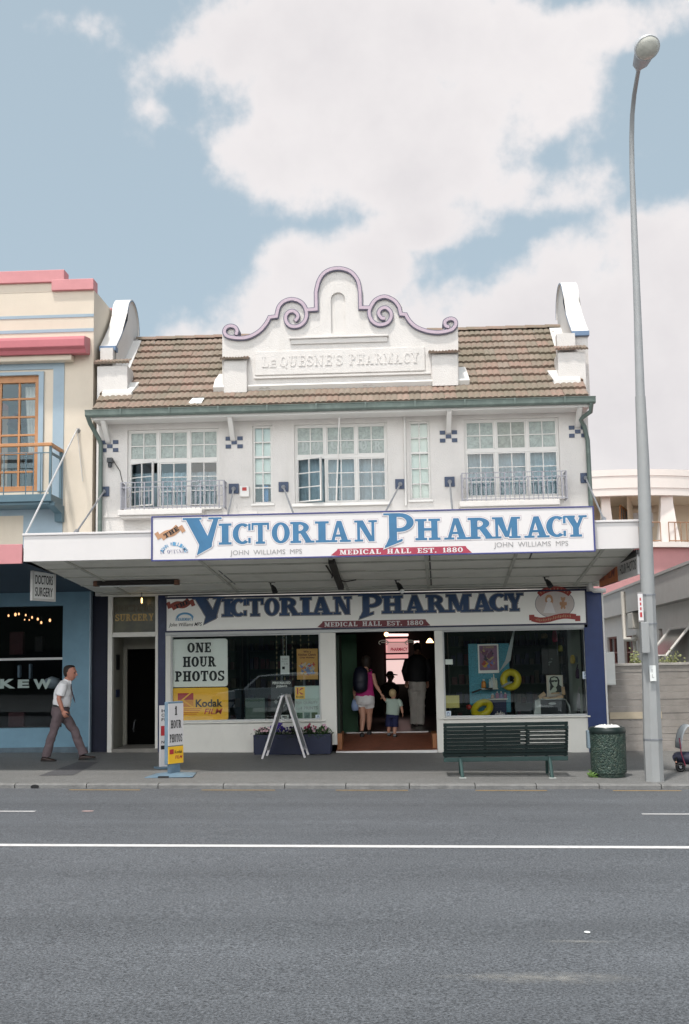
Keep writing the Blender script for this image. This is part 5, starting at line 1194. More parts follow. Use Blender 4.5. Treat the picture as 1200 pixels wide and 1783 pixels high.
# alley building, running away from the street
zf1 = at(1187, 987, 2.2).z; A_ = at(1187, 987, 2.2); B_ = atz(1046.5, 1041, zf1)
AB = thing('alley_building', 'low white building with a deep grey fascia behind the board fence', 'building', (A_.x, A_.y, 0))
d = (B_-A_); d.z = 0; Ln = d.length; d.normalize(); A0 = A_-d*3.5; nrm = V((d.y, -d.x, 0))
if nrm.x > 0: nrm = -nrm
Mx = Matrix(((d.x, -nrm.x, 0, A0.x), (d.y, -nrm.y, 0, A0.y), (0, 0, 1, 0), (0, 0, 0, 1)))   # local x along wall away from street, y into the building
def ab(px, py, off=0):       # pixel -> distance along the wall plane, z
    o_ = CAMP; r_ = ray(px, py); P0 = A0-nrm*off
    t = (P0-o_).dot(nrm)/r_.dot(nrm); q = o_+r_*t; return ((q-A0).dot(d), q.z)
M_abw = mat('alley_white', (.72, .70, .66), .6, .04, 3, stain=((.5, .48, .44), .3, 2))
M_fas = mat('grey_fascia', (.45, .44, .42), .6, .05, 3)
Lw = Ln+8; zfb = ab(1187, 1043)[1]
wins = []
for l, r, t, b_ in ((1057, 1074, 1110, 1157), (1086, 1104, 1108, 1157), (1147, 1153, 1095, 1157)):
    s1, z1_ = ab(l, t, .25); s0, _ = ab(r, t, .25); wins.append((s0, s1, ab(r, b_, .25)[1], z1_))
mb = wall_holes(MB(), 0, Lw, -.5, zfb+.1, wins, .25, .45); mb.xform(Mx); part('wall', mb, M_abw, AB)
mb = MB(); mb.box(-.4, Lw, .0, .06, zfb, zf1); mb.box(-.4, Lw, .06, .25, zfb, zfb+.04); mb.box(-.4, Lw, -.03, .12, zf1, zf1+.06); mb.xform(Mx); part('fascia', mb, M_fas, AB)
mb = MB(); mb.quad((-.4, .05, zf1+.0), (Lw, .05, zf1+.0), (Lw, 6, zf1+1.1), (-.4, 6, zf1+1.1)); mb.xform(Mx); part('roof', mb, mat('salmon_roof', (.55, .24, .20), .6, .05, 3), AB)
mb = MB(); mb.box(0, .2, .45, 6, -.5, zfb); mb.xform(Mx); part('end_wall', mb, M_abw, AB)
for (s0, s1, z0, z1) in wins:
    mb = MB(); e = .05
    for q in ((s0, s0+e, z0, z1), (s1-e, s1, z0, z1), (s0+e, s1-e, z1-e, z1), (s0+e, s1-e, z0, z0+e), ((s0+s1)/2-.02, (s0+s1)/2+.02, z0+e, z1-e), (s0+e, s1-e, z0+(z1-z0)*.42-.02, z0+(z1-z0)*.42+.02)): mb.box(q[0], q[1], .32, .38, q[2], q[3])
    mb.xform(Mx); wn = part('window', mb, mat('red_brown_frame', (.22, .08, .06), .5), AB)
    mb = MB(); mb.box(s0, s1, .36, .365, z0, z1); mb.xform(Mx); part('pane', mb, mat('dark_alley_glass', (.03, .035, .04), .1, .2), wn)
s0, z1 = ab(1190, 1092, .2); s1, z0 = ab(1168, 1142, .2)
mb = MB(); Q = [V((s0-.5, .22, z1)), V((s1, .22, z1)), V((s1, -.28, z0)), V((s0-.5, -.28, z0))]
for P_, Q_ in ((Q[0], Q[1]), (Q[1], Q[2]), (Q[2], Q[3]), (Q[3], Q[0])): mb.tube([P_, Q_], .03, 6)
mb.xform(Mx); aw = part('awning_window', mb, M_abw, AB); mb = MB(); mb.quad(*Q); mb.xform(Mx); part('pane', mb, MATS['dark_alley_glass'], aw)
mb = MB(); s, z = ab(1086, 1030, -.03); _, zl2 = ab(1091, 1112, -.03); r_ = .055
mb.tube([(s, -.06, z), (s, -.06, zl2+.05), (s-.08, -.06, zl2-.02), (s-.5, .15, zl2-.02)], r_, 8); s2, z2 = ab(1107, 1108, .2); mb.tube([(s2+.25, .2, z2), (s2, .16, z2+.03), (s2-.02, .16, z2-1.2)], .05, 8); mb.xform(Mx); part('vent_pipe', mb, mat('grey_pipe', (.52, .50, .45), .5, .05), AB, smooth=True)
mb = MB(); s, z = ab(1099, 1068, .1); s3, z3 = ab(1109, 1094, .1); mb.box(s3, s, .0, .249, z3, z); mb.xform(Mx); part('cistern', mb, MATS['grey_pipe'], AB, bevel=.02)
# creeper along the top of the fence
mb = MB(); rnd = random.Random(3)
for k in range(260):
    px = rnd.choice((rnd.gauss(1106, 5), rnd.gauss(1168, 9))); py = 1157-abs(rnd.gauss(0, 9)); c = at(px, py, FY+.2+rnd.uniform(-.1, .2)); a_ = V((rnd.gauss(0, 1), rnd.gauss(0, 1), rnd.gauss(0, 1))).normalized()*.028; b_ = a_.orthogonal().normalized()*.018
    mb.quad(c-a_, c+b_, c+a_, c-b_)
o = part('creeper', mb, mat('pale_leaf', (.22, .24, .10), .7, .3, 9), None, base=(5, FY+.2, 1.4)); tag(o, 'sparse pale creeper growing over the fence top', 'creeper')

# far cream building with a curved parapet and balcony
FB = thing('balcony_building', 'cream building with curved parapet and balcony columns beyond the alley', 'building', (14, 23, 0))
M_fbc = mat('far_cream', (.70, .60, .48), .6, .03, 2); M_fbw = mat('far_white', (.68, .64, .60), .6, .03, 2)
cR = 6.2; ctr = V((at(1085, 850, 21).x, 21+cR, 0))
zz = lambda py, Y=21: at(1110, py, Y).z
def arc(r, z, a0=-150, a1=-15, n=30): return [(ctr.x+r*cos(R(a0+(a1-a0)*k/n)), ctr.y+r*sin(R(a0+(a1-a0)*k/n)), z) for k in range(n+1)]
mb = MB(); z_t, z_b = zz(817), zz(862)
mb.loft([arc(cR, z_b), arc(cR, z_b+.25), arc(cR+.03, z_b+.27), arc(cR+.03, z_t-.25), arc(cR+.06, z_t-.23), arc(cR+.06, z_t), arc(cR-.25, z_t), arc(cR-.25, z_b), arc(cR, z_b)], closed=False); part('parapet', mb, M_fbw, FB, smooth='auto')
mb = MB(); mb.loft([arc(cR-.2, z_b+.12), [(ctr.x, ctr.y, z_b+.12)]*31], closed=False); part('balcony_ceiling', mb, M_fbc, FB)
z_f = zz(944); z_g = zz(953)
mb = MB(); mb.loft([arc(cR+.1, z_f), arc(cR+.1, z_g), arc(cR-.2, z_g)], closed=False); mb.loft([arc(cR+.1, z_f), [(ctr.x, ctr.y, z_f)]*31], closed=False); part('balcony_floor', mb, M_fbw, FB)
mb = MB(); mb.loft([arc(cR-.15, z_g+.02), arc(cR-.15, -.5)], closed=False); part('wall', mb, mat('far_rose', (.46, .23, .23), .6, .05, 2), FB)
mb = MB(); xw = at(1072, 890, 24).x; mb.box(xw-4, at(1200, 900, 25).x+6, 25.2, 25.5, z_f, z_b+.12); mb.quad((xw, 21.7, z_f), (at(1103, 900, 25.2).x, 25.19, z_f), (at(1103, 900, 25.2).x, 25.19, z_b+.12), (xw, 21.7, z_b+.12)); part('rear_wall', mb, M_fbc, FB)
def fcol(px0, px1, pt, pb2, wide):
    k_ = at(601, 900, 21.6).x-at(600, 900, 21.6).x; c = at((px0+px1)/2, 905, 21.6); mb = MB(); z0, z1 = z_f, z_b+.12; w0 = (px1-px0)/2*k_
    mb.loft([[(c.x+sx*w, 21.6+sy*w*.7, z) for sx, sy in ((-1, -1), (1, -1), (1, 1), (-1, 1))] for w, z in ((w0*1.25, z0), (w0*.95, z0+(z1-z0)*.4), (w0*.72, z0+(z1-z0)*.78), (w0*.70, z1))])
    part('column', mb, M_fbw, FB)
fcol(1045, 1066, 855, 944, 1); fcol(1147, 1176, 860, 944, 1)
x0, x1, z0, z1 = rect(1081, 880, 1099, 907, 22.6); mb = MB()
P4 = [V((at(1081, 881, 22.6).x, 22.6, at(1081, 881, 22.6).z)), V((at(1097.5, 893, 23.8).x, 23.8, at(1097.5, 893, 23.8).z)), V((at(1097.5, 908, 23.8).x, 23.8, at(1097.5, 908, 23.8).z)), V((at(1081, 908, 22.6).x, 22.6, at(1081, 908, 22.6).z))]
P4 = [p-V((.05, .12, 0)) for p in P4]
for i in range(4): mb.tube([P4[i], P4[(i+1) % 4]], .035, 6)
for t in (.25, .5, .75): mb.tube([P4[0].lerp(P4[1], t), P4[3].lerp(P4[2], t)], .025, 6)
wn = part('window', mb, M_oak, FB); mb = MB(); mb.quad(*P4); part('pane', mb, mat('far_glass', (.35, .40, .45), .2), wn)
x0, x1, z0, z1 = rect(1105, 885, 1140, 925, 24.9); mb = MB(); mb.box(x0, x1, 25.1, 25.18, z0+.2, z1-.15); part('window', mb, mat('far_pale_glass', (.62, .62, .66), .3), FB); mb = MB(); mb.box(x0-.1, x1+.1, 25.0, 25.19, z1-.15, z1); part('blind_box', mb, M_fbc, FB)
mb = MB()
for a0, a1 in ((-118, -78), (-64, -30), (-75, -66)):
    for z in (z_f+.72, z_f+.05): mb.tube([(ctr.x+(cR+.0)*cos(R(t)), ctr.y+cR*sin(R(t)), z) for t in fr(a0, a1, 8)], .02, 5)
    for t in fr(a0, a1, 4): mb.tube([(ctr.x+cR*cos(R(t)), ctr.y+cR*sin(R(t)), z_f), (ctr.x+cR*cos(R(t)), ctr.y+cR*sin(R(t)), z_f+.72)], .018, 5)
part('railing', mb, mat('bronze_rail', (.30, .17, .10), .5), FB)

# ---------------------------------------------------------------- street lamp
PB = gat(1140, 1360); PY = PB.y
LPT = thing('street_lamp', 'tall grey octagonal lamp pole with a single round lantern', 'street lamp', PB)
M_pole = mat('pole_paint', (.31, .32, .32), .5, .05, 3, stain=((.26, .26, .25), .5, 4, .2)); M_pole2 = mat('grey_pole_top', (.31, .32, .325), .45, .06, 4)
k_ = at(601, 900, PY).x-at(600, 900, PY).x
def oct_(c, r, n=8): return [(c.x+r*cos(2*pi*(j+.5)/n), c.y+r*sin(2*pi*(j+.5)/n), c.z) for j in range(n)]
mb = MB(); rings = []
for px, py, w in ((1140, 1364, 30), (1137, 1300, 30), (1133.5, 1200, 27.5), (1130.5, 1110, 25), (1128, 1036, 24)):
    c = at(px, py, PY); rings.append(oct_(c, w/2*k_*1.06))
rings[0] = [(x, y, PB.z-.1) for x, y, z in rings[0]]; mb.loft(rings); part('base_section', mb, M_pole, LPT)
mb = MB(); pts = [(1128, 1036, 24), (1126, 980, 23.5), (1120, 800, 20.5), (1115, 690, 17.5)]; pts2 = [(1115, 690, 16.5), (1110, 540, 13.5), (1104.5, 400, 11.5), (1102.5, 345, 10.5)]
mb.tube([at(x, y, PY) for x, y, w in pts], [w/2*k_ for x, y, w in pts], 12); part('shaft', mb, M_pole, LPT, smooth=True)
mb = MB(); c345 = at(1102.5, 345, PY); arm = [(1100.5, 290, 0), (1100, 240, -.05), (1101, 200, -.18), (1104.5, 165, -.42), (1109, 138, -.75), (1112.5, 119, -1.05)]
mb.tube([at(x, y, PY) for x, y, w in pts2]+[at(x, y, PY+dy) for x, y, dy in arm], [w/2*k_ for x, y, w in pts2]+[.040, .038, .036, .034, .032, .031], 10); part('arm', mb, M_pole2, LPT, smooth=True)
# lantern: neck casting, dished reflector hood and glass bowl, tilted towards the road
c0 = at(1112.5, 119, PY-1.05); c1 = at(1127, 82, PY-1.75); ax = (c1-c0); L_ = ax.length; ax.normalize()
tc_ = at(1127, 83, PY-1.7); toC = (CAMP-tc_).normalized(); dn = (V((.16, -.66, -.74))).normalized()
kk = (at(1128, 83, tc_.y).x-at(1127, 83, tc_.y).x); rb_ = 22.5*kk
side = dn.cross(ax).normalized()
mb = MB(); mb.tube([c0-ax*.06, c0+ax*.04, c0+ax*.18, c1-ax*rb_*.55], [.035, .06, .12, .16], 12, flat=(1, .75, side)); LH = part('lantern_neck', mb, mat('lantern_grey', (.33, .34, .36), .5, .06), LPT, smooth=True)
q = V((0, 0, 1)).rotation_difference(-dn).to_matrix().to_4x4(); T = Matrix.Translation(tc_) @ q
mb = MB(); mb.lathe([(rb_*1.0, -.02), (rb_*1.03, .0), (rb_*1.0, .03), (rb_*.85, .09), (rb_*.5, .14), (.001, .155)], (0, 0, 0), 28); mb.xform(T); part('hood', mb, mat('lantern_silver', (.55, .56, .57), .35, .05, metal=.2), LPT, smooth=True)
mb = MB(); mb.lathe([(rb_*.94, -.01), (rb_*.9, -.035), (rb_*.6, -.075), (.001, -.09)], (0, 0, 0), 28); mb.xform(T); part('bowl', mb, mat('lantern_bowl', (.50, .50, .45), .25, .25, 6), LPT, smooth=True)
for py, w in ((1036, 24.6), (1086, 25.4), (1287, 30)):
    c = at(1128+(py-1036)*.035, py, PY); mb = MB(); mb.loft([oct_(V((c.x, c.y, c.z+z)), w/2*k_*1.10) for z in (-.012, .012)]); part('strap', mb, M_steel, LPT)
# things strapped to the pole
def pole_box(nm, lab, cat, l, t, r, b_, depth, m, yoff): 
    x0, x1, z0, z1 = rect(l, t, r, b_, PY+yoff); t_ = thing(nm, lab, cat, ((x0+x1)/2, PY+yoff, z0)); mb = MB(); mb.box(x0, x1, PY+yoff, PY+yoff+depth, z0, z1); part('case' if depth > .03 else 'plate', mb, m, t_, bevel=.006 if depth > .03 else 0); return t_, (x0, x1, z0, z1)
t_, q = pole_box('junction_box', 'pale grey control box strapped to the lamp pole', 'box', 1117.5, 1083, 1131, 1137, .14, M_pole, -.26)
t_, q = pole_box('bus_stop_sign', 'narrow white sign with red letters on the pole edge', 'sign', 1111.5, 1034, 1120, 1080, .02, M_sign, -.20)
mb = MB()
for i, f in enumerate((.80, .62, .44)): mb.box(q[0]+.025, q[1]-.025, PY-.204, PY-.2005, q[2]+(q[3]-q[2])*f-.02, q[2]+(q[3]-q[2])*f+.02)
mb.box(q[0]+.02, q[1]-.02, PY-.204, PY-.2005, q[2]+(q[3]-q[2])*.12, q[2]+(q[3]-q[2])*.30); part('lettering', mb, M_red, t_)
mb = MB(); mb.box(q[0]-.004, q[1]+.004, PY-.2, PY-.17, q[3]-.0, q[3]+.02); mb.box(q[0]-.004, q[1]+.004, PY-.2, PY-.17, q[2]-.02, q[2]); part('frame', mb, M_grey, t_)
t_, q = pole_box('notice', 'small white notice pasted on the lamp pole', 'notice', 1131.5, 1158.5, 1142.5, 1186, .006, M_paper, -.135-.03)
mb = MB(); btext(mb, 'I\nL', q[0]+.03, q[1]-.03, q[2]+.05, q[3]-q[2]-.1, PY-.168, 0); part('lettering', mb, M_grey, t_)

# ---------------------------------------------------------------- rubbish bin
bc = gat(1061, 1352); kb = at(601, 1300, bc.y).x-at(600, 1300, bc.y).x; br_ = 30*kb; hb = (1355-1268)*kb*1.0
BN = thing('rubbish_bin', 'green pebble concrete rubbish bin with white liner beside the bench', 'bin', bc)
def pebble():
    m = bpy.data.materials.new('green_pebble'); m.use_nodes = True; nt = m.node_tree; N = nt.nodes; L = nt.links; p = N['Principled BSDF']; p.inputs['Roughness'].default_value = .6
    tc = N.new('ShaderNodeTexCoord'); v = N.new('ShaderNodeTexVoronoi'); v.inputs['Scale'].default_value = 42; L.new(tc.outputs['Object'], v.inputs['Vector'])
    sp = N.new('ShaderNodeSeparateColor'); L.new(v.outputs['Color'], sp.inputs[0])
    cr = N.new('ShaderNodeValToRGB'); L.new(sp.outputs[0], cr.inputs[0]); e = cr.color_ramp.elements; e[0].color = (.014, .030, .024, 1); e[1].color = (.075, .105, .085, 1); q = e.new(.6); q.color = (.025, .055, .042, 1); q = e.new(.92); q.color = (.055, .075, .055, 1)
    L.new(cr.outputs[0], p.inputs['Base Color']); b = N.new('ShaderNodeBump'); b.inputs['Distance'].default_value = .02; b.inputs['Strength'].default_value = .8; b.invert = True; L.new(v.outputs['Distance'], b.inputs['Height']); L.new(b.outputs[0], p.inputs['Normal']); return m
mb = MB(); mb.lathe([(br_*.90, bc.z+.0), (br_*.90, bc.z+.05), (br_*.99, bc.z+.06), (br_*1.0, bc.z+.1), (br_*1.02, bc.z+hb*.84), (br_*1.02, bc.z+hb*.86), (br_*.9, bc.z+hb*.86)], (bc.x, bc.y, 0), 40); part('body', mb, pebble(), BN, smooth='auto')
mb = MB(); mb.lathe([(br_*1.03, bc.z+hb*.845), (br_*1.06, bc.z+hb*.86), (br_*1.05, bc.z+hb*.93), (br_*.98, bc.z+hb*.965), (br_*.86, bc.z+hb*.97), (br_*.78, bc.z+hb*.90), (br_*.77, bc.z+.2)], (bc.x, bc.y, 0), 40); part('rim', mb, mat('dark_green_rim', (.012, .022, .02), .3, .2), BN, smooth='auto')
rnd = random.Random(2); mb = MB(); ringsL = []
for f, z in ((.80, .90), (.76, .955), (.62, .985), (.45, 1.0), (.25, .985), (.01, .98)):
    ringsL.append([(bc.x+br_*(f+rnd.uniform(-.012, .012))*cos(2*pi*j/40), bc.y+br_*(f+rnd.uniform(-.012, .012))*sin(2*pi*j/40), bc.z+hb*(z+rnd.uniform(-.016, .016)*(1 if f > .6 else 1.5))) for j in range(40)])
mb.loft(ringsL, caps=False); part('liner', mb, mat('white_plastic_liner', (.72, .72, .70), .35, .05, 9), BN, smooth=True)
mb = MB(); mb.box(bc.x-br_*1.16, bc.x-br_*.98, bc.y-.02, bc.y+.12, bc.z+hb*.55, bc.z+hb*.9); part('latch_plate', mb, mat('grey_blue_metal', (.18, .24, .28), .5), BN, bevel=.01)
rnd = random.Random(8); mb = MB()
for k in range(90):
    c = V((bc.x-br_*rnd.uniform(.75, 1.2), bc.y-br_*rnd.uniform(-.1, .6), bc.z+abs(rnd.gauss(0, .035))+.01)); a_ = V((rnd.gauss(0, 1), rnd.gauss(0, 1), abs(rnd.gauss(0, 1)))).normalized()*.03; b_ = a_.orthogonal().normalized()*.012
    mb.quad(c-a_, c+b_, c+a_, c-b_)
o = part('weeds', mb, mat('weed_green', (.09, .17, .035), .7, .3, 9), None, base=(bc.x-br_, bc.y, bc.z)); tag(o, 'tuft of bright green weeds at the foot of the bin', 'weeds')

# ---------------------------------------------------------------- bench, seen from behind
b0 = gat(806, 1355); b1 = gat(962, 1355); by = (b0.y+b1.y)/2
BE = thing('bench', 'dark green slatted bench with its back to the road', 'bench', ((b0.x+b1.x)/2, by, gz(1.5, by)))
M_bench = mat('bench_green', (.006, .015, .014), .55, .2, 6, spec=.2, stain=((.03, .055, .05), .3, 9)); M_benchleg = mat('bench_leg_green', (.03, .065, .06), .4, .15, 6)
yb = by-.02
xA, xB = at(773, 1300, yb).x, at(991, 1300, yb).x; zT = at(883, 1261, yb).z; zB2 = at(883, 1315, yb).z
n = 9; rnd = random.Random(4); sun_paint = mat('slat_sunlight', (.45, .44, .40), .5, .25, 14)
for k in range(n):
    f = k/(n-1); z = zB2+(zT-zB2)*f; y = yb+.16-.20*f**.9+(.05 if k == n-1 else 0); h2 = (zT-zB2)/n*.52
    mb = MB(); mb.box(xA, xB, y-.012, y+.014, z-h2, z+h2); sl_ = part('back_slat', mb, M_bench, BE, bevel=.005)
    if k in (4, 5, 6, 7) and 0: pass
# sunlight catching through, painted as pale strips on four slats near the right end
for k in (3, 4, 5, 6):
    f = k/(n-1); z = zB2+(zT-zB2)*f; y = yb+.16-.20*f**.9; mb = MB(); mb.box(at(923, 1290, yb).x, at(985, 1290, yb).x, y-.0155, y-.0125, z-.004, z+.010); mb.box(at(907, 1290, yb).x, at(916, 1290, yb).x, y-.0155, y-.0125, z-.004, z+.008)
    part('sunlit_edge', mb, sun_paint, BE)
for k in range(5):
    y = yb+.24+.085*k; mb = MB(); z = zB2-.02-.012*sin(k*.8); mb.box(xA, xB, y, y+.065, z, z+.03); part('seat_slat', mb, M_bench, BE, bevel=.005)
mb = MB(); mb.box(xA, xB, yb+.155, yb+.20, zB2-.10, zB2-.035); part('rail', mb, M_benchleg, BE, bevel=.006)
for X_ in (xA+.03, (xA*2+xB)/3, (xA+xB*2)/3, xB-.03):
    mb = MB(); pth = [(yb+.60, zB2+.0), (yb+.24, zB2-.03), (yb+.165, zB2+.02), (yb+.09, zB2+(zT-zB2)*.45), (yb+.0, zT+.015)]
    mb.loft([[(X_-.018, y-.0, z-.012), (X_+.018, y, z-.012), (X_+.018, y+.022, z+.012), (X_-.018, y+.022, z+.012)] for y, z in pth]); part('support', mb, M_bench, BE)
for X_ in (b0.x, b1.x):
    gz_ = gz(X_, by); mb = MB(); dx = (X_-BE.location.x)*.0
    mb.tube([(X_+.0, by-.0, gz_-.01), (X_-.02*(1 if X_ == b0.x else .6), by+.14, zB2-.05)], .026, 8); mb.tube([(X_, by, gz_), (X_, by+.62, gz_+.005)], .018, 6); mb.tube([(X_, by+.60, gz_), (X_-.01, by+.5, zB2-.03)], .024, 8)
    lg = part('leg', mb, M_benchleg, BE, smooth='auto')
    mb = MB(); mb.box(X_-.05, X_+.05, by-.06, by+.05, gz_-.0, gz_+.012); part('foot_plate', mb, mat('pale_foot', (.35, .38, .36), .5), lg)

# ---------------------------------------------------------------- A-frame board (seen edge on)
p0 = gat(456.5, 1321.5); p1 = gat(531, 1319.5); ap = at(494, 1211, (p0.y+p1.y)/2)
AF = thing('sandwich_board', 'white edged A-frame board standing edge-on before the flower trough', 'sign', ((p0.x+p1.x)/2, p0.y, p0.z))
M_af = mat('sandwich_edge', (.60, .58, .58), .5, .06, 9); M_afg = mat('sandwich_face', (.30, .31, .32), .4, .15, 5)
dpt = V((.02, .55, 0))
for b_, sg in ((p0, -1), (p1, 1)):
    mb = MB(); t = V((ap.x+sg*.018, b_.y, ap.z)); bt = V((b_.x, b_.y, b_.z)); n_ = V((t.z-bt.z, 0, -(t.x-bt.x))).normalized()*.017
    mb.loft([[p-n_, p+n_, p+n_+dpt*.045, p-n_+dpt*.045] for p in (bt, t)]); mb.loft([[p-n_+dpt*.955, p+n_+dpt*.955, p+n_+dpt, p-n_+dpt] for p in (bt, t)])
    mid0, mid1 = bt.lerp(t, .16), bt.lerp(t, .99); mb.loft([[p-n_+dpt*.045, p+n_+dpt*.045, p+n_+dpt*.955, p-n_+dpt*.955] for p in (bt.lerp(t, .12), bt.lerp(t, .16))]); mb.loft([[p-n_+dpt*.045, p+n_+dpt*.045, p+n_+dpt*.955, p-n_+dpt*.955] for p in (bt.lerp(t, .96), t)])
    fr_ = part('frame', mb, M_af, AF)
    mb = MB(); n2_ = n_*.5; mb.loft([[p-n2_+dpt*.045, p+n2_+dpt*.045, p+n2_+dpt*.955, p-n2_+dpt*.955] for p in (bt.lerp(t, .16), bt.lerp(t, .96))]); part('panel', mb, M_afg, AF)
mb = MB(); mb.tube([(ap.x, p0.y+.03, ap.z-.0), (ap.x+.02, p0.y+.53, ap.z-.0)], .018, 6); part('hinge', mb, M_steel, AF)

# ---------------------------------------------------------------- swivel pavement sign
k0 = gat(293, 1352); ky = k0.y; kz = k0.z
KS = thing('pavement_sign', 'narrow turning photo sign with a yellow panel on a flat metal base', 'sign', k0)
M_base = mat('blue_grey_steel', (.13, .20, .26), .4, .12, 7, stain=((.25, .3, .33), .5, 12))
mb = MB(); c = k0+V((.02, .1, 0))
mb.loft([[(c.x+sx*w, c.y+sy*w*1.1, z) for sx, sy in ((-1.0, -.85), (1.15, -.75), (1.0, .9), (-.85, .8))] for w, z in ((.33, kz+.0), (.33, kz+.012), (.10, kz+.05))]); part('base', mb, M_base, KS, bevel=.003)
mb = MB(); mb.box(k0.x-.10, k0.x+.06, k0.y-.262, k0.y-.252, kz+.004, kz+.03); part('slot', mb, M_black, KS)
ang = R(58); zA, zBt = at(299, 1352-128, ky).z, at(299, 1331, ky).z
# tall panel turned well away from the road, so both its face and edge show
Px = Matrix.Translation((at(301, 1290, ky).x, ky+.08, 0)) @ Matrix.Rotation(ang, 4, 'Z'); hw = .17
z_y0, z_y1 = at(301, 1331, ky).z, at(301, 1300, ky).z; zw1 = at(301, 1224, ky).z
mb = MB(); mb.box(-hw*.62, hw*.62, -.03, .03, kz+.03, z_y0+.02); mb.xform(Px); part('stem', mb, M_base, KS)
mb = MB(); mb.box(-hw, hw, -.035, .035, z_y0, zw1+.02); mb.xform(Px); part('core', mb, M_base, KS, bevel=.01)
mb = MB(); mb.box(-hw+.008, hw-.008, -.044, -.0355, z_y1+.015, zw1-.01); mb.xform(Px); part('white_panel', mb, M_sign, KS)
mb = MB(); mb.box(-hw+.008, hw-.008, -.044, -.0355, z_y0+.01, z_y1-.0); mb.xform(Px); part('yellow_panel', mb, M_yellow, KS)
mb = MB(); hh_ = zw1-z_y1
for tx, f0, f1 in (('1', .72, .92), ('HOUR', .42, .60), ('PHOTOS', .10, .28)): w_ = {'1': .025, 'HOUR': .115, 'PHOTOS': .135}[tx]; slab(mb, tx, -w_, w_, z_y1+hh_*f0, hh_*(f1-f0), -.0455, 0, .001)
mb.xform(Px); part('lettering', mb, M_ink, KS)
mb = MB(); h2 = z_y1-z_y0; btext(mb, 'Kodak', -.03, .14, z_y0+h2*.60, h2*.18, -.0455, .02); mb.xform(Px); part('lettering', mb, M_ink, KS)
mb = MB(); btext(mb, 'FILM', -.02, .14, z_y0+h2*.30, h2*.18, -.0455, .02, .2); q = [(-.14, z_y0+h2*.58), (-.05, z_y0+h2*.58), (-.05, z_y0+h2*.85), (-.14, z_y0+h2*.85)]; mb.quad(*[(a, -.0455, b) for a, b in q]); mb.xform(Px); part('lettering', mb, M_red, KS)
# second, older turning sign just behind it
x0, x1, z0, z1 = rect(280, 1228, 291, 1313, -2.6); S2 = thing('pavement_sign', 'narrow white and red sign half hidden behind the turning photo sign', 'sign', ((x0+x1)/2, -2.6, gz(x0, -2.6)))
Px2 = Matrix.Translation(((x0+x1)/2+.04, -2.6, 0)) @ Matrix.Rotation(R(40), 4, 'Z')
mb = MB(); mb.box(-.12, .12, -.02, .02, gz(x0, -2.6)+.02, z1); mb.xform(Px2); part('board', mb, M_sign, S2)
mb = MB(); mb.box(-.16, .16, -.12, .12, gz(x0, -2.6), gz(x0, -2.6)+.03); mb.xform(Px2); part('base', mb, M_base, S2)
hh_ = z1-z0; mb = MB()
for tx, f in (('ICE', .86), ('COLD', .77), ('FILM', .68), ('NOW', .22)): btext(mb, tx, -.10, .10, z0+hh_*f, hh_*.06, -.023, .02)
mb.box(-.11, .11, -.023, -.0205, z0+hh_*.10, z0+hh_*.18); mb.xform(Px2); part('lettering', mb, M_ink, S2)
mb = MB(); mb.box(-.11, .11, -.023, -.0205, z0+hh_*.38, z0+hh_*.58); mb.xform(Px2); part('red_panel', mb, M_red, S2)

# ---------------------------------------------------------------- flower trough
x0, x1 = at(441, 1290, -.42).x, at(577, 1290, -.42).x; zg = gz((x0+x1)/2, -.3); zt2 = at(509, 1279, -.42).z
TR = thing('flower_trough', 'long navy planter box standing under the photo window', 'planter', ((x0+x1)/2, -.25, zg))
mb = MB(); t2 = .03
mb.prism([(x0+.02, zg), (x1-.02, zg), (x1, zt2), (x0, zt2)], -.42, -.42+t2); mb.prism([(x0+.02, zg), (x1-.02, zg), (x1, zt2), (x0, zt2)], -.10, -.07)
mb.box(x0, x0+t2, -.389, -.101, zg+.03, zt2-.001); mb.box(x1-t2, x1, -.389, -.101, zg+.03, zt2-.001); part('box', mb, mat('dark_navy_trough', (.006, .011, .038), .5, .15, 4), TR, bevel=.006)
mb = MB(); mb.box(x0+.03, x1-.03, -.388, -.102, zg+.02, zt2-.03); part('soil', mb, mat('soil', (.03, .022, .016), .9), TR)
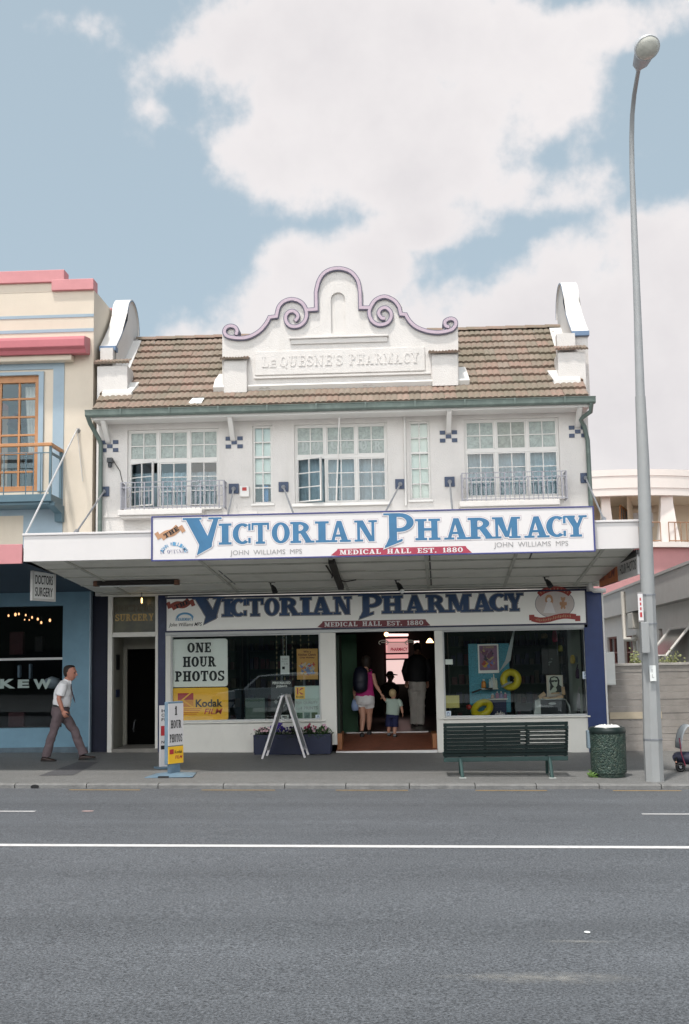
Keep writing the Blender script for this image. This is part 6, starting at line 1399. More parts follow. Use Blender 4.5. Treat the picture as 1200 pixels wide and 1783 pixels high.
def flower_clump(cx_, w_, seed, leafm, flm, lab, nleaf=170, nfl=26, h_=.16):
    rnd = random.Random(seed); mbl = MB(); mbf = MB(); mbs = MB()
    for k in range(nleaf):
        u_ = rnd.gauss(0, .42)*w_; v_ = rnd.uniform(-.19, .17); hh = h_*(rnd.random()**.7)*(1-.5*abs(u_)/w_)
        c = V((cx_+u_, -.25+v_, zt2-.03+hh-(.06 if v_ < -.16 else 0))); a_ = V((rnd.gauss(0, 1), rnd.gauss(0, 1), rnd.gauss(0, .7))).normalized()*rnd.uniform(.018, .034); b_ = a_.cross(V((rnd.random(), rnd.random(), 1))).normalized()*.014
        mbl.quad(c-a_, c+b_-a_*.2, c+a_, c-b_-a_*.2)
        if k % 9 == 0: mbs.tube([(cx_+u_*.6, -.25+v_*.6, zt2-.04), c], .004, 4)
    for k in range(nfl):
        u_ = rnd.gauss(0, .40)*w_; v_ = rnd.uniform(-.20, .12); c = V((cx_+u_, -.25+v_, zt2+h_*rnd.uniform(.35, 1.1)*(1-.4*abs(u_)/w_))); r_ = rnd.uniform(.016, .026); t0 = rnd.random()*3
        nrm = V((rnd.gauss(0, .4), -1, rnd.gauss(.5, .4))).normalized(); e1 = nrm.orthogonal().normalized(); e2 = nrm.cross(e1)
        for j in range(5):
            t = t0+2*pi*j/5; d1 = e1*cos(t)+e2*sin(t); d2 = e1*cos(t+.62)+e2*sin(t+.62); d0 = e1*cos(t-.62)+e2*sin(t-.62)
            mbf.quad(c, c+d0*r_*.8+nrm*.004, c+d1*r_*1.2+nrm*.006, c+d2*r_*.8+nrm*.004)
    t_ = thing('flower_plant', lab, 'plant', (cx_, -.25, zt2-.03)); part('foliage', mbl, leafm, t_); part('blossoms', mbf, flm, t_); part('stems', mbs, leafm, t_)
M_leaf = mat('bedding_leaf', (.05, .11, .03), .6, .35, 30); M_leaf2 = mat('bedding_leaf_dark', (.03, .06, .025), .6, .35, 30)
L4 = x1-x0
flower_clump(x0+.12*L4, .17, 1, M_leaf2, mat('pink_white_petal', (.6, .38, .42), .6, .3, 40), 'pink and white petunias at the left end of the navy trough', 170, 18)
flower_clump(x0+.30*L4, .19, 2, M_leaf2, mat('purple_petal', (.05, .025, .22), .6, .3, 40), 'purple petunias spilling from the navy trough', 150, 60, .19)
flower_clump(x0+.53*L4, .18, 3, M_leaf2, mat('deep_violet_petal', (.03, .012, .06), .6, .3, 40), 'dark low bedding plants behind the A-frame board', 190, 12)
flower_clump(x0+.72*L4, .17, 4, M_leaf2, mat('crimson_petal', (.25, .02, .06), .6, .3, 40), 'crimson flowers between the A-frame leg and green leaves', 210, 14)
flower_clump(x0+.89*L4, .15, 5, M_leaf, mat('dusty_pink_petal', (.45, .28, .34), .6, .3, 40), 'bright green leafy plant at the doorway end of the trough', 260, 10, .17)
# ---------------------------------------------------------------- people
M_skin = mat('skin', (.46, .24, .165), .5, .08, 20); M_skin2 = mat('ruddy_skin', (.45, .20, .14), .5, .10, 20)
FOLD = bpy.data.textures.new('cloth_folds', 'CLOUDS'); FOLD.noise_scale = .11; FOLD.noise_depth = 2
def folds(o, st=.02, sc=None):
    d = o.modifiers.new('folds', 'DISPLACE'); d.texture = FOLD; d.strength = st; d.mid_level = .5
def remesh(o, vox, sm=2, fac=.5):
    r_ = o.modifiers.new('join', 'REMESH'); r_.mode = 'VOXEL'; r_.voxel_size = vox; r_.use_smooth_shade = True
    s_ = o.modifiers.new('smooth', 'SMOOTH'); s_.factor = fac; s_.iterations = sm
def ell_tube(mb, st, side, seg=16):
    """stack of ellipses (centre, half width along side, half depth) - torsos, trousers, heads"""
    side = V(side).normalized(); rings = []
    for k, (c, a, b) in enumerate(st):
        d = (V(st[min(k+1, len(st)-1)][0])-V(st[max(k-1, 0)][0])).normalized(); u = (side-d*d.dot(side)).normalized(); w = d.cross(u)
        rings.append([V(c)+u*a*cos(2*pi*j/seg)+w*b*sin(2*pi*j/seg) for j in range(seg)])
    mb.loft(rings)
def head(mb, c, h, face, tilt=0):
    """skull, jaw, nose, brow and ears around centre c; h = head height, face = facing direction"""
    f = V(face).normalized(); s = V((0, 0, 1)).cross(f).normalized(); u = V((0, 0, 1))
    ell_tube(mb, [(c+u*h*q+f*h*o_, h*w, h*d) for q, w, d, o_ in ((.50, .02, .03, -.03), (.46, .18, .22, -.03), (.36, .28, .34, -.03), (.18, .325, .40, -.02), (.0, .32, .39, .0), (-.18, .29, .34, .04), (-.34, .22, .26, .09), (-.46, .12, .15, .13), (-.5, .03, .05, .14))], s, 18)
    mb.tube([c+f*h*.36+u*h*.10, c+f*h*.44-u*h*.03, c+f*h*.49-u*h*.12, c+f*h*.40-u*h*.15], [h*.03, h*.045, h*.055, h*.04], 8)
    mb.tube([c+f*h*.37+u*h*.12-s*h*.2, c+f*h*.405+u*h*.13, c+f*h*.37+u*h*.12+s*h*.2], h*.035, 6)
    mb.tube([c+f*h*.37-u*h*.27-s*h*.09, c+f*h*.415-u*h*.27, c+f*h*.37-u*h*.27+s*h*.09], h*.028, 6)
    for sg in (-1, 1): mb.tube([c+s*sg*h*.31+u*h*.07-f*h*.05, c+s*sg*h*.35+u*h*.0-f*h*.06, c+s*sg*h*.30-u*h*.14-f*h*.02], [h*.05, h*.06, h*.035], 8, flat=(.5, 1, s))
def face_bits(root, c, h, face):
    f = V(face).normalized(); s = V((0, 0, 1)).cross(f).normalized(); u = V((0, 0, 1)); mb = MB()
    for sg in (-1, 1): mb.ball(c+f*h*.355+s*sg*h*.14+u*h*.02, h*.045, 8, 5)
    part('eyes', mb, mat('eye', (.05, .04, .04), .2), root, smooth=True)
    mb = MB(); mb.tube([c+f*h*.40-u*h*.27-s*h*.08, c+f*h*.435-u*h*.272, c+f*h*.40-u*h*.27+s*h*.08], h*.018, 6); part('mouth', mb, mat('lips', (.30, .10, .09), .5), root, smooth=True)
def hand(mb, wrist, d, palm, thumb, L_, curl=.5):
    """palm, four unequal bent fingers and a thumb; d = pointing direction, palm = palm normal, thumb = side of the thumb"""
    d = V(d).normalized(); p = V(palm); p = (p-d*d.dot(p)).normalized(); t = V(thumb); t = (t-d*d.dot(t)-p*p.dot(t)).normalized(); w = V(wrist); r_ = L_*.058
    mb.tube([w-d*L_*.04, w+d*L_*.20, w+d*L_*.48], [L_*.15, L_*.215, L_*.20], 12, flat=(1, .45, t))
    for k, (ln, o_) in enumerate(((.43, .165), (.50, .055), (.46, -.055), (.36, -.16))):
        b = w+d*L_*.44+t*L_*o_; a1 = curl*.7; a2 = curl*1.6; d1 = d*cos(a1)+p*sin(a1); d2 = d*cos(a2)+p*sin(a2)
        mb.tube([b, b+d1*L_*ln*.45, b+d1*L_*ln*.45+d2*L_*ln*.35, b+d1*L_*ln*.45+(d2+p*.3).normalized()*L_*ln*.55], [r_*1.05, r_, r_*.92, r_*.75], 8)
    b = w+d*L_*.14+t*L_*.15; mb.tube([b, b+(d*.6+t*.7+p*.2).normalized()*L_*.24, b+(d*.6+t*.7+p*.2).normalized()*L_*.24+(d*.9+t*.1+p*.4).normalized()*L_*.20], [r_*1.35, r_*1.15, r_*.85], 8)
def shoe(root, heel, d, L_, m, h_=.075, w=.045, up=0):
    d = V(d).normalized(); s = V((0, 0, 1)).cross(d).normalized(); mb = MB()
    st = [(0.02, .55, .8), (.10, .85, 1.0), (.30, .92, 1.05), (.45, .9, .82), (.70, 1.1, .56), (.88, 1.0, .46), (1.0, .5, .26)]
    rings = []
    for q, ww, hh in st:
        c = heel+d*L_*q; rings.append([c+s*w*ww*cos(2*pi*j/12)*(.92 if sin(2*pi*j/12) > .3 else 1)+V((0, 0, max(0, h_*hh*(.5+.5*sin(2*pi*j/12)) if sin(2*pi*j/12) > -.6 else .0)+.0)) for j in range(12)])
    mb.loft(rings); o = part('shoe', mb, m, root, smooth=True)
    mb = MB(); rings = []
    for q, ww, hh in st: c = heel+d*L_*(q*1.02-.01); rings.append([c+s*w*(ww+.08)+V((0, 0, .018)), c-s*w*(ww+.08)+V((0, 0, .018)), c-s*w*(ww+.06)-V((0, 0, .004)), c+s*w*(ww+.06)-V((0, 0, .004))])
    mb.loft(rings); part('sole', mb, mat('shoe_sole', (.02, .018, .016), .7), o)

# man striding along the pavement --------------------------------------------------
MY = -1.45
def mp(px, py, dy=0): return at(px, py, MY+dy)
MAN = thing('person', 'man in white short-sleeved shirt, tie and grey-mauve trousers striding past the blue shopfront', 'person', mp(115, 1324))
X1 = V((1, 0, 0)); k = at(601, 1250, MY).x-at(600, 1250, MY).x
hc = mp(122.6, 1171.8); HH = 26.5*k
mb = MB(); head(mb, hc, HH, (1, -.12, -.06))
ell_tube(mb, [(mp(118.8, 1181), .058, .062), (mp(116, 1188), .062, .066), (mp(113.5, 1196), .10, .08)], (0, 1, 0))
ell_tube(mb, [(mp(114, 1190), .10, .07), (mp(111, 1200), .17, .10), (mp(108, 1215), .155, .11), (mp(106, 1232), .155, .11), (mp(105, 1242), .14, .10)], (0, 1, 0))
sh, el, wr = mp(109.5, 1194.5, -.19), mp(102.5, 1217, -.25), mp(109.5, 1237.5, -.235)
mb.tube([sh, sh.lerp(el, .5), el, el.lerp(wr, .35), wr], [.055, .048, .040, .041, .028], 12); hand(mb, wr, (.42, .05, -1), (.25, 1, .1), (1, -.2, .3), .185, .75)
sh2, el2, wr2 = mp(112, 1194.5, .19), mp(108, 1217, .25), mp(113.5, 1236, .25)
mb.tube([sh2, el2, el2.lerp(wr2, .35), wr2], [.055, .040, .041, .028], 12); hand(mb, wr2, (.3, 0, -1), (.2, -1, 0), (1, 0, .2), .185, .6)
hipR, knR, anR = mp(103.5, 1240, -.08), mp(93.5, 1273, -.10), mp(81.5, 1313, -.11); hipL, knL, anL = mp(107.5, 1240, .08), mp(129, 1270.5, .09), mp(144.5, 1310, .10)
for h_, k_2, a_ in ((hipR, knR, anR), (hipL, knL, anL)): mb.tube([h_, h_.lerp(k_2, .5), k_2, k_2.lerp(a_, .3), a_], [.085, .07, .052, .05, .036], 10)
body = part('body', mb, M_skin2, MAN); remesh(body, .0075, 3)
face_bits(MAN, hc, HH, (1, -.12, -.06))
mb = MB(); f = V((1, -.12, 0)).normalized(); s_ = V((0, 0, 1)).cross(f).normalized(); rnd = random.Random(1); rings = []
for q, w_, d_, o_ in ((.535, .02, .03, -.04), (.50, .20, .25, -.04), (.41, .305, .37, -.045), (.26, .355, .425, -.045), (.10, .362, .40, -.085), (-.06, .34, .33, -.13), (-.20, .27, .23, -.17), (-.27, .15, .12, -.19)):
    c = hc+V((0, 0, HH*q))+f*HH*o_; rings.append([c+s_*HH*w_*cos(2*pi*j/20)*(1+rnd.uniform(-.03, .03))+f*HH*(d_ if sin(2*pi*j/20) < 0 else (d_ if q > .3 else d_*.25))*sin(2*pi*j/20)*(1+rnd.uniform(-.03, .03)) for j in range(20)])
mb.loft(rings); part('hair', mb, mat('dark_brown_hair', (.022, .014, .010), .6, .4, 60), MAN, smooth=True)
M_shirt = mat('white_shirt', (.80, .79, .80), .7, .03, 8, .12, 14)
mb = MB()
ell_tube(mb, [(mp(116.8, 1186.0), .078, .074), (mp(115.2, 1190), .125, .092), (mp(113, 1195), .195, .118), (mp(111.2, 1204), .205, .145), (mp(109.3, 1215), .195, .155), (mp(107.8, 1224), .185, .155), (mp(106.6, 1230), .172, .138)], (0, 1, 0), 20)
for s1, e1 in ((sh, el), (sh2, el2)): mb.tube([s1+V((.01, .05*(1 if s1.y < MY else -1), .02)), s1, s1.lerp(e1, .45), s1.lerp(e1, .78)], [.085, .088, .082, .083], 14)
st = part('shirt', mb, M_shirt, MAN); remesh(st, .011, 3); folds(st, .035)
mb = MB(); ell_tube(mb, [(mp(118.6, 1183.6), .068, .070), (mp(117, 1187.2), .078, .078)], (.05, 1, 0), 18); mb.tube([mp(121.5, 1186, -.02), mp(124, 1190.5, -.045)], [.022, .008], 6); part('collar', mb, M_shirt, st, smooth=True)
mb = MB(); tp = [mp(123.8, 1187.5, -.01), mp(124.2, 1191, -.01), mp(124.2, 1199, -.012), mp(126.5, 1208, -.02), mp(129.2, 1217.5, -.03), mp(131, 1224, -.035)]
mb.tube(tp, [.020, .014, .022, .027, .033, .010], 8, flat=(1, .3, (.25, -1, 0))); part('tie', mb, mat('dark_red_tie', (.055, .018, .03), .5, .3, 30), MAN, smooth=True)
M_trou = mat('grey_mauve_trousers', (.125, .092, .098), .8, .10, 8, .35, 9)
mb = MB(); ell_tube(mb, [(mp(106.6, 1228), .168, .137), (mp(105.6, 1236), .175, .148), (mp(105, 1244), .17, .15), (mp(105, 1249), .12, .11)], (0, 1, 0), 18)
mb.tube([hipR, hipR.lerp(knR, .4), knR, knR.lerp(anR, .5), anR+V((.0, 0, .0)), anR+V((-.005, 0, -.05))], [.104, .094, .074, .071, .076, .078], 14)
mb.tube([hipL, hipL.lerp(knL, .4), knL, knL.lerp(anL, .5), anL, anL+V((.012, 0, -.035))], [.104, .094, .074, .071, .076, .078], 14)
tr_ = part('trousers', mb, M_trou, MAN); remesh(tr_, .011, 3); folds(tr_, .04)
mb = MB(); ell_tube(mb, [(mp(106.8, 1227.3), .176, .143), (mp(106.4, 1230.6), .177, .145)], (0, 1, 0), 20); part('belt', mb, M_black, MAN, smooth=True)
M_shoe = mat('dark_brown_leather', (.035, .018, .014), .3, .2, 8)
yR, yL = MY-.11, MY+.10
hl = at(71.5, 1327, yR); hl.z = gz(hl.x, yR)+.004; shoe(MAN, hl, (1, -.08, 0), 27*k, M_shoe)
hl = at(137, 1325, yL); hl.z = gz(hl.x, yL)+.004; shoe(MAN, hl, (1, .05, .10), 29*k, M_shoe)

# woman, child, customers in the doorway -----------------------------------------------
def ramp(X_, Y_): return ry0+(fz-ry0)*min(max((Y_+.03)/1.31, 0), 1)
fw = gat(637, 1280, ramp); WY = fw.y
def wp(px, py, dy=0): return at(px, py, WY+dy)
WO = thing('person', 'woman in magenta top and white shorts with a dark backpack walking into the shop', 'person', fw)
k = at(601, 1250, WY).x-at(600, 1250, WY).x
hc = wp(637.5, 1152.5, .02); HH = 22*k; mb = MB(); head(mb, hc, HH, (.15, 1, 0))
ell_tube(mb, [(wp(637, 1161), .052, .055), (wp(637, 1170), .06, .06)], (1, 0, 0))
ell_tube(mb, [(wp(636.5, 1168), .08, .06), (wp(636, 1175), .165, .09), (wp(636, 1190), .135, .10), (wp(636, 1202), .13, .10), (wp(635.5, 1214), .17, .125), (wp(635.5, 1224), .15, .11)], (1, 0, 0))
shR, elR, wrR = wp(649, 1173, .0), wp(654.5, 1193, -.02), wp(662.5, 1205.5, -.06); shL, elL, wrL = wp(623.5, 1173, .0), wp(618, 1193, .0), wp(617, 1210, -.02)
mb.tube([shR, shR.lerp(elR, .5), elR, elR.lerp(wrR, .4), wrR], [.048, .042, .036, .036, .025], 12); hand(mb, wrR, (.5, -.05, -1), (-.6, .3, -.4), (.4, 1, .2), .17, .8)
mb.tube([shL, elL, elL.lerp(wrL, .4), wrL], [.048, .036, .036, .025], 12); hand(mb, wrL, (.05, 0, -1), (1, .2, 0), (0, 1, 0), .165, .9)
lL, kL, aL = wp(628.5, 1222, .02), wp(632, 1247, -.03), wp(630, 1273, -.10); lR, kR, aR = wp(643, 1222, .02), wp(643, 1246, .05), wp(642.5, 1270.5, .08)
for a_, b_, c_ in ((lL, kL, aL), (lR, kR, aR)): mb.tube([a_, a_.lerp(b_, .5), b_, b_.lerp(c_, .3), b_.lerp(c_, .6), c_], [.088, .078, .056, .058, .047, .034], 12)
o = part('body', mb, M_skin, WO); remesh(o, .0075, 3)
mb = MB(); ell_tube(mb, [(hc+V((0, -.01, HH*q)), HH*w_, HH*d_) for q, w_, d_ in ((.53, .03, .03), (.47, .22, .24), (.34, .34, .40), (.12, .375, .42), (-.15, .37, .36), (-.40, .31, .25), (-.62, .22, .14), (-.75, .12, .07))], (1, 0, 0), 18); part('hair', mb, MATS['dark_brown_hair'], WO, smooth=True)
M_mgt = mat('magenta_cotton', (.42, .02, .16), .7, .1, 8, .2, 16)
mb = MB(); ell_tube(mb, [(wp(636.5, 1170), .13, .085), (wp(636, 1177), .158, .112), (wp(636, 1190), .155, .118), (wp(636, 1201), .155, .115), (wp(635.5, 1213), .185, .14)], (1, 0, 0), 20)
for a_ in (wp(645.5, 1169), wp(626.5, 1169)): mb.tube([a_+V((0, -.07, -.05)), a_+V((0, 0, .02)), a_+V((0, .07, -.05))], .03, 8)
o = part('top', mb, M_mgt, WO); remesh(o, .011, 2); folds(o, .02)
M_sho = mat('white_shorts_cotton', (.66, .64, .63), .75, .05, 8, .25, 14)
mb = MB(); ell_tube(mb, [(wp(635.5, 1208.5), .165, .128), (wp(635.5, 1215), .188, .15), (wp(635.5, 1222), .19, .155), (wp(635.5, 1227), .17, .13)], (1, 0, 0), 20)
mb.tube([lL+V((0, 0, .04)), wp(629, 1229, .02), wp(629.5, 1234, .0)], [.095, .098, .102], 14); mb.tube([lR+V((0, 0, .04)), wp(643, 1228, .02), wp(643.5, 1232.5, .03)], [.095, .098, .102], 14); o = part('shorts', mb, M_sho, WO); remesh(o, .010, 2); folds(o, .03)
M_sandal = mat('black_sandal', (.014, .012, .012), .5)
for c_, dy in ((aL, -.10), (aR, .08)): hl = V((c_.x-.0, WY+dy-.07, 0)); hl.z = ramp(hl.x, hl.y)+.012; shoe(WO, hl, (.05, 1, .03), .235, M_sandal, .07, .042)
BPK = thing('backpack', 'dark navy backpack worn on the back of the woman in magenta', 'backpack', wp(627.5, 1182, -.17))
mb = MB(); c = wp(628, 1183, -.19); 
ell_tube(mb, [(wp(628.5, 1203.5, -.16), .10, .06), (wp(628, 1200, -.18), .135, .10), (wp(627.5, 1188, -.19), .145, .125), (wp(628, 1175, -.18), .14, .115), (wp(629, 1166, -.15), .12, .085), (wp(630, 1162, -.12), .06, .04)], (1, 0, 0), 16)
part('bag', mb, mat('navy_nylon', (.006, .007, .018), .5, .3, 9, .3, 20), BPK, smooth=True)
mb = MB(); ell_tube(mb, [(wp(627.5, 1201, -.29), .08, .03), (wp(627.5, 1195, -.315), .10, .04), (wp(627.5, 1189, -.30), .09, .03)], (1, 0, 0), 12); part('pocket', mb, MATS['navy_nylon'], BPK, smooth=True)
for px in (624, 645): mb = MB(); mb.tube([wp(px, 1168, -.10), wp(px+1, 1166.5, .01), wp(px+1, 1172, .11), wp(px, 1186, .10)], .016, 6, flat=(1.6, .5, (1, 0, 0))); part('strap', mb, M_black, BPK, smooth=True)
CBG = thing('carrier_bag', 'pale blue carrier bag hanging from the left hand of the woman', 'bag', wp(618, 1230, -.04))
mb = MB(); ell_tube(mb, [(wp(617.5, 1216, -.02), .015, .012), (wp(617.8, 1221, -.03), .05, .035), (wp(618.5, 1228, -.04), .075, .05), (wp(618.8, 1235, -.04), .07, .05), (wp(619, 1237.5, -.04), .05, .035)], (1, .3, 0), 12); part('bag', mb, mat('pale_blue_plastic', (.22, .30, .48), .4, .15, 8), CBG, smooth=True)
mb = MB(); mb.tube([wp(617, 1214, -.02), wp(616.3, 1217, -.03), wp(617, 1221, -.03)], .006, 6); part('handle', mb, MATS['pale_blue_plastic'], CBG)

fc = gat(683, 1282, ramp); KY = fc.y
def kp(px, py, dy=0): return at(px, py, KY+dy)
KID = thing('person', 'small blond child in pale green t-shirt and navy shorts holding the hand of the woman', 'person', fc)
k = at(601, 1250, KY).x-at(600, 1250, KY).x; hc = kp(685, 1208.5); HH = 16.5*k; mb = MB(); head(mb, hc, HH, (.45, .9, 0))
ell_tube(mb, [(kp(685, 1214.5), .035, .035), (kp(685, 1219), .04, .04)], (1, 0, 0)); ell_tube(mb, [(kp(685, 1218), .07, .05), (kp(685, 1223), .10, .065), (kp(684, 1238), .095, .07), (kp(683.5, 1248), .10, .075)], (1, 0, 0))
s1, e1, w1 = kp(675.5, 1220.5), kp(670.5, 1218.5, -.01), kp(667.2, 1214.5, -.03); mb.tube([s1, e1, w1], [.033, .028, .021], 10); hand(mb, w1, (-.35, 0, 1), (.3, .5, 0), (.6, .2, .3), .095, .7)
s2, e2, w2_ = kp(695.5, 1221.5), kp(699.5, 1233, -.01), kp(701, 1241, -.01); mb.tube([s2, e2, w2_], [.033, .028, .021], 10); hand(mb, w2_, (.15, 0, -1), (-1, 0, 0), (0, 1, 0), .10, .5)
l1, k1, a1 = kp(678.5, 1248), kp(677.5, 1262, .02), kp(677, 1275.5, .05); l2, k2, a2 = kp(689, 1248), kp(688, 1263, -.01), kp(687, 1278, -.05)
for a_, b_, c_ in ((l1, k1, a1), (l2, k2, a2)): mb.tube([a_, b_, b_.lerp(c_, .4), c_], [.055, .038, .040, .026], 10)
o = part('body', mb, M_skin, KID); remesh(o, .006, 2)
mb = MB(); ell_tube(mb, [(hc+V((-.012, -.012, HH*q)), HH*w_, HH*d_) for q, w_, d_ in ((.54, .03, .03), (.48, .22, .24), (.34, .35, .40), (.14, .385, .42), (-.08, .36, .36), (-.24, .26, .24), (-.32, .12, .10))], (.9, -.45, 0), 16); part('hair', mb, mat('blond_hair', (.42, .31, .16), .6, .2, 60), KID, smooth=True)
mb = MB(); ell_tube(mb, [(kp(685, 1216.5), .065, .05), (kp(685, 1219.5), .115, .07), (kp(685, 1225), .128, .088), (kp(684, 1238), .128, .092), (kp(683.5, 1244.5), .125, .09)], (1, 0, 0), 18)
mb.tube([s1+V((.03, 0, 0)), s1, s1.lerp(e1, .75)], [.05, .05, .047], 10); mb.tube([s2+V((-.03, 0, .01)), s2, s2.lerp(e2, .75)], [.052, .052, .052], 10); o = part('t_shirt', mb, mat('pale_green_cotton', (.34, .42, .36), .75, .05, 8, .2, 18), KID); remesh(o, .009, 2)
mb = MB(); ell_tube(mb, [(kp(683.5, 1242.5), .115, .085), (kp(683.5, 1250), .118, .09)], (1, 0, 0), 16); mb.tube([l1+V((0, 0, .02)), k1+V((0, 0, .06)), k1+V((0, 0, -.035))], [.066, .066, .068], 12); mb.tube([l2+V((0, 0, .02)), k2+V((0, 0, .06)), k2+V((0, 0, -.03))], [.066, .066, .068], 12); o = part('shorts', mb, mat('navy_cotton', (.010, .014, .055), .8, .2, 9), KID); remesh(o, .009, 2)
for c_, dy in ((a1, .05), (a2, -.05)): hl = V((c_.x, KY+dy-.045, 0)); hl.z = ramp(hl.x, hl.y)+.01; shoe(KID, hl, (.1, 1, .02), .15, mat('grey_trainer', (.20, .21, .23), .5, .3, 20), .05, .033)

fm = gat(724, 1263, lambda a, b: fz); NY = fm.y
def np_(px, py, dy=0): return at(px, py, NY+dy)
GUY = thing('person', 'man in dark jacket and stone coloured trousers standing inside the shop', 'person', fm)
k = at(601, 1250, NY).x-at(600, 1250, NY).x; hc = np_(727, 1128, .02); HH = 18.5*k; mb = MB(); head(mb, hc, HH, (0, 1, 0)); ell_tube(mb, [(np_(727, 1134), .055, .06), (np_(727, 1143), .07, .07)], (1, 0, 0))
ell_tube(mb, [(np_(727, 1143), .12, .08), (np_(727, 1150), .18, .11), (np_(727, 1170), .15, .11), (np_(727, 1190), .16, .11)], (1, 0, 0)); pA_, pB_ = np_(719, 1192), np_(735, 1192)
for a_, px in ((pA_, 721), (pB_, 731)): mb.tube([a_, np_(px, 1226), np_(px+1, 1260)], [.08, .055, .038], 10)
for sx_, ex, wx in ((711.5, 704.5, 708), (742.5, 749, 744)):
    w3 = np_(wx, 1186, .10); mb.tube([np_(sx_, 1149), np_(ex, 1169), w3], [.055, .042, .03], 10); hand(mb, w3, (.0, .6, -.8), (0, -.3, -1), (1 if sx_ < 720 else -1, 0, 0), .185, .5)
o = part('body', mb, M_skin, GUY); remesh(o, .009, 2)
mb = MB(); ell_tube(mb, [(hc+V((0, -.01, HH*q)), HH*w_, HH*d_) for q, w_, d_ in ((.53, .03, .03), (.47, .22, .24), (.34, .34, .40), (.12, .37, .41), (-.10, .35, .34), (-.28, .25, .2))], (1, 0, 0), 16); part('hair', mb, MATS['dark_brown_hair'], GUY, smooth=True)
mb = MB(); ell_tube(mb, [(np_(727, 1139.5), .10, .09), (np_(727, 1146), .20, .13), (np_(726, 1158), .225, .15), (np_(725, 1175), .22, .155), (np_(725, 1187), .215, .15)], (1, 0, 0), 18)
for sx_, ex, wx in ((711.5, 704.5, 708), (742.5, 749, 744)): mb.tube([np_(sx_, 1148), np_(ex, 1169), np_(wx, 1185, .09)], [.085, .07, .055], 12)
o = part('jacket', mb, mat('black_jacket', (.008, .008, .010), .7, .3, 9), GUY); remesh(o, .013, 2)
M_kh = mat('stone_trousers', (.66, .60, .54), .8, .06, 8, .3, 9)
mb = MB(); ell_tube(mb, [(np_(726.5, 1184), .175, .13), (np_(727, 1192), .185, .14), (np_(727, 1203), .185, .14)], (1, 0, 0), 18)
for a_, px in ((np_(719.5, 1200), 720.5), (np_(734, 1200), 732)): mb.tube([a_, np_(px, 1218), np_(px+.5, 1240), np_(px+.5, 1258), np_(px+.5, 1261)], [.108, .10, .088, .085, .08], 14)
o = part('trousers', mb, M_kh, GUY); remesh(o, .011, 2); folds(o, .04)
for px in (720, 732): hl = np_(px, 1262, -.08); hl.z = fz+.004; shoe(GUY, hl, (0, 1, 0), .27, M_shoe)
SY_ = 6.2
def sp(px, py, dy=0): return at(px, py, SY_+dy)
CUS = thing('person', 'dark silhouetted customer in a cap before the bright pink rear window', 'person', V((sp(680, 1200).x, SY_, fz)))
k = at(601, 1200, SY_).x-at(600, 1200, SY_).x; hc = sp(679.5, 1177.5); mb = MB(); HH = 16.5*k; head(mb, hc, HH, (.9, -.4, 0)); ell_tube(mb, [(sp(679, 1184), .05, .05), (sp(679, 1190), .07, .07)], (1, .4, 0))
ell_tube(mb, [(sp(679, 1188), .10, .08), (sp(679, 1194), .19, .12), (sp(679, 1212), .18, .13), (sp(679, 1228), .17, .12)], (1, 0, 0))
b0_ = V((sp(679, 1228).x, SY_, fz))
for sg in (-1, 1):
    mb.tube([sp(679+sg*5, 1226), V((b0_.x+sg*.09, SY_, fz+.45)), V((b0_.x+sg*.09, SY_, fz+.04))], [.09, .06, .045], 10); w3 = sp(679+sg*8, 1216, -.2); mb.tube([sp(679+sg*12, 1194.5), sp(679+sg*14.5, 1208), w3], [.06, .045, .03], 10); hand(mb, w3, (-sg*.3, -1, -.1), (0, 0, -1), (-sg, 0, 0), .17, .5)
    mb.tube([V((b0_.x+sg*.09, SY_+.08, fz+.03)), V((b0_.x+sg*.09, SY_-.15, fz+.03))], [.045, .035], 8)
o = part('body', mb, mat('shadowed_skin', (.10, .06, .05), .6), CUS); remesh(o, .009, 2)
mb = MB(); ell_tube(mb, [(sp(679, 1189), .10, .09), (sp(679, 1194.5), .22, .14), (sp(679, 1212), .21, .15), (sp(679, 1226), .20, .15)], (1, 0, 0), 16); o = part('coat', mb, mat('dark_coat', (.012, .011, .013), .8), CUS); remesh(o, .014, 2)
mb = MB(); ell_tube(mb, [(hc+V((0, 0, HH*q)), HH*w_, HH*w_*1.15) for q, w_ in ((.56, .03), (.52, .22), (.40, .33), (.22, .36), (.16, .355))], (1, 0, 0), 14); mb.tube([hc+V((.06, -.03, HH*.18)), hc+V((.16, -.07, HH*.13))], [.09, .05], 10, flat=(1, .2, (.4, .9, 0))); part('cap', mb, MATS['dark_coat'], CUS, smooth=True)

# ---------------------------------------------------------------- inside the shop
BY = 8.5
M_pinkwin = mat('pink_lit_pane', (.6, .35, .33), .4, .06, 3, emit=((.95, .46, .44), .62)); M_palewin = mat('pale_lit_pane', (.6, .5, .48), .4, .04, 3, emit=((.98, .70, .66), .70))
RW = thing('rear_window', 'tall pink-lit rear window at the far end of the shop', 'window', (at(690, 1150, BY).x, BY, fz+.6))
mb = MB(); x0, x1, z0, z1 = rect(672, 1104, 711, 1148, BY); mb.box(x0, x1, BY, BY+.02, z0, z1); part('upper_pane', mb, M_pinkwin, RW)
mb = MB(); x0, x1, z0, z1 = rect(673, 1149, 712, 1191, BY); mb.box(x0, x1, BY, BY+.02, z0, z1); part('lower_pane', mb, M_palewin, RW)
mb = MB()
for t, b_ in ((1101, 1104.5), (1108.5, 1112), (1136.5, 1139.5), (1146.5, 1149)): x0, x1, z0, z1 = rect(669, t, 714, b_, BY-.02); mb.box(x0, x1, BY-.05, BY-.001, z0, z1)
for l, r in ((669, 672.5), (711, 714)): x0, x1, z0, z1 = rect(l, 1101, r, 1191, BY-.02); mb.box(x0, x1, BY-.05, BY-.001, z0, z1)
part('frame', mb, mat('dark_red_wood', (.08, .012, .015), .5), RW)
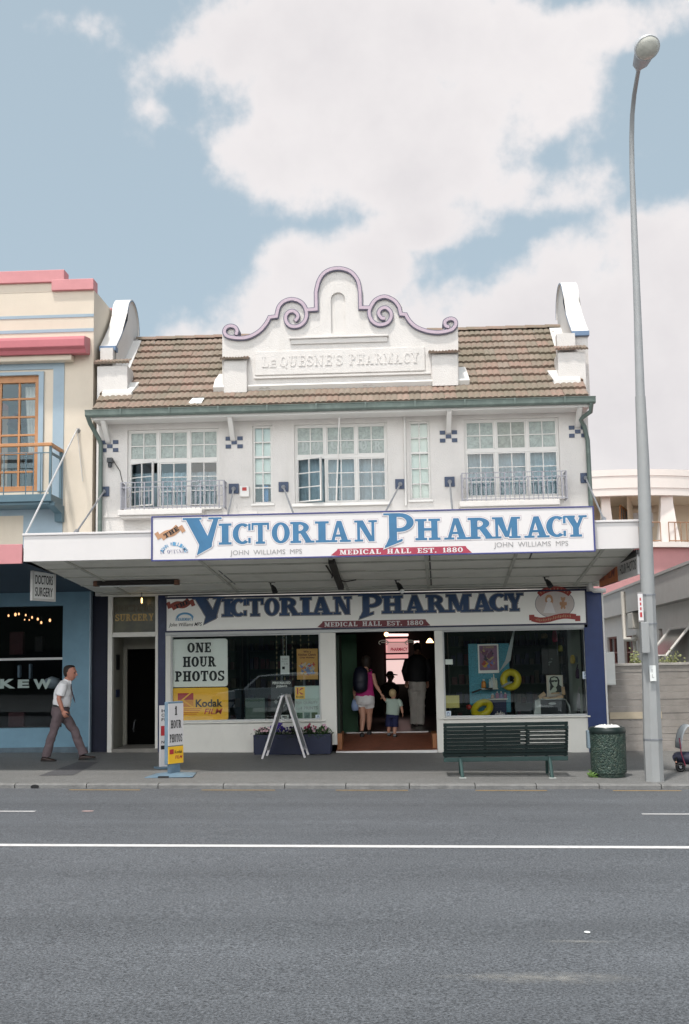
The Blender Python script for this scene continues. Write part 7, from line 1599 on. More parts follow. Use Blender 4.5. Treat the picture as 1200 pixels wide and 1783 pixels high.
IS = thing('hanging_sign', 'small inside sign with red pharmacy lettering before the pink rear window', 'sign', at(690, 1133, BY-.5))
mb = MB()
for px in (668, 714):
    c = at(px, 1119, BY-.5); mb.tube([c+V((.12*cos(t)*(1 if px < 690 else -1)-.0, 0, .06*sin(t))) for t in fr(-1, 4, 10)], .012, 6)
c0, c1 = at(664, 1118.5, BY-.5), at(719, 1118, BY-.5); mb.tube([c0, c1], .012, 6); part('bracket', mb, mat('pale_bracket', (.55, .55, .45), .5, emit=((.6, .6, .5), .1)), IS)
x0, x1, z0, z1 = rect(675, 1119.5, 711, 1135.5, BY-.5); mb = MB(); mb.box(x0, x1, BY-.5, BY-.48, z0, z1); part('board', mb, mat('pink_lit_board', (.6, .35, .35), .5, .03, emit=((.95, .5, .48), .45)), IS)
mb = MB(); a, b_, c, d = rect(678, 1121, 701, 1126, BY-.5); btext(mb, 'LeQUESNES', a, b_, c, d-c, BY-.505, .01, .2); part('lettering', mb, mat('brown_ink', (.22, .08, .03), .5), IS)
mb = MB(); a, b_, c, d = rect(680, 1127.5, 710, 1133.5, BY-.5); btext(mb, 'PHARMACY', a, b_, c, d-c, BY-.505, .03, .2); part('lettering', mb, mat('scarlet_ink', (.45, .01, .05), .5, emit=((.5, .01, .06), .25)), IS)
M_lamp = mat('warm_lamp_glow', (.9, .7, .4), .5, 0, emit=((1, .55, .25), 5)); M_tube = mat('pinkish_tube', (.9, .7, .6), .5, 0, emit=((1, .72, .66), 1.6))
for px, py, yy, kind, lab in ((673, 1104.5, 5, 0, 'round warm lamp glowing beside the rear window'), (748.5, 1115.5, 4.5, 1, 'warm cone lamp glowing beside the right door pillar')):
    c = at(px, py, yy); mb = MB()
    if kind: mb.lathe([(.015, .05), (.04, .03), (.085, -.04), (.07, -.045), (.001, -.02)], c, 14)
    else: mb.ball(c, .05, 12, 8)
    o = part('ceiling_lamp', mb, M_lamp, None, smooth=True, base=c); tag(o, lab, 'lamp'); mb = MB(); mb.tube([c+V((0, 0, .05)), V((c.x, c.y, ZC-.06))], .008, 5); part('cord', mb, M_black, o)
for l, r, py, yy, lab in ((676, 711, 1105.5, 8.2, 'pinkish tube light above the rear window'), (721, 730, 1118, 6.5, 'short white tube light beside the jacketed customer')):
    a, b_ = at(l, py, yy), at(r, py, yy); mb = MB(); mb.tube([a, b_], .028, 8); o = part('tube_light', mb, M_tube, None, smooth=True, base=a); tag(o, lab, 'lamp'); mb = MB(); mb.box(a.x, b_.x, yy-.04, yy+.04, a.z+.03, a.z+.07); part('housing', mb, M_dark, o)
# shelving runs with small goods, dim in the depth of the shop
def shelf_unit(lab, x0, x1, y, z0, seed, nsh=5):
    t_ = thing('shelf_unit', lab, 'shelves', ((x0+x1)/2, y, z0)); rnd = random.Random(seed); mb = MB(); H_ = 1.9; d_ = .35
    mb.box(x0, x0+.03, y, y+d_, z0, z0+H_); mb.box(x1-.03, x1, y, y+d_, z0, z0+H_); mb.box(x0+.03, x1-.03, y+d_-.02, y+d_, z0, z0+H_); part('frame', mb, M_dkgreen, t_)
    for s in range(nsh):
        z = z0+.1+s*H_/nsh; mb = MB(); mb.box(x0+.03, x1-.03, y, y+d_-.02, z-.02, z); sh_ = part('shelf', mb, M_dkgreen, t_)
        mbs = [MB() for _ in range(4)]; x = x0+.06
        while x < x1-.12:
            w = rnd.uniform(.05, .11); mbs[rnd.randrange(4)].box(x, x+w, y+.04, y+.2, z+.001, z+rnd.uniform(.10, .26)); x += w+rnd.uniform(.01, .05)
        for q, c in zip(mbs, ((.05, .01, .012), (.012, .04, .02), (.06, .05, .03), (.012, .016, .04))):
            if q.f: o = part('boxed_goods', q, mat('goods_%d' % int(c[0]*100), c, .6, .3, 12), sh_); o['kind'] = 'stuff'
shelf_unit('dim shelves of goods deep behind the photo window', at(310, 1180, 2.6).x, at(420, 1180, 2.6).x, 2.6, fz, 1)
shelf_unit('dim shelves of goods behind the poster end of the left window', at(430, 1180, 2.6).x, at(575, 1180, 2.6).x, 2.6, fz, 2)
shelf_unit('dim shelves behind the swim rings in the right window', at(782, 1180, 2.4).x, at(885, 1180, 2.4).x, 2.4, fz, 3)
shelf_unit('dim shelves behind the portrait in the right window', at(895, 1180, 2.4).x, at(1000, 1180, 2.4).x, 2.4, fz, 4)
# yellow cardboard stand, door poster
YS = 2.0; x0, x1, z0, z1 = rect(597, 1202, 622, 1266, YS); ST = thing('display_stand', 'yellow cardboard film stand with red flash inside the doorway', 'stand', ((x0+x1)/2, YS, fz))
mb = MB(); zm = z0+(z1-z0)*.40; mb.box(x0, x1, YS, YS+.4, fz, zm-.10); mb.prism([(x0+.01, zm-.0), (x1-.03, zm), (x1-.02, z1-.04), (x0+.14, z1), (x0-.02, z1-.02)], YS+.1, YS+.16); part('card', mb, mat('yellow_card', (.52, .30, .015), .5, .08, 6), ST)
mb = MB(); mb.box(x0+.01, x1-.01, YS+.02, YS+.3, zm-.10+.001, zm-.001); part('tray', mb, M_black, ST); mb = MB(); cxm = (x0+x1)/2; mb.prism([(cxm-.06, zm+.08), (cxm+.05, zm+.06), (cxm+.06, zm+.20), (cxm+.01, zm+.26), (cxm-.04, zm+.16)], YS+.093, YS+.099); part('red_flash', mb, M_red, ST)
mb = MB(); btext(mb, 'Kodak', x0+.05, x1-.10, zm-.32, .07, YS-.004, .02); part('lettering', mb, M_ink, ST)
PY_ = .45; x0, x1, z0, z1 = rect(585.8, 1108, 591, 1188, PY_); DP = thing('poster', 'pale tall poster with magenta spot just inside the doorway', 'poster', (x0, PY_, z0)); mb = MB(); mb.box(x0, x1, PY_, PY_+.01, z0, z1); part('sheet', mb, mat('pale_blue_paper', (.40, .48, .48), .6), DP)
mb = MB(); h_ = z1-z0; mb.prism([(x0+.03+.028*cos(t), z0+h_*.26+.06*sin(t)) for t in fr(0, 2*pi, 12)[:-1]], PY_-.004, PY_-.001); part('magenta_spot', mb, mat('magenta_ink', (.5, .02, .25), .5), DP); mb = MB(); mb.box(x0+.003, x1-.02, PY_-.004, PY_-.001, z0+h_*.08, z0+h_*.16); part('lime_spot', mb, mat('lime_ink', (.4, .45, .03), .5), DP)

# ---------------------------------------------------------------- left window: signs and posters against the glass
GYw = .075
def board(nm, lab, cat, l, t, r, b_, Y_, m, thick=.012, corner=0):
    x0, x1, z0, z1 = rect(l, t, r, b_, Y_); t_ = thing(nm, lab, cat, ((x0+x1)/2, Y_, z0)); mb = MB()
    if corner: pts = []; 
    if corner:
        for cx_, cz_, a0 in ((x1-corner, z1-corner, 0), (x0+corner, z1-corner, 90), (x0+corner, z0+corner, 180), (x1-corner, z0+corner, 270)): pts += [(cx_+corner*cos(R(a0+a)), cz_+corner*sin(R(a0+a))) for a in (0, 30, 60, 90)]
        mb.prism(pts, Y_, Y_+thick)
    else: mb.box(x0, x1, Y_, Y_+thick, z0, z1)
    part('board' if cat == 'sign' else 'sheet', mb, m, t_); return t_, x0, x1, z0, z1, Y_
def wr_(t_, q, items, m, name='lettering'):
    """items: (text, x from, x to, z from, height) as fractions of the board; 's:' slab letters"""
    x0, x1, z0, z1, Y_ = q; W_, H_ = x1-x0, z1-z0; mb = MB()
    for tx, a, b_, c, h_, *o_ in items:
        if tx.startswith('s:'): slab(mb, tx[2:], x0+a*W_, x0+b_*W_, z0+c*H_, h_*H_, Y_-.003, 0, .003)
        else: btext(mb, tx, x0+a*W_, x0+b_*W_, z0+c*H_, h_*H_, Y_-.003, *(o_ or (0,)))
    return part(name, mb, m, t_)
M_panelw = mat('white_plastic_panel', (.88, .86, .82), .4, .03, 4)
t_, *q = board('photo_sign', 'white rounded sign lettered one hour photos in the left window', 'sign', 299.5, 1112.5, 396.5, 1196, GYw, M_panelw, .015, .05)
wr_(t_, q, [('s:ONE', .28, .70, .72, .20), ('s:HOUR', .20, .79, .42, .21), ('s:PHOTOS', .06, .94, .12, .21)], M_ink)
t_, *q = board('film_sign', 'yellow rounded film sign below the white photo sign', 'sign', 300, 1197.5, 397.5, 1254, GYw, M_yellow, .015, .04)
wr_(t_, q, [('Kodak', .42, .90, .40, .24, .03)], M_ink); wr_(t_, q, [('FILM', .57, .90, .18, .17, .012, .25)], M_red)
x0, x1, z0, z1, Y_ = q; W_, H_ = x1-x0, z1-z0
def kmark(t_, x0, x1, z0, z1, Y_, bg, fg):
    mb = MB(); mb.box(x0, x1, Y_-.004, Y_-.001, z0, z1); o = part('emblem', mb, bg, t_); w, h = x1-x0, z1-z0; mb = MB()
    mb.box(x0, x0+w*.22, Y_-.0065, Y_-.0045, z0, z1); mb.prism([(x0+w*.26, z0+h*.52), (x0+w*.62, z1), (x1, z1), (x1, z0+h*.90)], Y_-.0065, Y_-.0045); mb.prism([(x0+w*.26, z0+h*.48), (x1, z0+h*.10), (x1, z0), (x0+w*.62, z0)], Y_-.0065, Y_-.0045)
    part('emblem_mark', mb, fg, o)
mb = MB(); a, b_, c, d = x0+.10*W_, x0+.38*W_, z0+.42*H_, z0+.84*H_
mb.box(a, b_, Y_-.004, Y_-.001, (c+d)/2, d); o = part('emblem', mb, M_red, t_)
mb = MB()
for i in range(6): mb.box(a, b_, Y_-.004, Y_-.001, c+i*.16*(d-c)/2+.002, c+i*.16*(d-c)/2+.013)
for i in range(4): mb.box(x0+.10*W_, x0+(.44+.03*i)*W_, Y_-.004, Y_-.001, z0+(.18+.055*i)*H_, z0+(.18+.055*i)*H_+.010)
part('stripes', mb, mat('orange_ink', (.62, .16, .02), .5), o)
mb = MB(); mb.prism([(a+.22*(b_-a), (c+d)/2-.0), (a+.75*(b_-a), d+.001), (a+.88*(b_-a), d+.001), (a+.36*(b_-a), (c+d)/2), (b_, c), (a+.85*(b_-a), c)], Y_-.0065, Y_-.0045); part('emblem_mark', mb, M_yellow, o)
t_, *q = board('notice', 'small white opening notice hung between photo sign and orange poster', 'notice', 488.5, 1142, 504, 1174, GYw+.05, M_paper, .006)
wr_(t_, q, [('9.00', .15, .8, .78, .09), ('Mon  Fri', .15, .75, .66, .06), ('5.30', .4, .85, .52, .09)], M_grey); x0, x1, z0, z1, Y_ = q; mb = MB(); mb.box(x0+.03, x0+.08, Y_-.003, Y_-.001, z0+.09, z0+.14); part('symbol', mb, M_ink, t_)
mb = MB(); mb.tube([((x0+x1)/2-.03, Y_+.003, z1), ((x0+x1)/2-.03, Y_+.003, railB)], .003, 4); mb.tube([((x0+x1)/2+.03, Y_+.003, z1), ((x0+x1)/2+.03, Y_+.003, railB)], .003, 4); part('string', mb, M_paper, t_)
t_, *q = board('poster', 'orange holiday prize poster hanging beside the door pillar', 'poster', 517, 1129.5, 553.5, 1183, GYw+.02, mat('orange_poster', (.55, .30, .07), .5, .08, 6), .005)
wr_(t_, q, [('Win a', .32, .68, .87, .07, .02), ('Kitchen Classic', .08, .92, .77, .075, .02), ('Chat Holiday', .14, .86, .67, .07, .02)], mat('maroon_ink', (.07, .008, .02), .5))
x0, x1, z0, z1, Y_ = q; W_, H_ = x1-x0, z1-z0; rnd = random.Random(6)
def splash(t_, x0, x1, z0, z1, Y_, cols, n, rmin, rmax, seed, nm='picture'):
    rnd = random.Random(seed); k = 0
    for ci, c in enumerate(cols):
        mb = MB()
        for _ in range(n):
            r_ = rnd.uniform(rmin, rmax); cx_, cz_ = rnd.uniform(x0+r_, x1-r_), rnd.uniform(z0+r_, z1-r_); k += 1; ph = rnd.random()*6; y = Y_-.0015-k*.00012
            mb.quad(*[(cx_+r_*(.65+.35*sin(3*t+ph))*cos(t), y, cz_+r_*(.65+.35*cos(2*t+ph))*sin(t)) for t in fr(0, 2*pi, 12)[:-1]])
        part(nm, mb, mat('print_%d_%d_%d' % tuple(int(99*v) for v in c), c, .5, .1, 20), t_)
splash(t_, x0+.02, x1-.02, z0+.03, z0+.60*H_, Y_, [(.25, .36, .48), (.45, .08, .05), (.5, .42, .30), (.15, .2, .35)], 7, .025, .06, 6)
t_, *q = board('poster', 'black and white jigsaw poster behind the A-frame board', 'poster', 472, 1184, 508.5, 1237, GYw+.01, mat('charcoal_poster', (.035, .035, .038), .4, .2, 8), .005)
wr_(t_, q, [('PERSONALISED', .08, .94, .86, .09, .03), ('JIGSAWS', .25, .78, .74, .09, .03)], M_panelw); x0, x1, z0, z1, Y_ = q; splash(t_, x0+.03, x1-.03, z0+.05, z0+.62*(z1-z0), Y_, [(.5, .5, .5), (.3, .3, .3), (.02, .02, .02)], 5, .02, .05, 9)
t_, *q = board('poster', 'pale prints poster with yellow corner mark beside the door pillar', 'poster', 513.5, 1194, 558, 1257, GYw+.01, mat('pale_green_poster', (.48, .56, .52), .5, .03, 6), .005)
x0, x1, z0, z1, Y_ = q; W_, H_ = x1-x0, z1-z0; mb = MB(); mb.box(x0+.01, x0+.40*W_, Y_-.0035, Y_-.001, z0+.64*H_, z1-.02); lg = part('yellow_square', mb, M_yellow, t_); kmark(t_, x0+.09*W_, x0+.34*W_, z0+.76*H_, z0+.94*H_, Y_-.003, M_yellow, M_red); wr_(t_, (x0, x1, z0, z1, Y_-.003), [('Kodak', .07, .36, .67, .06, .02)], M_ink)
wr_(t_, q, [('FOR QUALITY', .04, .90, .48, .09), ('6x4 PRINTS', .04, .90, .34, .09)], M_grey)
for i in range(3): mb = MB(); mb.box(x0+(.07+.29*i)*W_, x0+(.30+.29*i)*W_, Y_-.0035, Y_-.001, z0+.04*H_, z0+.26*H_); part('photo_print', mb, mat('print_green_%d' % i, ((.08, .16, .10), (.16, .24, .22), (.10, .14, .07))[i], .5, .7, 14), t_)
t_, *q = board('card_box', 'small white box with a question mark at the window foot', 'box', 489, 1245, 503, 1258.3, .2, M_paper, .12); wr_(t_, q, [('?', .4, .62, .12, .5, .03)], M_ink)
x0, x1, z0, z1, Y_ = q; mb = MB(); mb.box(x0+.03, x1-.03, Y_-.004, Y_-.001, z1-.04, z1-.02); part('slot', mb, M_ink, t_)
for l, t, r, b_, lab in ((549.5, 1244.5, 558.5, 1255.5, 'small pale sticker on the prints poster corner'), (776, 1238, 785.5, 1249.5, 'small pale sticker low in the left corner of the right window'), (1014.5, 1169, 1025.5, 1182, 'small pale sticker at the right edge of the right window')):
    t_, *q = board('sticker', lab, 'sticker', l, t, r, b_, .042 if l < 1000 else .012, mat('pale_blue_sticker', (.55, .62, .68), .4), .002)
    x0, x1, z0, z1, Y_ = q; W_, H_ = x1-x0, z1-z0; mb = MB(); mb.strip([(x0+.30*W_, z0+.45*H_), (x0+.40*W_, z0+.82*H_), (x0+.60*W_, z0+.82*H_), (x0+.70*W_, z0+.45*H_)], .010, Y_-.003, Y_-.001); mb.box(x0+.25*W_, x0+.75*W_, Y_-.003, Y_-.001, z0+.18*H_, z0+.32*H_); part('symbol', mb, mat('sticker_blue', (.08, .13, .25), .5), t_)
for i, px in enumerate((482, 495.5, 509.5, 524, 538)):
    mb = MB(); rnd = random.Random(i); z = railB-.05
    while z > at(px, 1190, .6).z:
        X_ = at(px, 1150, .6).x; mb.prism([(X_-.014, z), (X_+.014, z+.006), (X_+.010, z+.045), (X_-.012, z+.04)], .6, .605); z -= rnd.uniform(.075, .12)
    mb.tube([(at(px, 1150, .6).x, .606, railB), (at(px, 1150, .6).x, .606, z+.1)], .002, 4)
    o = part('paper_streamer', mb, mat('dull_gold_paper', (.22, .19, .10), .6, .2, 9), None, base=(at(px, 1150, .6).x, .6, railB)); tag(o, 'thin string of dull gold paper flags hanging beyond the white notice', 'streamer', 'paper streamers in the left window')
c = at(420, 1240, .5); mb = MB(); mb.box(at(418, 1, .5).x, at(450, 1, .5).x, .5, .8, at(420, 1258, .5).z, at(420, 1216, .5).z); o = part('carton', mb, mat('dim_green_card', (.08, .12, .10), .6, .2, 4), None, base=c, bevel=.01); tag(o, 'dim grey-green carton standing behind the photo window glass', 'box')

# ---------------------------------------------------------------- right window display
WY2 = .95
t_, *q = board('glitter_board', 'turquoise sparkling backboard behind the swim rings', 'board', 817, 1120.5, 888, 1240, WY2, None or mat('turquoise_foil', (.05, .27, .36), .3, .45, 38, .6, 40), .02)
t_, *q = board('poster', 'white bordered suntan poster pinned on the turquoise board', 'poster', 832.5, 1121.5, 868.5, 1172, WY2-.03, M_panelw, .006)
x0, x1, z0, z1, Y_ = q; W_, H_ = x1-x0, z1-z0; mb = MB(); mb.box(x0+.07*W_, x1-.07*W_, Y_-.002, Y_-.0005, z0+.10*H_, z1-.05*H_); part('print', mb, mat('mauve_print', (.25, .12, .20), .5, .3, 6), t_)
splash(t_, x0+.09*W_, x1-.09*W_, z0+.40*H_, z0+.84*H_, Y_-.002, [(.04, .03, .06), (.42, .30, .14), (.16, .05, .10)], 4, .04, .085, 21); splash(t_, x0+.12*W_, x1-.12*W_, z0+.13*H_, z0+.45*H_, Y_-.005, [(.6, .36, .02), (.35, .05, .04), (.14, .16, .40)], 4, .03, .06, 22)
mb = MB(); btext(mb, 'SUMMER', x0+.24*W_, x0+.80*W_, z0+.85*H_, .08*H_, Y_-.003, .02); part('lettering', mb, mat('tan_ink', (.40, .28, .16), .5), t_)
M_ring = mat('yellow_vinyl', (.58, .47, .015), .3, .06, 8)
def torus(mb, c, R_, r_, axis, seg=32, ts=12, sq=1.0):
    a = V(axis).normalized(); u = a.orthogonal().normalized() if abs(a.z) > .9 else V((0, 0, 1)).cross(a).normalized(); w = a.cross(u); rings = []
    for j in range(seg+1):
        t = 2*pi*j/seg; d = u*cos(t)+w*sin(t)*sq; rings.append([c+d*(R_+r_*cos(2*pi*i/ts))+a*r_*sin(2*pi*i/ts)*(1+.03*sin(9*t)) for i in range(ts)])
    mb.loft(rings, caps=False)
k = at(601, 1200, .6).x-at(600, 1200, .6).x
def ring(lab, px, py, yy, R_, r_, ax):
    c = at(px, py, yy); t_ = thing('swim_ring', lab, 'swim ring', c); mb = MB(); torus(mb, c, R_*k, r_*k, ax); part('tube', mb, M_ring, t_, smooth=True); a = V(ax).normalized(); d = V((0, 0, 1)).cross(a).normalized()
    mb = MB(); p = c+d*(R_-r_*.9)*k*(1)-a*0; mb.tube([p-d*.0, p-d*.03], [.010, .013], 6); part('valve', mb, M_ring, t_)
ring('upright yellow swim ring leaning against the turquoise board', 889.5, 1183.5, .70, 13.0, 6.3, (-.42, -1, .12)); ring('tilted yellow swim ring lying at the window foot', 839.5, 1234, .45, 14.2, 6.2, (-.40, -.62, .68))
# small shelves with sun creams
M_shw = mat('white_shelf', (.55, .55, .5), .5)
for l, r, py, lab in ((838, 868, 1198.5, 'upper small shelf with sun cream on the turquoise board'), (850, 884, 1216.5, 'lower small shelf on the turquoise board')):
    x0, x1, z0, z1 = rect(l, py, r, py+2, WY2-.25); t_ = thing('shelf', lab, 'shelf', ((x0+x1)/2, WY2-.1, z0)); mb = MB(); mb.box(x0, x1, WY2-.25, WY2-.001, z0, z1); part('board', mb, M_shw, t_)
def bottle(px, pb, h, w, col, lab, grp, yy=.78, shape=0):
    c = at(px, pb, yy); c.z += .002; H_ = h*k; r_ = w*k/2; t_ = thing('bottle', lab, 'bottle', c, grp); mb = MB()
    mb.lathe([(r_*.9, c.z), (r_, c.z+.01), (r_, c.z+H_*.62), (r_*.8, c.z+H_*.74), (r_*.4, c.z+H_*.8), (.001, c.z+H_*.8)], (c.x, c.y, 0), 12); part('body', mb, mat('bottle_%d_%d_%d' % tuple(int(v*99) for v in col), col, .35, .05), t_, smooth='auto')
    mb = MB(); mb.lathe([(r_*.45, c.z+H_*.8), (r_*.45, c.z+H_), (.001, c.z+H_)], (c.x, c.y, 0), 10); part('cap', mb, M_shw, t_)
bottle(842.5, 1198, 15, 8, (.60, .22, .03), 'orange sun cream bottle on the upper small shelf', 'sun cream bottles')
for px, h, col in ((853.5, 15, (.6, .62, .6)), (857, 18, (.55, .6, .62)), (860.5, 24, (.6, .6, .55)), (864.5, 17, (.58, .6, .5))): bottle(px, 1198, h, 4.2, col, 'pale bottle in the cluster on the upper small shelf', 'sun cream bottles')
for px, h, col in ((858, 8, (.35, .25, .2)), (866, 12, (.35, .15, .25)), (873, 12, (.20, .20, .35)), (880, 10, (.30, .12, .22))): bottle(px, 1216, h, 6, col, 'small mauve bottle on the lower small shelf', 'bottles on the lower shelf')
for i, px in enumerate((863.5, 866.5, 869.5, 872.5, 875.5, 878)): bottle(px, 1250.3, (8, 11, 9, 12, 10, 9)[i], 3.6, ((.65, .62, .62), (.6, .5, .52))[i % 2], 'small white tube standing at the window foot below the shelves', 'white tubes at the window foot', .42)
mb = MB(); x0, x1, z0, z1 = rect(852, 1219, 882, 1249, .8); mb.box(x0, x1, .8, 1.1, z0, z1); o = part('plinth_box', mb, mat('navy_card', (.012, .016, .06), .6, .2), None, base=((x0+x1)/2, .8, z0)); tag(o, 'navy display box under the lower small shelf', 'box')
c = at(817, 1231, .6); mb = MB(); mb.ball(c, (.055, .05, .05), 10, 7); o = part('beach_ball', mb, mat('red_vinyl', (.36, .03, .02), .35), None, smooth=True, base=c); tag(o, 'small red ball beside the tilted swim ring', 'ball')
mb = MB(); mb.add([at(894, 1096, .6), at(897, 1096, .6), at(889, 1150, .62), at(868, 1172, .64), at(880, 1150, .62)], [(0, 1, 2, 3, 4)]); o = part('streamer', mb, mat('white_gauze', (.40, .44, .44), .8), None, base=at(890, 1110, .6)); sdm = o.modifiers.new('t', 'SOLIDIFY'); sdm.thickness = .004; tag(o, 'white gauze ribbon hanging over the turquoise board', 'ribbon')
c0 = at(822, 1206, .7); c1 = at(842, 1199, .72); mb = MB(); mb.tube([c0, c1, at(858, 1199, .7)], .018, 8); o = part('snorkel', mb, M_black, None, smooth=True, base=c0); tag(o, 'black snorkel tube resting against the upper small shelf', 'snorkel')
mb = MB(); mb.tube([at(874, 1196, .55), at(884, 1190, .5), at(892, 1187.5, .5)], [.02, .022, .014], 8); o = part('hammer_toy', mb, mat('grey_plastic', (.30, .32, .33), .4), None, smooth=True, base=at(884, 1190, .5)); o.name = 'paddle_handle'; tag(o, 'grey paddle handle poking through the upright swim ring', 'handle')
# the portrait on its draped table
t_, *q = board('portrait_poster', 'cream framed black and white portrait of a person in dark glasses', 'poster', 952, 1175.5, 980.5, 1213, .75, mat('cream_card', (.52, .45, .37), .5, .05), .02)
x0, x1, z0, z1, Y_ = q; W_, H_ = x1-x0, z1-z0; f2 = lambda a, b_: (x0+a*W_, z0+b_*H_)
mb = MB(); mb.box(x0+.12*W_, x1-.08*W_, Y_-.003, Y_-.001, z0+.18*H_, z1-.05*H_); part('photo_ground', mb, mat('photo_pale', (.50, .52, .46), .5), t_)
mb = MB(); mb.prism([f2(*p) for p in ((.18,.30),(.22,.55),(.16,.72),(.24,.90),(.45,.95),(.70,.91),(.80,.75),(.78,.55),(.92,.45),(.88,.20),(.60,.19))], Y_-.005, Y_-.0032); part('photo_hair', mb, M_ink, t_)
mb = MB(); mb.prism([f2(*p) for p in ((.30,.86),(.50,.90),(.66,.84),(.68,.66),(.64,.50),(.54,.42),(.46,.44),(.34,.58),(.29,.72))], Y_-.007, Y_-.0052); mb.prism([f2(*p) for p in ((.40,.44),(.56,.42),(.62,.30),(.50,.20),(.20,.19),(.22,.27))], Y_-.0072, Y_-.0052); part('photo_face', mb, mat('photo_pale_face', (.48, .52, .42), .5), t_)
mb = MB(); mb.prism([f2(*p) for p in ((.26,.76),(.66,.77),(.65,.69),(.52,.68),(.47,.72),(.42,.67),(.30,.68))], Y_-.009, Y_-.0073); part('photo_glasses', mb, M_ink, t_)
TB = thing('draped_table', 'low dark box draped with white cloth under the portrait', 'table', (at(963, 1246, .7).x, .7, WBr))
x0, x1, z0, z1 = rect(938, 1219.5, 986, 1248, .55); mb = MB(); mb.box(x0, x1, .55, .95, z0, z1); part('box', mb, mat('black_case', (.012, .014, .02), .3), TB, bevel=.01)
mb = MB(); c = at(962, 1225, .545); mb.prism([(c.x+.07*cos(t), c.z+.022*sin(t)) for t in fr(0, 2*pi, 16)[:-1]], .542, .549); part('badge', mb, mat('silver_badge', (.45, .47, .47), .3), TB)
mb = MB(); pA2 = [(930, 1248), (933, 1232), (936, 1221), (941, 1217.5), (960, 1217), (982, 1216.5), (986, 1218.5), (993, 1230), (995, 1247)]; A = [at(x, y, .53+.02*sin(i*2.3)) for i, (x, y) in enumerate(pA2)]; B = [p+V((0, .45, .01)) for p in A]
B[0] = B[0]+V((.03, 0, 0)); mb.loft([A, B], closed=False); o = part('cloth', mb, mat('white_drape', (.55, .58, .56), .8, .05, 6), TB, smooth=True); sdm = o.modifiers.new('t', 'SOLIDIFY'); sdm.thickness = .012
mb = MB()
for l, r in (((930, 1248), (941, 1219)), ((984, 1219), (995, 1247))):
    p, q2 = at(*l, .535), at(*r, .535); mb.quad((p.x, .535, p.z), (q2.x, .53, p.z if l[1] > r[1] else q2.z), (q2.x, .535, q2.z), (p.x+(.03 if l[1] > r[1] else 0), .52, q2.z if l[1] > r[1] else p.z))
part('cloth_fall', mb, MATS['white_drape'], TB)
rnd = random.Random(11)
for i, (px, py, w, h, rot) in enumerate(((944, 1211, 13, 7, 35), (951, 1215, 12, 4, -8), (962, 1215.5, 14, 3, 4), (975, 1213.5, 12, 5, 6), (981, 1203, 6, 14, 4), (967, 1207, 14, 2.5, 3))):
    c = at(px, py, .62-.01*i); mb = MB(); mb.box(-w*k/2, w*k/2, -.02, .02, -h*k/2, h*k/2); mb.xform(Matrix.Translation(c) @ Matrix.Rotation(R(-rot), 4, 'Y'))
    o = part('wooden_block', mb, mat('driftwood_tan', (.42, .27, .15), .6, .25, 14), None, base=c, bevel=.008); tag(o, 'tan wooden piece propped around the portrait', 'wood piece', 'wooden pieces around the portrait')
# things hung on the lining
def hung(nm, lab, cat, px, py, w, h, m, yy=.55, strap=True):
    c = at(px, py, yy); t_ = thing(nm, lab, cat, c); mb = MB(); a, b_ = w*k/2, h*k/2
    ell_tube(mb, [(c+V((0, 0, z*b_)), a*q, a*q*.5) for z, q in ((-1, .55), (-.85, .95), (-.3, 1.0), (.4, .9), (.85, .7), (1, .35))], (1, 0, 0), 14); part('bag', mb, m, t_, smooth=True)
    if strap: mb = MB(); mb.tube([c+V((-a*.6, 0, b_*.9)), c+V((-a*.1, 0, b_*1.9)), c+V((a*.1, 0, b_*1.9)), c+V((a*.6, 0, b_*.9))], .010, 6); part('strap', mb, m, t_)
hung('hanging_bag', 'pale grey fabric bag hanging low on the window lining', 'bag', 1010.5, 1221, 13, 26, mat('pale_grey_canvas', (.38, .35, .38), .8, .1, 14, .4, 30)); hung('hanging_bag', 'dark purple small bag above the grey bag', 'bag', 1008, 1173, 12, 17, mat('purple_cloth', (.06, .03, .07), .7, .3, 14))
hung('sponge', 'yellow oval bath sponge on the window lining', 'sponge', 997, 1148, 9, 15, mat('sponge_yellow', (.40, .28, .06), .8, .2, 30), .6, False); hung('hanging_pouch', 'blue pouch hanging next to the yellow sponge', 'pouch', 1008.5, 1147, 9, 15, mat('blue_pouch', (.05, .10, .26), .6, .1), .6)
hung('hanging_cloth', 'dark red strip hanging over the blue pouch', 'cloth', 1008, 1122, 6, 24, mat('dark_red_cloth', (.10, .02, .025), .8, .2), .6, False); hung('hanging_pouch', 'black fringed pouch hanging below the pale grey bag', 'pouch', 1009, 1239, 9, 14, mat('black_cloth', (.015, .012, .012), .8), .58, False)
hung('scarf', 'crimson cloth hanging high behind the right window', 'cloth', 966, 1108, 10, 20, mat('crimson_cloth', (.25, .01, .05), .8, .2), 1.0, False)
for px, py, w, h, c, lab in ((948, 1107, 12, 9, (.14, .09, .03), 'orange and green trinket hanging high in the window'), (976, 1129, 9, 11, (.16, .16, .02), 'lime coloured mask hanging above the portrait')): hung('trinket', lab, 'trinket', px, py, w, h, mat('trinket_%d' % px, c, .6, .6, 20), 1.0, False)
t_, *q = board('black_t_shirt', 'black printed t-shirt hung behind the portrait', 'shirt', 944, 1130, 974, 1174, 1.1, M_black, .02); x0, x1, z0, z1, Y_ = q; splash(t_, x0+.1, x1-.1, z0+.1, z1-.08, Y_, [(.12, .14, .13)], 4, .02, .05, 31, 'print')
t_, *q = board('notice', 'pale yellow notice taped low at the left of the right window', 'notice', 775.5, 1211, 800, 1232.5, .06, mat('pale_yellow_paper', (.50, .44, .16), .6, .06, 6), .004); wr_(t_, q, [('WANTED', .2, .8, .66, .14), ('SHOP ASSISTANT', .1, .9, .40, .12)], mat('yellow_paper_ink', (.28, .24, .1), .6)) if 0 else None
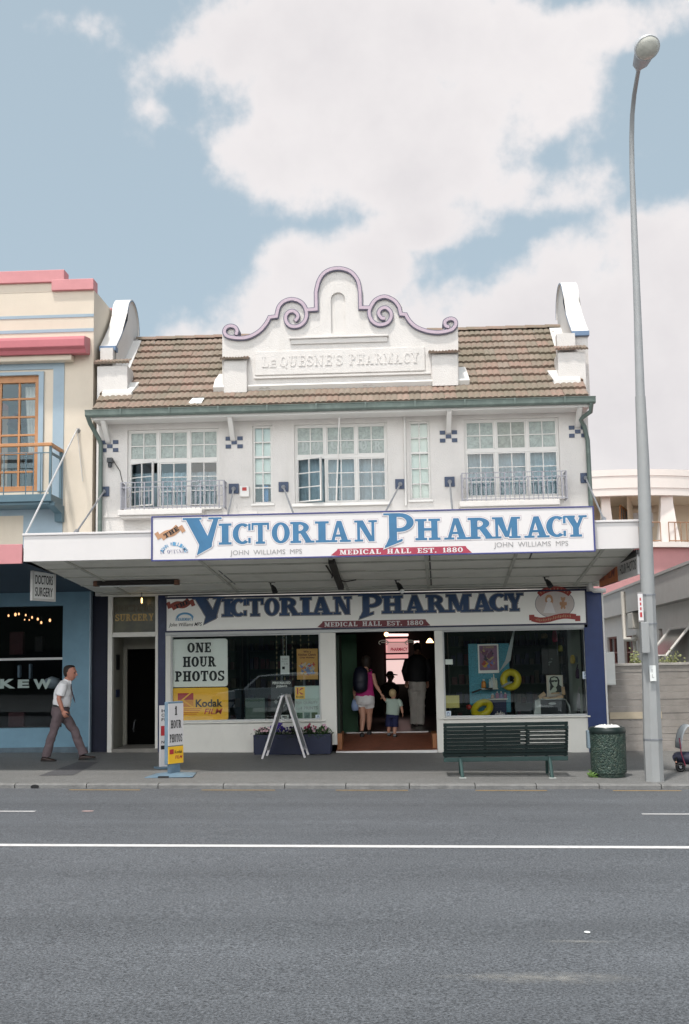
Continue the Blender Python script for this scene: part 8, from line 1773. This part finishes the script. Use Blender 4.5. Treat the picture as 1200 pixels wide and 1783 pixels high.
t_, *q = board('card', 'small white card taped inside the right window', 'card', 775.5, 1148, 788.5, 1157, .06, M_panelw, .003)
mb = MB(); mb.tube([at(772.5, 1098, .2), at(772.8, 1120, .2), at(773.5, 1138, .2)], [.012, .016, .02], 8); o = part('curtain_cord', mb, mat('navy_cord', (.03, .035, .08), .6), None, base=at(772.5, 1098, .2)); tag(o, 'dark cord with a pale tassel hanging at the left edge of the right window', 'cord')

# ---------------------------------------------------------------- pushchair standing at the right edge
c = gat(1188, 1342); yy = c.y; PC = thing('pushchair', 'dark pushchair with grey hood and red frame at the right of the lamp pole', 'pushchair', c)
def pp(px, py, dy=0): return at(px, py, yy+dy)
mb = MB(); ell_tube(mb, [(pp(1176, 1318, -.1), .04, .05), (pp(1182, 1319, -.0), .09, .16), (pp(1200, 1320), .10, .2), (pp(1216, 1320), .09, .2), (pp(1220, 1320), .04, .1)], (0, 0, 1), 14); part('basket', mb, mat('navy_canvas', (.02, .022, .045), .6, .2, 10, .3, 20), PC, smooth=True)
mb = MB(); rings = []
for t in fr(0, pi*.75, 8): rings.append([pp(1204, 1305)+V((-.20*cos(t*.9)*1.0, y_, .36*sin(t)+.02)) for y_ in fr(-.2, .2, 4)])
mb.loft(rings, closed=False); o = part('hood', mb, mat('grey_blue_canvas', (.33, .36, .38), .7, .08, 8), PC, smooth=True); sdm = o.modifiers.new('t', 'SOLIDIFY'); sdm.thickness = .012
for dy in (-.2, .2): mb = MB(); mb.tube([pp(1183, 1285, dy), pp(1186.5, 1312, dy), pp(1194, 1334, dy)], .009, 8); part('frame_tube', mb, mat('red_tube', (.20, .03, .06), .4), PC, smooth=True)
for px in (1175, 1204):
    for dy in (-.2, .2):
        mb = MB(); w = pp(px+10, 1335, dy); w.z = gz(w.x, w.y)+.075; torus(mb, w, .055, .02, (0, 1, 0), 20, 8); wh = part('wheel', mb, M_black, PC, smooth=True); mb = MB(); mb.tube([w+V((0, -.02, 0)), w+V((0, .02, 0))], .02, 8); part('hub', mb, M_steel, wh)
mb = MB(); mb.ball(pp(1177.5, 1327, -.14), .013, 8, 6); mb.ball(pp(1177.5, 1332, -.14), .011, 8, 6); part('reflector', mb, mat('orange_reflector', (.7, .35, .25), .2), PC, smooth=True)
mb = MB(); mb.tube([pp(1177.5, 1319, -.12), pp(1178, 1334, -.12), pp(1186, 1337, -.12)], .018, 6); part('front_strut', mb, M_black, PC)

# ---------------------------------------------------------------- across the street (seen only as reflections in the shop glass)
OP = thing('opposite_shops', 'low pale shop row across the road facing the pharmacy', 'building', (0, -36, 0)); M_opp = mat('opposite_render', (.10, .11, .085), .7, .2, .6)
hs = [(x, x+4.2, .5, 2.5) for x in (-19, -13.5, -8, -2.5, 3, 8.5, 14)]
mb = wall_holes(MB(), -32, 24, -.5, 5.4, hs, -36, -36.3); mb.box(-32, 24, -42, -36.31, 4.8, 5.1); mb.box(-32, 24, -42.2, -42, -.5, 4.8); part('wall', mb, M_opp, OP)
for h in hs: mb = MB(); mb.box(h[0]+.01, h[1]-.01, -36.2, -36.15, h[2], h[3]); part('window', mb, mat('opposite_glass', (.03, .04, .045), .1), OP)
CAR = thing('parked_car', 'white estate car parked across the road, mirrored in the photo window', 'car', (-3.9, -18.0, rz(-3.9, -18))); zc = CAR.location.z
M_carw = mat('white_car_paint', (.75, .75, .74), .25, .02, spec=.6); y0_, y1_ = -18.9, -17.25
prof = [(-2.15, .35), (-2.2, .62), (-2.12, .84), (-1.25, .95), (-.75, 1.38), (.2, 1.46), (1.45, 1.44), (1.95, .98), (2.12, .9), (2.15, .35)]
def inset(z): return max(0, (z-.9))*.28
rings = [[(-3.9+x, y0_+inset(z), zc+z) for x, z in prof], [(-3.9+x, y1_-inset(z), zc+z) for x, z in prof]]
mb = MB(); mb.loft(rings); part('body', mb, M_carw, CAR, bevel=.03)
for a, b_, c, d in ((-1.08, -.70, -.02, -.02), (.06, .06, .72, .72), (.80, .80, 1.36, 1.72)):
    mb = MB(); q = [(a-.0, 1.0), (b_, 1.35), (c, 1.38), (d, 1.0)]; q = [(a, 1.0), (b_, 1.36), (c if c < 1.3 else 1.40, 1.36), (d, 1.0)]
    for yf, sg in ((y1_, 1), (y0_, -1)): mb.quad(*[(-3.9+x, yf-sg*inset(z)+sg*.006, zc+z) for x, z in q])
    part('window', mb, mat('car_glass', (.02, .025, .028), .08), CAR)
for x in (-1.4, 1.4):
    for yf in (y0_+.08, y1_-.08):
        mb = MB(); w = V((-3.9+x, yf, rz(-3.9+x, -18)+.30)); torus(mb, w, .22, .09, (0, 1, 0), 22, 8); wh = part('wheel', mb, M_black, CAR, smooth=True); mb = MB(); mb.tube([w+V((0, -.07, 0)), w+V((0, .07, 0))], .17, 14); part('rim', mb, M_steel, wh)
mb = MB(); mb.box(-6.12, -6.06, y0_+.1, y0_+.4, zc+.62, zc+.78); mb.box(-6.12, -6.06, y1_-.4, y1_-.1, zc+.62, zc+.78); part('headlight', mb, mat('lamp_lens', (.6, .6, .58), .1), CAR)
mb = MB(); mb.box(-6.1, -1.74, y1_-.01, y1_+.025, zc+.55, zc+.62); part('side_trim', mb, M_black, CAR)

# drain outlet in the kerb face near the left edge of the view
c = gat(65, 1363); mb = MB(); X_ = c.x
mb.prism([(X_+.06*cos(t), gs(X_)-.125+.03*sin(t)) for t in fr(0, 2*pi, 14)[:-1]], KERB-.014, KERB-.004); o = part('drain_outlet', mb, M_black, None, base=(X_, KERB, gs(X_)-.15)); tag(o, 'small dark drain outlet in the kerb below the walking man', 'drain outlet')
